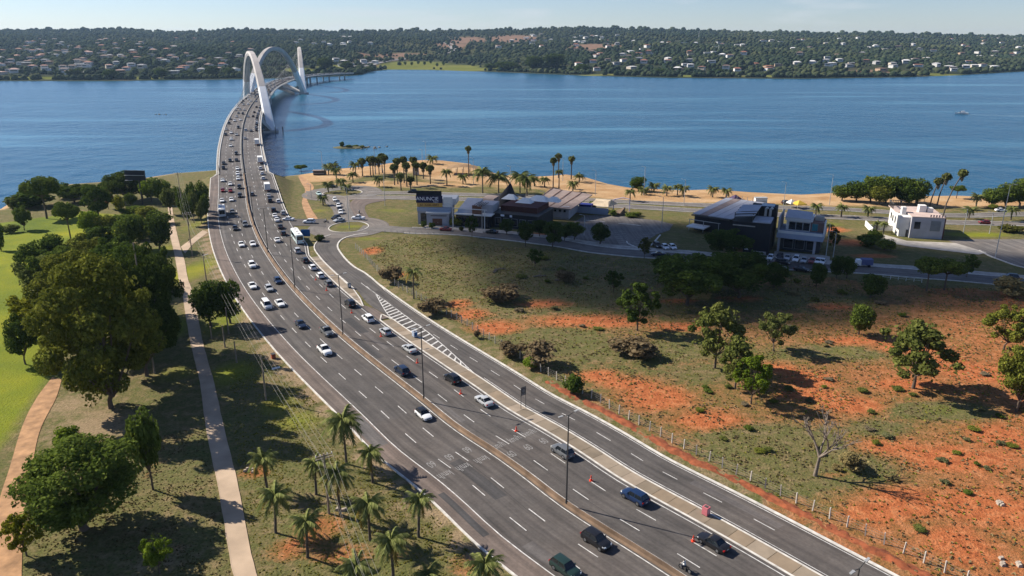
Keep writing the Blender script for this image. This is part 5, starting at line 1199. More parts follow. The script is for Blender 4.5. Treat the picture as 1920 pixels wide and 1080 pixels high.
def motorcycle(P, h, label, plabel):
    e = tag(empty('motorcycle', P, h), label, 'motorcycle')
    def tor(x):
        m = MB(); n = 16; rows = [[(x+(.31+.06*math.cos(b))*math.cos(a), .06*math.sin(b), .31+(.31+.06*math.cos(b)-.0)*math.sin(a)) for b in np.linspace(0, 2*math.pi, 7)] for a in np.linspace(0, 2*math.pi, n+1)]; return m.strip(rows).mesh('tyre', BLACK)
    for x in (-.66, .68):
        q = part('wheel', tor(x), e); part('rim', MB().tube([(x, -.03, .31), (x, .03, .31)], .2, 10).mesh('rim', RIM), q)
    m = MB(); m.tube([(.68, .06, .31), (.5, .06, .95)], .03); m.tube([(.68, -.06, .31), (.5, -.06, .95)], .03); part('fork', m.mesh('fork', RIM), e)
    part('fuel_tank', MB().tube([(.42, 0, .84), (.25, 0, .9), (0, 0, .8)], [.08, .15, .1], 8).mesh('fuel_tank', WHITE, 60), e)
    part('seat', MB().hexa([(-.6, -.11, .74), (.05, -.14, .72), (.05, .14, .72), (-.6, .11, .74), (-.62, -.1, .84), (.05, -.13, .8), (.05, .13, .8), (-.62, .1, .84)]).mesh('seat', BLACK), e)
    part('engine', MB().box(-.2, .3, -.17, .17, .28, .66).mesh('engine', STEEL), e); part('handlebar', MB().tube([(.45, -.36, 1.03), (.5, 0, 1.0), (.45, .36, 1.03)], .02, 5).mesh('handlebar', STEEL), e)
    part('exhaust', MB().tube([(.1, -.16, .3), (-.7, -.2, .4)], .05, 6).mesh('exhaust', RIM), e)
    tag(link('person', ride, None, P, h), plabel, 'person')
P = at_road(1285, 1064, .6); s, d = to_sd(P); motorcycle(rp(s, d, RZ), heading(s), 'white and black motorcycle between the lanes beside the long black sedan', 'person in pale shirt and black helmet riding the motorcycle by the black sedan')
P = at_road(452, 414, .6); s, d = to_sd(P); motorcycle(rp(s, d, RZ), heading(s)+math.pi, 'motorcycle coming off the bridge just behind the grey SUV', 'person in black helmet riding behind the grey SUV')
P = hit(612, 418); P[2] += .13; motorcycle(P, math.pi, 'motorcycle on the side road between roundabout and white SUV', 'person in black helmet riding on the side road')
P = hit(674, 401); P[2] += .1; motorcycle(P, 2.0, 'motorbike standing on the pinkish apron above the white pickup', 'person in black helmet sitting on the bike above the white pickup')
P = hit(345, 539); P[2] += .1; tag(link('person', walkp, None, P, 1.9), 'person in dark clothes walking on the footpath in the tree shadow', 'person')
P = hit(355, 456); P[2] += .1; tag(link('person', walkp, None, P, .8), 'person in dark clothes walking where the footpath forks', 'person')
# traffic cones
cm_ = MB(); cm_.box(-.22, .22, -.22, .22, 0, .05); cm_.tube([(0, 0, .04), (0, 0, .78)], [.17, .04], 10); cbody = cm_.mesh('cone_body', CONE, 50); cband = MB().tube([(0, 0, .34), (0, 0, .5)], [.118, .087], 10, cap=False).mesh('reflective_band', WHITE)
for px, py in [(661,587),(712,632),(778,682),(861,740),(963,810),(1105,903),(1293,1020),(588,526),(607,546)]:
    P = at_road(px, py); s, d = to_sd(P); e = tag(empty('traffic_cone', rp(s, 7.75, RZ)), 'orange traffic cone on the line left of the right lane', 'traffic cone', 'cones along the right lane'); e.scale = (1.25,)*3
    part('cone_body', cbody, e); part('reflective_band', cband, e)
# ------------------------------------------------------------------ street furniture
def lamp_post(P, h, H, label, group, arms=2, mat=None, name='street_lamp'):
    e = tag(empty(name, P, h), label, 'street lamp', group); mt = mat or STEEL
    part('pole', MB().tube([(0, 0, -.2), (0, 0, .5), (0, 0, H)], [.2, .14, .09], 7).mesh('pole', mt), e)
    for k in range(arms):
        sg = 1 if k == 0 else -1
        a = part('arm', MB().tube([(0, 0, H-.1), (0, sg*.8, H+.15), (0, sg*1.3, H+.2)], [.06, .05, .05], 5).mesh('arm', mt), e)
        part('luminaire', MB().hexa([(-.16, sg*1.1, H+.13), (.16, sg*1.1, H+.13), (.12, sg*1.9, H+.2), (-.12, sg*1.9, H+.2), (-.16, sg*1.1, H+.26), (.16, sg*1.1, H+.26), (.12, sg*1.9, H+.3), (-.12, sg*1.9, H+.3)]).mesh('luminaire', GALV), a)
    return e
for s in (-19.6, 22.2, 63.8, 103.2, 142.9, 183, 223, 263, 303):
    lamp_post(rp(s, .45, .7), heading(s), 14.2, 'tall dark double armed street lamp standing on the median barrier', 'lamps along the median')
for i, (px, py, top) in enumerate([(1866,482,347),(1468,396,342),(1555,384,328),(1690,384,348),(1240,436,370),(1207,366,313),(1282,386,337),(1116,366,320),(605,321,285),(792,305,281),(799,305,266),(888,345,297),(957,345,312),(655,428,352),(722,386,318),(584,372,346),(1055,339,298),(1095,442,404),(704,328,276),(1020,415,360),(849,430,384),(904,432,388),(1548,484,420),(1562,482,435),(1806,437,392),(1855,438,398)]):
    P = hit(px, py); H = top_z(P, top)-P[2]
    lamp_post(P, 1.2, H, ['tall pale street lamp beside the right car park'][0] if i == 0 else 'slim pale street lamp along the lakeside streets', None if i == 0 else 'slim lamps along the lakeside streets', 1 if i else 2, GALV)
# utility poles and wires left of the highway
def upole(px, py, top, label, arm=True, lamp=False, mat=None, group=None):
    P = hit(px, py); zt = top_z(P, top); H = zt-P[2]; e = tag(empty('utility_pole', P, .55), label, 'utility pole', group)
    part('pole', MB().tube([(0, 0, -.2), (0, 0, H)], [.19, .12], 7).mesh('pole', mt_ if (mt_ := mat) else WOODW), e)
    if arm:
        for z in (H-.35, H-.75): part('crossarm', MB().box(-1.25, 1.25, -.06, .06, z-.06, z+.06).mesh('crossarm', WOODW), e)
        for x in (-1.15, -.5, .5, 1.15): part('insulator', MB().tube([(x, 0, H-.3), (x, 0, H-.05)], .06, 6).mesh('insulator', WHITE), e)
    if lamp: part('luminaire', MB().hexa([(.1, -.12, H-.1), (1.4, -.1, H+.15), (1.4, .1, H+.15), (.1, .12, H-.1), (.1, -.12, H+.02), (1.4, -.1, H+.28), (1.4, .1, H+.28), (.1, .12, H+.02)]).mesh('luminaire', GALV), e)
    return np.array([P[0], P[1], zt])
p1 = upole(617,963,850,'wooden utility pole with crossarms among the feather palms'); p2 = upole(361,480,398,'wooden utility pole between footpath fork and highway'); p3 = upole(345,412,323,'tall dark utility pole at the head of the footpath')
upole(499,750,667,'bare wooden pole carrying the roadside wires beside the kerb', False); upole(387,526,479,'thin grey pole beside the footpath above the joined dark trees', False, True)
for a in [(429,626,577),(397,635,612),(422,651,610),(444,680,640)]: upole(*a,'thin low pole on the grass below the joined dark trees', False, group='thin low poles on the verge')
upole(290,700,455,'tall thin pole hidden among the dark trees', False); upole(412,329,310,'short pole at the bridge abutment', False)
p0 = at(760, 1250, 9.)
wires = tag(empty('power_lines', (0, 0, 0)), 'bundle of overhead power lines sagging between the roadside utility poles', 'power line')
for a, b, sag in ((p0, p1, 1.2), (p1, p2, 3.4), (p2, p3, 1.4)):
    d = np.array([b[1]-a[1], a[0]-b[0]]); d /= np.linalg.norm(d)
    for off, dz in ((-1.15, -.1), (-.5, -.1), (.5, -.1), (1.15, -.1), (0, -1.6)):
        pts = [a+(b-a)*t+np.array([d[0]*off, d[1]*off, dz-sag*4*t*(1-t)]) for t in np.linspace(0, 1, 18)]
        part('wire', MB().tube(pts, .012, 4, cap=False).mesh('wire', WIREM), wires)
# field fence
fen = tag(empty('field_fence', (0, 0, 0)), 'wire fence on pale concrete posts along the red field', 'fence')
fc = px_line([(667,466),(685,483),(706,507),(729,528),(781,558),(840,591),(902,628),(945,654),(1008,693),(1088,736),(1226,812),(1387,893),(1560,975),(1735,1057),(1900,1135)], 1.0); L = arclen(fc)
post = MB().hexa([(-.09, -.09, -.2), (.09, -.09, -.2), (.09, .09, -.2), (-.09, .09, -.2), (-.07, -.07, 1.85), (.07, -.07, 1.85), (.07, .07, 1.85), (-.07, .07, 1.85)]).mesh('post', M('post_concrete', (.52, .47, .40), .9, var=.25, scale=2))
tops = []
s = 0
while s < L[-1]:
    x, y = np.interp(s, L, fc[:, 0]), np.interp(s, L, fc[:, 1]); z = hgt(x, y); o = part('post', post, fen, None, (x, y, z), R.uniform(0, 3)); o.rotation_euler[0] = R.uniform(-.05, .05); o.rotation_euler[1] = R.uniform(-.05, .05); tops.append((x, y, z)); s += 2.55
for h in (.4, .8, 1.2, 1.6): part('fence_wire', MB().tube([(x, y, z+h) for x, y, z in tops], .012, 3, cap=False).mesh('fence_wire', WIREM), fen)
def rail_fence(pts, name, label, hh=1.1, step=2.2, mat=GALV):
    c = px_line(pts, 1.5); Lc = arclen(c); e = tag(empty(name, (0, 0, 0)), label, 'fence'); T_ = []; s = 0
    while s < Lc[-1]: x, y = np.interp(s, Lc, c[:, 0]), np.interp(s, Lc, c[:, 1]); T_.append((x, y, hgt(x, y)+.08)); s += step
    for p in T_: part('post', MB().box(-.05, .05, -.05, .05, -.1, hh).mesh('post', mat), e, None, p)
    for h in (hh*.5, hh): part('rail', MB().tube([(p[0], p[1], p[2]+h) for p in T_], .03, 4).mesh('rail', mat), e)
rail_fence([(722,437),(760,438),(800,439),(830,440)], 'railing', 'low metal railing along the front street above the field'); rail_fence([(1655,522),(1700,527),(1740,531)], 'railing', 'low white railing beside the umbrella trees', .9, 2.0, WHITE)
# signs and roadside boxes
BLUE = M('blue_sign', (.012, .10, .27), .5, var=.1, scale=1); SGREY = M('sign_back', (.16, .15, .145), .6, var=.1)
P = hit(574, 451); e = tag(empty('road_sign', P), 'large blue road sign on posts at the junction', 'road sign'); w = 8.5/ppm(P)
part('panel', MB().box(-w, w, -.06, .06, 1.5, 3.9).mesh('panel', BLUE), e)
for x in (-w*.7, w*.7): part('post', MB().tube([(x, .1, -.2), (x, .1, 3.8)], .08, 6).mesh('post', GALV), e)
P = hit(984, 766); s, d = to_sd(P); e = tag(empty('road_sign', rp(s, 14.2, .14), heading(s)-math.pi/2), 'framed dark road sign with a round plate on the paved island', 'road sign')
for x in (-.55, .55): part('post', MB().box(x-.04, x+.04, -.04, .04, -.1, 4.3).mesh('post', STEEL), e)
m = MB()
for z in (2.7, 4.3): m.box(-.62, .62, -.03, .03, z-.04, z+.04)
part('frame', m.mesh('frame', STEEL), e); part('panel', MB().box(-.58, .58, -.015, .015, 2.72, 4.28).mesh('panel', SGREY), e)
part('round_plate', MB().tube([(0, -.06, 3.55), (0, .045, 3.55)], .5, 18).mesh('round_plate', STEEL), e); part('inner_disc', MB().tube([(0, -.075, 3.55), (0, -.05, 3.55)], .36, 18).mesh('inner_disc', SGREY), e)
def box_thing(px, py, size, mat, name, label, d=13.4, trim=None):
    P = at_road(px, py, .7); s, dd = to_sd(P); e = tag(empty(name, rp(s, dd if d is None else d, .13), heading(s)), label, name.replace('_', ' ')); a, b, c = size
    part('cabinet', MB().box(-a, a, -b, b, .12, c).mesh('cabinet', mat), e); part('top_opening', MB().box(-a*.6, a*.6, -b*.6, b*.6, c, c+.05).mesh('top_opening', STEEL), e)
    part('front_panel', MB().box(-a*.7, a*.7, -b-.02, -b+.02, .4, c*.85).mesh('front_panel', trim or WHITE), e); part('side_panel', MB().box(-a-.02, -a+.02, -b*.7, b*.7, .4, c*.85).mesh('side_panel', trim or WHITE), e)
    for x in (-a*.8, a*.8): part('foot', MB().box(x-.08, x+.08, -b*.8, b*.8, 0, .12).mesh('foot', STEEL), e)
box_thing(1323,959,(.45,.4,1.35),M('pink_plastic',(.55,.16,.18),.6,var=.15),'roadside_bin','pink roadside box standing on the paved island',14.0,M('pale_pink',(.62,.35,.36),.6,var=.2))
box_thing(778,627,(.55,.45,1.35),M('grey_blue_plastic',(.36,.42,.52),.6,var=.15),'roadside_bin','grey and blue box at the start of the paved island',14.1,BLUE)
box_thing(654,536,(.4,.4,1.3),M('dark_cabinet',(.06,.08,.1),.6,var=.15),'roadside_bin','small dark box on the tip of the first island',13.9)
P = at_road(511, 668, .5); s, d = to_sd(P); e = tag(empty('roadside_bin', rp(s, -16.6, -.1), heading(s)), 'rusty red box on the verge beside the outer kerb', 'roadside bin'); part('cabinet', MB().box(-.45, .45, -.4, .4, 0, 1.1).mesh('cabinet', M('rust', (.30, .07, .03), .8, var=.4, scale=3)), e); part('lid', MB().box(-.5, .5, -.45, .45, 1.1, 1.18).mesh('lid', STEEL), e)
P = hit(517, 691); tag(link('white_slab', MB().hexa([(-.9, -.3, 0), (.9, -.2, 0), (1.0, .25, 0), (-.7, .35, 0), (-.9, -.28, .2), (.85, -.2, .2), (.9, .2, .2), (-.7, .3, .2)]).mesh('white_slab', WHITE), None, P, .6), 'pale leaf shaped slab lying on the roadside grass', 'slab')
for px, py, w_ in ((470,883,.9),(1890,1056,1.5),(1873,945,.7),(640,956,.6)):
    P = hit(px, py); m = MB(); rr = random.Random(px); 
    for k in range(5): x, y = rr.uniform(-w_, w_), rr.uniform(-w_, w_)*.6; m.hexa([(x-.3, y-.3, 0), (x+.35, y-.25, 0), (x+.3, y+.3, 0), (x-.3, y+.25, 0), (x-.2, y-.2, .3), (x+.2, y-.2, .42), (x+.2, y+.2, .35), (x-.2, y+.2, .3)])
    tag(link('rubble_pile', m.mesh('rubble_pile', M('rubble', (.36, .30, .24), .9, var=.3)), None, P), dict([(470, 'small pale rubble pile on a red patch next to the footpath'), (1890, 'broken pale slabs lying in the corner of the red field'), (1873, 'single pale lump of litter on the red field'), (640, 'pale litter heap at the foot of the wooden utility pole')])[px], 'rubble')
# billboard seen from behind
P = hit(268, 384); zt, zb = top_z(P, 319), top_z(P, 338); w = 39/ppm((P[0], P[1], zt)); e = tag(empty('billboard', P, -.08), 'dark double deck billboard on a single post above the trees', 'billboard'); DKP = M('billboard_back', (.018, .022, .035), .6, var=.2)
part('post', MB().tube([(0, 0, -.3), (0, 0, zb-P[2]+.5)], .32, 8).mesh('post', STEEL), e)
for k in (0, 1): a, b = (zb-P[2])+(zt-zb)*.5*k, (zb-P[2])+(zt-zb)*(.5*k+.47); part('panel', MB().box(-w*.66, w*.34, -.3, .3, a, b).mesh('panel', DKP), e); part('ledge', MB().box(-w*.66, w*(.3 if k else -.3), -.9, -.3, a-.08, a+.08).mesh('ledge', GALV), e)

# ------------------------------------------------------------------ lakeside buildings
def bld(name, l, r, label, cat='building'):
    A, B = hit(*l), hit(*r); h = math.atan2(B[1]-A[1], B[0]-A[0]); z = min(A[2], B[2]); e = tag(empty(name, (A[0], A[1], z), h), label, cat)
    return e, float(np.hypot(*(B-A)[:2]))
def bx(e, name, x0, x1, y0, y1, z0, z1, mat, color=None): return part(name, MB().box(x0, x1, y0, y1, z0, z1).mesh(name, mat), e, color)
def win(e, x0, x1, z0, z1, y=0, side=None, mat=None):
    """framed window on the front (y) or, side=x, on the left wall (x0, x1 run along depth)"""
    if side is None:
        f = part('window', MB().box(x0-.12, x1+.12, y-.08, y+.02, z0-.12, z1+.12).mesh('window', FRAME), e); part('pane', MB().box(x0, x1, y-.1, y-.03, z0, z1).mesh('pane', mat or GLASS), f)
    else:
        f = part('window', MB().box(side-.08, side+.02, x0-.12, x1+.12, z0-.12, z1+.12).mesh('window', FRAME), e); part('pane', MB().box(side-.1, side-.03, x0, x1, z0, z1).mesh('pane', mat or GLASS), f)
FRAME = M('window_frame', (.30, .30, .30), .6, var=.1); RENDERW = M('white_render', (.72, .69, .64), .85, var=.15, scale=.3); GREYR = M('grey_and_shade_render', (.40, .39, .41), .85, var=.18, scale=.3); BLUEGR = M('blue_grey_cladding', (.32, .36, .44), .7, var=.1, scale=.4); DARK = M('charcoal_cladding', (.022, .022, .026), .7, var=.25, scale=.5); BROWN = M('brown_timber', (.17, .075, .045), .8, var=.3, scale=1); ROOFG = M('grey_metal_roof', (.42, .42, .45), .55, .1, var=.15, scale=.3); ROOFB = M('brown_roof', (.30, .23, .20), .8, var=.25, scale=.4); PINKR = M('pinkish_slab', (.55, .42, .36), .9, var=.2, scale=.4); SIGNB = M('navy_sign', (.008, .010, .05), .5, var=0); SIGNY = M('yellow_sign', (.55, .33, .09), .6, var=.05); LETW = M('white_lettering', (.8, .8, .85), .5, var=0); LETD = M('dark_lettering', (.12, .04, .02), .6, var=0); CANV = M('white_canvas', (.78, .76, .72), .8, var=.1); YEL = M('yellow_canvas', (.65, .42, .05), .8, var=.1); THATCH = M('dark_thatch', (.03, .027, .03), .95, var=.4, scale=2)
# sign building
e, w = bld('sign_building', (784,420), (846,421), 'small grey building carrying a navy and yellow advertising board on its roof')
bx(e,'wall',0,w,0,9,0,6.3,GREYR); bx(e,'fascia',-.15,w+.15,-.25,9.1,4.9,6.4,BLUEGR); bx(e,'portico',w*.3,w*.97,-2.2,-.02,0,4.6,GREYR); bx(e,'portico_slab',w*.27,w,-2.5,-.01,4.61,4.95,CONCW)
d_ = bx(e,'door',w*.47,w*.76,-2.26,-2.21,0,2.7,BROWN); part('handle', MB().box(w*.62,w*.64,-2.32,-2.27,1.1,1.3).mesh('handle', GALV), d_); bx(e,'lintel',w*.42,w*.9,-2.3,-2.21,3.6,3.9,STEEL); win(e,w*.09,w*.26,.6,4.2,0); bx(e,'rear_block',w*.1,w*1.1,5,13,6.4,8.6,RENDERW)
s_ = bx(e,'advertising_board',-.5,w*.75,.3,.6,8.0,10.6,SIGNB); t = part('lettering', text_mesh('ANUNCIE', 1.9, LETW), s_); t.location = (w*.30, .27, 9.5); t.rotation_euler = (math.pi/2, 0, 0)
t = part('lettering', text_mesh('AQUI', .8, LETW), s_); t.location = (w*.55, .27, 8.4); t.rotation_euler = (math.pi/2, 0, 0)
s_ = bx(e,'yellow_board',-.2,w*.75,.25,.5,6.45,7.95,SIGNY); t = part('lettering', text_mesh('61 3208-4883', 1.25, LETD), s_); t.location = (w*.36, .22, 7.2); t.rotation_euler = (math.pi/2, 0, 0)
bx(e,'board_back',-.8,w*.7,2.6,2.9,8.5,12.0,DARK); bx(e,'wall_panel',w*.78,w*1.05,.2,.5,6.45,10.2,RENDERW)
for x in (.2, w*.65): bx(e,'board_post',x,x+.2,.62,.85,6.4,10.5,STEEL)
# glass pavilion
e, w = bld('glass_pavilion', (850,427), (912,432), 'modern pavilion with dark glass front, pale slanted roof and brown timber screen')
bx(e,'wall',0,w,3.0,16,0,4.6,DARK); bx(e,'roof_slab',-.4,w+1.2,2.0,16.5,4.61,5.0,CONCW); bx(e,'glass_front',.2,w-.2,2.85,2.99,.2,4.3,GLASS); part('sloped_roof', MB().hexa([(.3,3.5,5.02),(w*.5,3.5,5.02),(w*.55,14,5.02),(.3,14,5.02),(.5,4,6.2),(w*.45,4,6.2),(w*.55,14,8.6),(.8,14,8.6)]).mesh('sloped_roof', ROOFG), e); bx(e,'timber_screen',w*.5,w*.8,3.0,3.3,5.02,8.2,BROWN); bx(e,'upper_room',w*.6,w*1.05,6,14,5.01,8.0,GREYR)
for i in range(6): bx(e,'mullion',w*i/6+.2,w*i/6+.32,2.7,2.84,.1,4.4,STEEL)
for i in range(5): bx(e,'pergola_beam',w*.55+i*.9,w*.55+i*.9+.16,3.31,9,8.2,8.4,STEEL)
for x in (0, w*.95): bx(e,'front_mast',x,x+.22,-.4,-.18,0,7.4,CONCW)
bx(e,'mast_beam',-.2,w+.3,-.42,-.16,7.4,7.62,CONCW)
# dark restaurant with thatched cone and canvas roofs
e, w = bld('restaurant', (918,427), (1004,436), 'dark restaurant complex with pointed thatched roof and white canvas awnings')
bx(e,'wall',0,w,2,18,0,5.2,DARK); bx(e,'upper_wall',w*.1,w*.9,6,18,5.21,7.4,M('maroon_cladding',(.07,.02,.015),.8)); bx(e,'flat_roof',-.3,w+.3,1.7,18.3,5.205,5.4,STEEL)
part('thatched_cone', MB().tube([(-2.2,22,3.6),(-2.2,22,7.2),(-1.2,22,12.5)],[4.6,3.4,.3],12).mesh('thatched_cone', THATCH, 60), e); part('side_shed_roof', MB().hexa([(-14,20,4.5),(-7,20,4.5),(-7,27,4.5),(-14,27,4.5),(-13,21,6),(-8,21,6),(-8,26,6.4),(-13,26,6.4)]).mesh('side_shed_roof', ROOFB), e)
for x, y, s_ in ((w*.45,14,3.2),(w*.62,20,4.6),(w*.95,20,3.0),(w*.02,18,3.0)): part('awning', MB().hexa([(x-s_,y-s_*.6,7.45),(x+s_,y-s_*.6,7.45),(x+s_,y+s_*.6,7.45),(x-s_,y+s_*.6,7.45),(x-s_*.2,y-.2,9.2),(x+s_*.5,y-.2,9.2),(x+s_*.5,y+.2,9.2),(x-s_*.2,y+.2,9.2)]).mesh('awning', CANV), e)
for i in range(5): win(e,w*(.08+.18*i),w*(.2+.18*i),1.0,3.6,2)
bx(e,'sign_plate',w*.2,w*.28,1.8,1.95,4.3,5.0,LETW); bx(e,'sign_plate',w*.4,w*.45,1.8,1.95,4.2,5.0,LETW)
# gable hall
e, w = bld('gable_hall', (1000,407), (1066,412), 'hall with low brown gable roof between restaurant and car park')
bx(e,'wall',0,w,0,16,0,5.0,GREYR)
part('roof', MB().hexa([(-1.2,-1.5,4.9),(w+1.2,-1.5,4.2),(w+5.5,17.5,6.6),(2.5,17.5,8.2),(-1.2,-1.5,5.25),(w+1.2,-1.5,4.55),(w+5.5,17.5,6.95),(2.5,17.5,8.55)]).mesh('roof', ROOFB), e)
for i in range(4): part('roof_ridge', MB().bar((-1+i*(w+1)/4,-1.4,5.3-.18*i),(3+i*(w+2)/4,17.4,8.6-.4*i),.18,.12).mesh('roof_ridge', BROWN), e)
for i in range(7): win(e,.8+i*w/7.5,1.7+i*w/7.5,2.9,3.7,0)
bx(e,'plinth',-.1,w+.1,-.15,-.01,0,.8,CONC)
# tents and blue tarp beside the car park
e, w = bld('event_tent', (1075,398), (1140,403), 'pale event tent with a blue side sheet beside the car park', 'tent')
bx(e,'front_wall',0,w,0,.3,0,2.6,BLUEGR); bx(e,'blue_sheet',w*.15,w*.5,.4,4,2.4,3.4,M('blue_tarp',(.02,.03,.20),.6)); part('canvas_roof', MB().hexa([(w*.35,4,2.6),(w*.95,3,2.6),(w*1.1,11,2.6),(w*.4,11,2.6),(w*.5,6,4.2),(w*.9,6,4.2),(w*.95,8,4.6),(w*.5,8,4.6)]).mesh('canvas_roof', M('cream_canvas',(.62,.5,.34),.8)), e)
part('arched_frame', MB().tube([(w*1.0,9,0),(w*1.0,9,4.6),(w*1.25,10,5.4),(w*1.45,10,5.0),(w*1.45,10,0)],.22,6).mesh('arched_frame', M('lilac_steel',(.62,.55,.68),.6)), e)
for x in (.3, w*.5, w-.3): bx(e,'tent_post',x,x+.15,.31,.46,0,3.0,GALV)
part('ramp', MB().hexa([(w*1.02,-1,0),(w*1.35,-1,0),(w*1.4,5,0),(w*1.05,5,0),(w*1.02,-.9,.1),(w*1.35,-.9,1.2),(w*1.4,5,2.8),(w*1.05,5,.2)]).mesh('ramp', M('earth_bank',(.16,.11,.07),.95,var=.4)), e)
# black building with grey roofs
e, w = bld('black_building', (1368,470), (1440,478), 'black clad building with pale ribbed roof panels and roof terrace')
bx(e,'wall',0,w,0,11,0,10,DARK); bx(e,'rear_block',w*.35,w*1.02,11.01,17,0,13,DARK); part('ribbed_roof', MB().hexa([(w*.02,1.0,11.2),(w*.55,.6,12.0),(w*.62,11,13.4),(w*.12,11,13.0),(w*.02,1.0,11.5),(w*.55,.6,12.3),(w*.62,11,13.7),(w*.12,11,13.3)]).mesh('ribbed_roof', ROOFG), e)
for i in range(4): y = 2.2+i*2.5; part('roof_rib', MB().bar((w*.03+.1*i,y,11.75+.2*i),(w*.57+.08*i,y-.2,12.6+.18*i),.5,.3).mesh('roof_rib', STEEL), e)
for x, y in ((.4,1),(w*.5,1),(.8,10.4),(w*.55,10.4)): bx(e,'roof_post',x,x+.25,y,y+.25,10,12.6,STEEL)
bx(e,'terrace_slab',w*.52,w*.98,.4,9,10.01,10.4,M('pale_terrace',(.42,.42,.46),.8)); bx(e,'parapet',w*.02,w*.6,-.1,-.01,8.6,8.95,CONC); bx(e,'blue_skylight',w*.6,w*.95,11.5,16,13.01,13.3,M('blue_glazing',(.02,.06,.14),.15))
for k, x in enumerate((w*.75, w*.87)): part('roof_vent', MB().tube([(x,10,10.3),(x,10,12.6),(x+.6,9.7,13.2)],.45,8).mesh('roof_vent', GALV), e)
for x in (w*.06, w*.38): bx(e,'white_board',x,x+1.2,-.16,-.02,1.0,3.0,LETW)  # plain white boards on the front wall
bx(e,'entrance',w*.16,w*.34,-.12,-.02,0,2.6,M('timber_panel',(.20,.10,.05),.8)); bx(e,'low_wall',w*.62,w*.95,-1.4,-1.1,0,1.2,GREYR)
e, w = bld('black_annexe', (1296,432), (1352,440), 'long low annexe with pale solar style roof panels beside the black building')
bx(e,'wall',0,w*1.25,2,22,0,5.6,DARK)
for i in range(5): x0, x1 = -.4+i*w*.26, -.4+(i+.94)*w*.26; part('roof_panel', MB().hexa([(x0,1,5.9),(x1,1,5.9),(x1+4.2,21,9.0),(x0+4.2,21,9.0),(x0,1,6.15),(x1,1,6.15),(x1+4.2,21,9.25),(x0+4.2,21,9.25)]).mesh('roof_panel', ROOFG if i != 1 else ROOFB), e)
bx(e,'roof_frame',-.6,w*1.2,.4,.7,5.4,5.85,STEEL); bx(e,'white_awning',-.5,w*.55,-3.4,1.9,1.9,2.3,CANV); bx(e,'front_rail',-1,w*.95,-.2,-.05,4.0,4.2,GALV)
for x in (-.9, w*.4, w*.9): bx(e,'awning_post',x,x+.16,-.4,-.24,0,4.1,GALV)
for i in range(6): bx(e,'roof_rail_post',4+i*2,4.1+i*2,20.6,20.75,9,10.6,GALV)
# framed two storey house
e, w = bld('framed_house', (1455,470), (1538,479), 'two storey house with a grey concrete frame around a recessed pale upper floor')
bx(e,'ground_floor',.8,w-.6,2.5,13,0,4.6,M('dark_glazing_wall',(.05,.055,.065),.35,var=.2)); bx(e,'floor_slab',-.3,w+.3,-.8,13.4,4.61,6.2,BLUEGR); bx(e,'upper_wall',w*.13,w*.68,4.5,13,6.21,9.6,RENDERW); bx(e,'brick_wing',w*.68,w*.98,5.2,13,6.2,9.4,M('brick_wing',(.24,.14,.11),.9,var=.2)); bx(e,'frame_wall',-.3,.0,0,13.4,6.21,11.2,GREYR); bx(e,'frame_wall',w,w+.3,0,6,6.21,10.4,CONCW); bx(e,'roof_slab',w*.1,w*.72,3.8,13.2,9.61,10.4,CONCW); part('sloping_canopy', MB().hexa([(w*.1,3.4,10.41),(w*.68,3.4,10.41),(w*.68,9,10.41),(w*.1,9,10.41),(w*.1,3.5,10.9),(w*.68,3.5,10.6),(w*.68,9,11.9),(w*.1,9,12.2)]).mesh('sloping_canopy', ROOFG), e)
for a in ((.2,.34),(.36,.5),(.52,.66)): win(e,w*a[0],w*a[1],6.6,9.0,4.5)
win(e,w*.72,w*.84,6.6,8.8,5.2,mat=M('teal_glass',(.05,.22,.24),.2)); bx(e,'balcony_rail',0.02,w-.02,-.75,-.6,6.21,7.1,CONCW)
for x in (.2, w*.82): bx(e,'column',x,x+.7,-.4,.3,0,4.6,GREYR)
for i in range(3): win(e,w*(.14+.26*i),w*(.34+.26*i),.8,3.6,2.5)
bx(e,'water_tank',w*.75,w*.95,8,10,9.4,10.8,CONC)
# white house
e, w = bld('white_house', (1704,446), (1765,449), 'white flat roofed two storey house with grey shaded gable and open roof terrace')
bx(e,'front_block',0,w,0,8,0,7.4,GREYR); bx(e,'side_block',-3.2,-.01,1.5,17,0,7.0,RENDERW); bx(e,'side_bay',-4.3,-3.21,1.6,6.5,3.0,7.6,RENDERW); bx(e,'rear_block',0.01,w*1.05,8.01,20,0,6.9,RENDERW); bx(e,'roof_slab',-.1,w+.1,-.1,8.1,7.41,7.7,PINKR); bx(e,'terrace_slab',-3.2,w*1.1,8.2,20.2,7.05,7.3,PINKR); bx(e,'red_side_wall',w+.001,w+.5,.3,8,0,7.3,M('maroon_render',(.10,.035,.03),.9))  # front block: shade on the white house put into its colour as grey
bx(e,'stair_tower',w*.40,w*.62,8.3,11,7.31,10.0,RENDERW); bx(e,'tank_room',w*.66,w*.84,8.2,10.6,7.31,9.2,RENDERW); bx(e,'chimney',-2.0,-.6,6,8,7.01,9.6,RENDERW)
win(e,w*.10,w*.28,3.4,5.9,0); win(e,w*.60,w*.90,2.9,6.4,0,mat=M('grey_blind',(.16,.18,.20),.4))
for y0, z0 in ((8.2,3.9),(10.8,3.4),(13.4,3.9)): win(e,y0,y0+1.3,z0,z0+2.0,0,side=-3.2)
win(e,3.3,4.4,4.4,6.6,0,side=-4.3); d_ = bx(e,'door',-.9,-.2,1.38,1.49,0,2.6,STEEL); part('handle', MB().box(-.35,-.28,1.3,1.37,1.1,1.25).mesh('handle', GALV), d_)
m = MB()
for i in range(9): m.box(-3.1+i*.6,-2.95+i*.6,19.7,19.9,7.31,9.3)
for i in range(7): m.box(-3.15,-3.0,13.5+i*.95,13.65+i*.95,7.01,9.2)
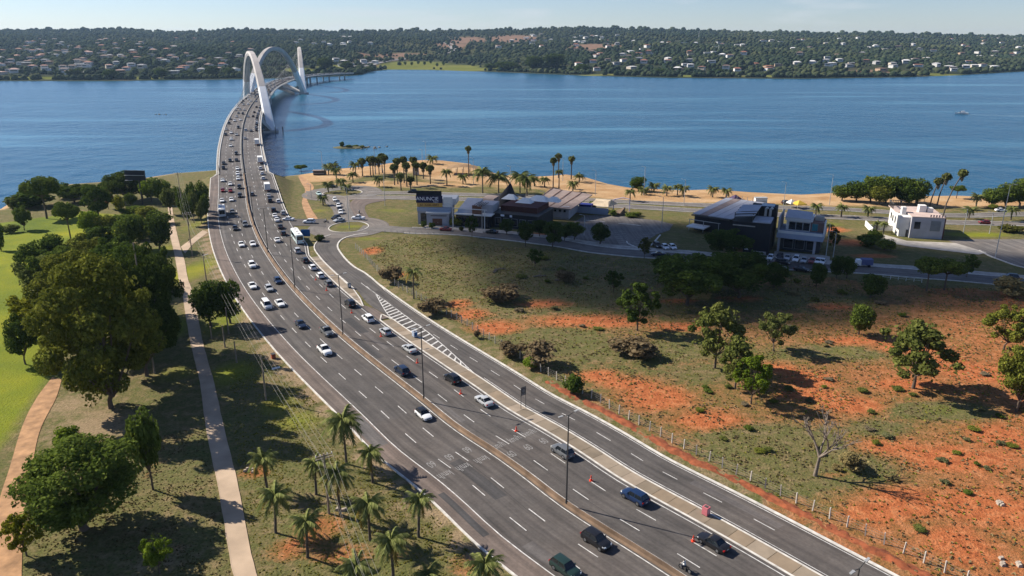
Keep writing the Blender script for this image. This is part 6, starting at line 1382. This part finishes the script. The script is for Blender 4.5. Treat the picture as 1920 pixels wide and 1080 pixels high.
m.box(-3.2,2.2,19.65,19.95,9.31,9.5); m.box(-3.25,-2.95,13.3,19.6,9.21,9.45); part('pergola', m.mesh('pergola', STEEL), e)
part('garden_wall', MB().box(-11,-3.3,9.5,9.8,0,2.0).mesh('garden_wall', RENDERW), e); part('garden_wall', MB().box(-11.3,-11,4,16,0,2.0).mesh('garden_wall', RENDERW), e)
for i in range(6): part('roof_rail', MB().box(w*.55+i*.9,w*.6+i*.9,.4,.5,7.71,8.5).mesh('roof_rail', PINKR), e)
# beach kiosks, gazebo, tents
def gazebo(px, py, wpx, mat, label, hh=2.2):
    P = hit(px, py); w = wpx/ppm(P)/2; e = tag(empty('gazebo_tent', P, .3), label, 'tent')
    part('canopy', MB().add([(-w,-w,hh),(w,-w,hh),(w,w,hh),(-w,w,hh),(0,0,hh*1.65),(-w,-w,hh-.3),(w,-w,hh-.3),(w,w,hh-.3),(-w,w,hh-.3)],[(0,1,4),(1,2,4),(2,3,4),(3,0,4),(5,6,1,0),(6,7,2,1),(7,8,3,2),(8,5,0,3)]).mesh('canopy', mat), e)
    for x in (-w, w):
        for y in (-w, w): part('leg', MB().box(x-.04,x+.04,y-.04,y+.04,0,hh-.02).mesh('leg', GALV), e)
gazebo(1497,391,20,YEL,'yellow gazebo tent by the lakeside road'); gazebo(1378,380,16,M('purple_canvas',(.07,.04,.09),.8),'dark purple gazebo tent on the beach'); gazebo(1483,389,14,CANV,'white gazebo tent next to the yellow one')
for px, py, lab, c in ((1421,381,'white kiosk trailer on the beach, beside a second one',WHITE),(1430,381,'second white kiosk trailer beside the parked dark car',WHITE),(600,328,'dark low shelter on the shore next to the spreading tree',STEEL),(780,328,'tan wall panel standing in the fan palm grove',PINKR)):
    P = hit(px, py); e = tag(empty('kiosk', P), lab, 'kiosk'); k = 1 if c is not STEEL else 2.2; bx(e,'body',-1.5*k,1.5*k,-1.2,1.2,.1,2.4 if c is not PINKR else 5,c); bx(e,'roof',-1.7*k,1.7*k,-1.4,1.4,2.41 if c is not PINKR else 5.01,2.6 if c is not PINKR else 5.2,GALV if c is not STEEL else ROOFB); bx(e,'counter',-1.2*k,1.2*k,-1.6,-1.22,1.0,1.15,GALV)
P = hit(868, 326); e = tag(empty('shore_pavilion', P), 'long curved tan roof pavilion on the shore tip', 'pavilion'); w = 60/ppm(P)/2
part('roof', MB().strip([[(-w+2*w*i/10, y, 3.2+1.6*math.sin(math.pi*(i/10))*(1 if y == 0 else .8)) for y in (-5, 0, 5)] for i in range(11)]).mesh('roof', M('tan_roof',(.26,.16,.08),.9,var=.3)), e)
for i in range(5):
    for y in (-4.5, 4.5): bx(e,'column',-w*.8+i*w*.4,-w*.8+i*w*.4+.3,y,y+.3,0,3.4,CONC)
# boat, wake, island
P = at(1803, 214, WATER); e = tag(empty('motorboat', P, math.pi*.98), 'white motorboat speeding across the lake', 'boat'); hull = []
for x, w, z in ((-6,1.9,1.3),(-3,2.1,1.3),(1,2.0,1.45),(4,1.3,1.7),(6.5,.1,2.0)): hull.append([(x,-w,z),(x,-w*.6,-.3),(x,0,-.5),(x,w*.6,-.3),(x,w,z)])
m = MB().strip(hull); m.add(hull[0],[(0,1,2,3,4)]); m.add([h[0] for h in hull]+[h[4] for h in hull[::-1]],[list(range(10))]); part('hull', m.mesh('hull', WHITE), e); part('cabin', MB().hexa([(-3,-1.4,1.3),(2.2,-1.2,1.4),(2.2,1.2,1.4),(-3,1.4,1.3),(-2.6,-1.2,3.0),(.6,-1.0,3.0),(.6,1.0,3.0),(-2.6,1.2,3.0)]).mesh('cabin', WHITE), e); part('windscreen', MB().quad((2.25,-1.1,1.5),(2.25,1.1,1.5),(.75,.9,2.9),(.75,-.9,2.9)).mesh('windscreen', GLASS), e)
W0 = at(1808, 214.5, WATER+.03); W1 = at(1960, 219, WATER+.03); dW = (W1-W0)/np.linalg.norm(W1-W0); nW = np.array([-dW[1], dW[0], 0])
m = MB()
for sg in (-1, 1): m.strip([[W0+(W1-W0)*t+nW*sg*(.6+4*t), W0+(W1-W0)*t+nW*sg*(2.2+6.5*t)] for t in np.linspace(0, 1, 12)])
struct(link('boat_wake', m.mesh('boat_wake', M('wake_foam', (.16, .27, .36), .4, var=.5, scale=.3))), 'stuff')
P = at(658, 277, WATER); m = MB(); rg = random.Random(2); rows = []
for k, (rad, z) in enumerate(((1, -.6), (.95, .1), (.7, .7), (.3, 1.1), (.02, 1.3))): rows.append([(13*rad*math.cos(a)*(1+.12*math.sin(3*a)), 7*rad*math.sin(a)*(1+.15*math.cos(2*a)), z) for a in np.linspace(0, 2*math.pi, 25)])
struct(link('islet', m.strip(rows).mesh('islet', M('islet_soil', (.11, .10, .04), .95, var=.4, scale=.3), 60), None, P))
for dx, dy, wpx, top, tint, lb in ((-6, 0, 12, 264, 'dark', 'round dark shrub on the tiny islet'), (3, 1, 14, 271, 'mid', 'low scrub on the tiny islet'), (8, -1, 12, 272, 'olive', 'dry scrub at the end of the tiny islet'), (-1, -2, 14, 271, 'mid', 'low scrub in the middle of the tiny islet')): tree(0, 0, wpx, top, 'bush', tint, lb, 'shrub', cat='shrub', ground=np.array([P[0]+dx, P[1]+dy, WATER+.6]))
for px, py in ((706,276),(686,279),(300,215)):
    Q = at(px, py, WATER); m = MB()
    for k in range(7): x, y = rg.uniform(-7, 7), rg.uniform(-3, 3); r_ = rg.uniform(.5, 1.1); m.tube([(x, y, -.5), (x, y, .2), (x, y, r_*.7)], [r_*1.2, r_, r_*.3], 6)
    tag(link('rocks', m.mesh('rocks', ROCK), None, Q), 'low dark rocks just breaking the lake surface', 'rocks', 'rocks in the lake')
# ------------------------------------------------------------------ far bank: houses, woods, road
def house_meshes(seed):
    rr = random.Random(seed); w, d, h = rr.uniform(6, 10), rr.uniform(5, 8), rr.uniform(3.2, 6.5); rh = rr.uniform(1.0, 2.6)
    m = MB().box(-w, w, -d, d, -3, h); 
    if rr.random() < .5: m.box(w+.01, w+rr.uniform(3, 7), -d*.7, d*.6, -3, h*.7)
    wall = m.mesh('house_wall', ANY); flat = seed % 4 == 0
    if flat: roof = MB().box(-w-.4, w+.4, -d-.4, d+.4, h, h+.5).mesh('house_roof', ANY)
    else: roof = MB().add([(-w-.7, -d-.7, h), (w+.7, -d-.7, h), (w+.7, d+.7, h), (-w-.7, d+.7, h), (-w*.45, 0, h+rh), (w*.45, 0, h+rh)], [(0, 1, 5, 4), (1, 2, 5), (2, 3, 4, 5), (3, 0, 4), (3, 2, 1, 0)]).mesh('house_roof', ANY)
    win_ = MB()
    win_.box(-w*.7, w*.7, -d-.06, -d+.05, h*.35, h*.7)
    return wall, roof, win_.mesh('house_window', GLASS), flat
HM = [house_meshes(i) for i in range(12)]
WALLC = [('white', (.74, .72, .68)), ('cream', (.60, .53, .43)), ('pale grey', (.48, .47, .46)), ('ochre', (.42, .30, .20))]
ROOFC = [('terracotta', (.30, .13, .08)), ('brown', (.19, .12, .09)), ('grey', (.30, .29, .29)), ('white', (.70, .68, .66)), ('pink', (.42, .26, .21))]
hr_ = random.Random(21); HPOS = []
REG = [(-30,470,74,140,125,(0,1,2,1,0,4)),(540,700,66,88,14,(2,3,2)),(930,1180,66,90,26,(3,2,0,3)),(1080,1460,78,134,62,(0,3,2,0,1)),(1440,1930,70,134,74,(0,3,2,3,1)),(620,720,115,125,6,(3,2))]
for (x0, x1, y0, y1, n, rc_) in REG:
    for i in range(n):
        for _ in range(12):
            px, py = hr_.uniform(x0, x1), hr_.uniform(y0, y1)+ (0 if px < 1700 else 0); P = far_hit(px, py)
            if P[1] < np.interp(P[0]/P[1], FAZ, FSY)+55: continue
            if all((P[0]-q[0])**2+(P[1]-q[1])**2 > 24**2 for q in HPOS): break
        else: continue
        HPOS.append(P); P = P+np.array([0, 0, 1.5]); k = hr_.randrange(12); wall, roof, wn_, flat = HM[k]; wc = WALLC[0] if hr_.random() < (.25 if px < 480 else .55) else hr_.choice(WALLC); rc2 = ROOFC[hr_.choice(rc_)] if not flat else ROOFC[hr_.choice((2, 3))]
        where = 'on the far hillside beyond the bridge arches' if px < 480 else 'above the cleared slope across the lake' if px < 940 else 'on the wooded far bank across the open lake'
        e = tag(empty('house', P, hr_.uniform(-.6, .6)), '%s house with %s %s roof %s' % (wc[0], rc2[0], 'flat' if flat else 'hipped', where), 'house', 'houses across the lake')
        part('wall', wall, e, wc[1]); part('roof', roof, e, rc2[1]); part('window', wn_, e)
HPOS = np.array(HPOS)
P = far_hit(150, 139); e = tag(empty('event_tent', P), 'pair of bright white tent roofs on the far shore lawn', 'tent')
for x in (-9, 9): part('canopy', MB().tube([(x, 0, 3), (x, 0, 6.5)], [9, .4], 8).mesh('canopy', CANV), e)
# woods on the hills: one mass
def woods(n, seed, tmin, tmax, size, sub):
    rng = np.random.default_rng(seed); az = rng.uniform(-.82, .90, n); t = rng.uniform(tmin**.5, tmax**.5, n)**2 if tmin < .2 else rng.uniform(tmin, tmax, n)
    ys = np.interp(az, FAZ, FSY); y = ys+30+t*(RY-ys); x = az*y; z = zfar(x, y)
    keep = np.ones(n, bool)
    i = np.clip(np.searchsorted(faz, az)-1, 0, len(faz)-2); j = np.clip(np.searchsorted(ft, (y-ys)/(RY-ys))-1, 0, len(ft)-2); c = fcov.reshape(len(ft), len(faz), 4)[j, i]
    keep &= rng.random(n) > np.clip(c[:, 0]*1.6, 0, .98); keep &= rng.random(n) > np.clip(c[:, 1]*1.2, 0, .97); keep &= rng.random(n) > c[:, 2]*.45
    for h in HPOS: keep &= ~((np.abs(x-h[0]*y/h[1]) < 13) & (y < h[1]+9) & (y > h[1]-70))
    # the road and clearing beyond the bridge end
    x, y, z = x[keep], y[keep], z[keep]; k = len(x); s = size*(.55+.9*rng.random(k)**1.5)
    bm = bmesh.new(); bmesh.ops.create_icosphere(bm, subdivisions=sub, radius=1); U = np.array([v.co for v in bm.verts]); Fi = np.array([[v.index for v in f.verts] for f in bm.faces]); bm.free()
    jit = 1+.38*(rng.random((k, len(U)))-.5); V = U[None]*jit[:, :, None]*s[:, None, None]*np.array([1, 1, .85])
    V[:, :, 0] += x[:, None]; V[:, :, 1] += y[:, None]; V[:, :, 2] += (z+s*.62)[:, None]
    FF = (Fi[None]+(np.arange(k)*len(U))[:, None, None]).reshape(-1, 3); val = np.repeat(rng.random(k), len(Fi))
    return np_mesh('far_woods', V.reshape(-1, 3), FF, WOODM, val, 3)
WOODM = leaf_mat('far_woods', (.026, .040, .024), (.060, .074, .038), .1)
def _vary(m):
    n, l = m.node_tree.nodes, m.node_tree.links; t = noise(n, l, .0045, 4, wpos(n)); r = ramp(n, [(.3, (.62, .78, .85)), (.5, (1, 1, 1)), (.68, (1.75, 1.5, 1.25))]); l.new(t.outputs[0], r.inputs[0])
    mx = [q for q in n if q.bl_idname == 'ShaderNodeMix'][0]; out = mx.outputs[2]; tgt = [k.to_socket for k in out.links]; c = mixc(n, l, 1.0, out, r.outputs[0], 'MULTIPLY')
    for s_ in tgt: l.new(c, s_)
_vary(WOODM)
for i, a in enumerate(((5600, 31, .0, .16, 5.0, 2), (34000, 32, .1, 1.02, 6.0, 1), (500, 33, .9, 1.01, 10.0, 2))):
    o = struct(link('far_woods', woods(*a), color=(1, 1, 1)), 'stuff'); o['label'] = ['woods along the far shore of the lake', 'woods covering the far hills', 'tall trees breaking the far skyline'][i]
# single big trees standing at the far waterline
for px, py, w, h in ((138,150,34,22),(205,151,34,22),(300,149,26,22),(395,148,34,26),(350,148,22,16),(430,146,26,20),(950,135,60,20),(1000,134,44,30),(1040,133,46,34),(1090,139,30,20),(610,133,34,26),(650,134,30,20),(690,138,30,12),(1350,143,20,14),(1240,142,24,14),(920,133,34,14),(1560,143,22,12),(1680,141,26,12)):
    P = far_hit(px, py-2); P[1] += 6; tree(0, 0, w, py-h, 'round', R.choice(['deep', 'dark', 'deep']), 'big dark tree at the waterline of the far shore', 'shore_tree', 'big trees at the far waterline', ground=P)
for px, py in [(1230+i*11+R.uniform(-4, 4), 138+R.uniform(-3, 3)) for i in range(6)]+[(760+i*12, 124+R.uniform(-3, 3)) for i in range(7)]:
    P = far_hit(px, py); tree(0, 0, 7, py-9, 'slim', 'dark', 'small tree on the far shore lawn', 'shore_tree', 'small trees on the far lawn', ground=P)
# road curving over the cleared far slope
rd = [far_hit(*p) for p in ((660,131),(690,121),(730,114),(790,108),(830,101),(850,92),(845,84),(825,77),(815,74))]; c = spline([p[:2] for p in rd], 12)
for k, off in enumerate((-9, 9)):
    o_ = offs(c, off); rows = []
    A, B = offs(o_, -5), offs(o_, 5)
    for i in range(len(c)): rows.append([(A[i, 0], A[i, 1], zfar(A[i, 0], A[i, 1])+.9), (B[i, 0], B[i, 1], zfar(B[i, 0], B[i, 1])+.9)])
    struct(link('hill_road', MB().strip(rows).mesh('hill_road', M('hill_road', (.25, .23, .22), .9))))
# masts on the far bank
for px, py, top in ((1347,98,84),(1310,72,58)):
    P = far_hit(px, py); H = top_z(P, top)-P[2]; e = tag(empty('radio_mast', P), 'pale radio mast rising over the far bank woods', 'mast', 'masts on the far bank'); part('mast', MB().tube([(0, 0, 0), (0, 0, H)], [1.0, .5], 5).mesh('mast', GALV), e); part('antenna', MB().box(-1.2, 1.2, -.4, .4, H-3, H).mesh('antenna', WHITE), e)
# people of the far bank are out of sight; air and cloud
hz = MB().box(-9500, 9500, -2600, 9500, -13.2, 178).mesh('haze', []); hm = bpy.data.materials.new('haze_air'); hm.use_nodes = True; n, l = hm.node_tree.nodes, hm.node_tree.links; n.remove(n['Principled BSDF'])
pv = n.new('ShaderNodeVolumePrincipled'); pv.inputs['Color'].default_value = (.50, .72, 1.0, 1); pv.inputs['Density'].default_value = 3.4e-5; pv.inputs['Anisotropy'].default_value = .2; l.new(pv.outputs[0], n['Material Output'].inputs['Volume'])
hz.materials.append(hm); haze = struct(link('haze', hz), 'stuff')
# passing cloud above the lake, whose shadow lies over the buildings and the grove
cc = Vector(at(1300, 505)[:2].tolist()+[0.0])+SDIR*1500
bm = bmesh.new(); crg = random.Random(9)
side = Vector((SDIR.y, -SDIR.x, 0)).normalized(); upv = SDIR.cross(side)
def lobe(dx, dy, rx, ry):      # an offset on the ground and ground radii, carried up along the sun's direction
    mt = Matrix.Translation(cc+Vector((dx, dy, 0))) @ Matrix.Diagonal((rx, ry, 30, 1)); bmesh.ops.create_icosphere(bm, subdivisions=4, radius=1, matrix=mt)
for a in ((-22, 26, 46, 44), (20, 14, 62, 44), (56, 0, 54, 38), (-2, -16, 54, 30), (90, -8, 42, 28), (-44, 46, 28, 26), (14, 40, 40, 26)): lobe(*a)
cm2 = bpy.data.meshes.new('cloud'); bm.to_mesh(cm2); bm.free(); cmat = bpy.data.materials.new('cloud_vapour'); cmat.use_nodes = True; n, l = cmat.node_tree.nodes, cmat.node_tree.links; n.remove(n['Principled BSDF'])
pv = n.new('ShaderNodeVolumePrincipled'); pv.inputs['Color'].default_value = (.95, .96, 1, 1); pv.inputs['Density'].default_value = .05; l.new(pv.outputs[0], n['Material Output'].inputs['Volume']); cm2.materials.append(cmat)
cloud = struct(link('cloud', cm2), 'stuff'); cloud['label'] = 'passing white cloud high over the lake shore'

# ------------------------------------------------------------------ say by its neighbours which one of a set a thing is
MARKS = [(n_, hit(*p)[:2]) for n_, p in (('the sign building', (815, 420)), ('the glass pavilion', (880, 429)), ('the restaurant', (960, 425)), ('the gable hall', (1033, 408)), ('the event tent', (1110, 400)), ('the round beach tree', (1197, 358)), ('the low annexe', (1325, 436)), ('the black building', (1405, 474)), ('the framed house', (1497, 474)), ('the white house', (1735, 447)), ('the green belt', (1650, 382)), ('the small roundabout', (654, 426)), ('the upper roundabout', (642, 362)), ('the shore pavilion', (868, 326)), ('the spreading shore tree', (565, 325)), ('the yellow gazebo', (1497, 391)), ('the dead tree', (1528, 892)), ('the broad pale savanna tree', (1712, 728)), ('the pale slabs', (1890, 1056)), ('the thicket tree', (1905, 772)), ('the right car park', (1880, 480)))]
for o in list(COL.objects):
    if o.parent is None and o.get('group') in ('slim lamps along the lakeside streets', 'feather palms along the beach', 'feather palms along the lakeside road', 'weed clumps on red earth', 'garden shrubs by the lakeside buildings', 'young palms in gardens', 'feather palms around the lake park roundabout'):
        P = np.array(o.location[:2]); q = min(MARKS, key=lambda m_: np.hypot(*(m_[1]-P)))
        side = 'on the lake side of' if P[1] > q[1][1]+6 else 'on the road side of' if P[1] < q[1][1]-6 else 'beside'
        base = {'slim lamps along the lakeside streets': 'slim pale street lamp', 'weed clumps on red earth': 'low weed clump on red earth', 'garden shrubs by the lakeside buildings': 'small garden shrub', 'young palms in gardens': 'young feather palm'}.get(o['group'], 'feather palm')
        o['label'] = '%s %s %s' % (base, side, q[0])
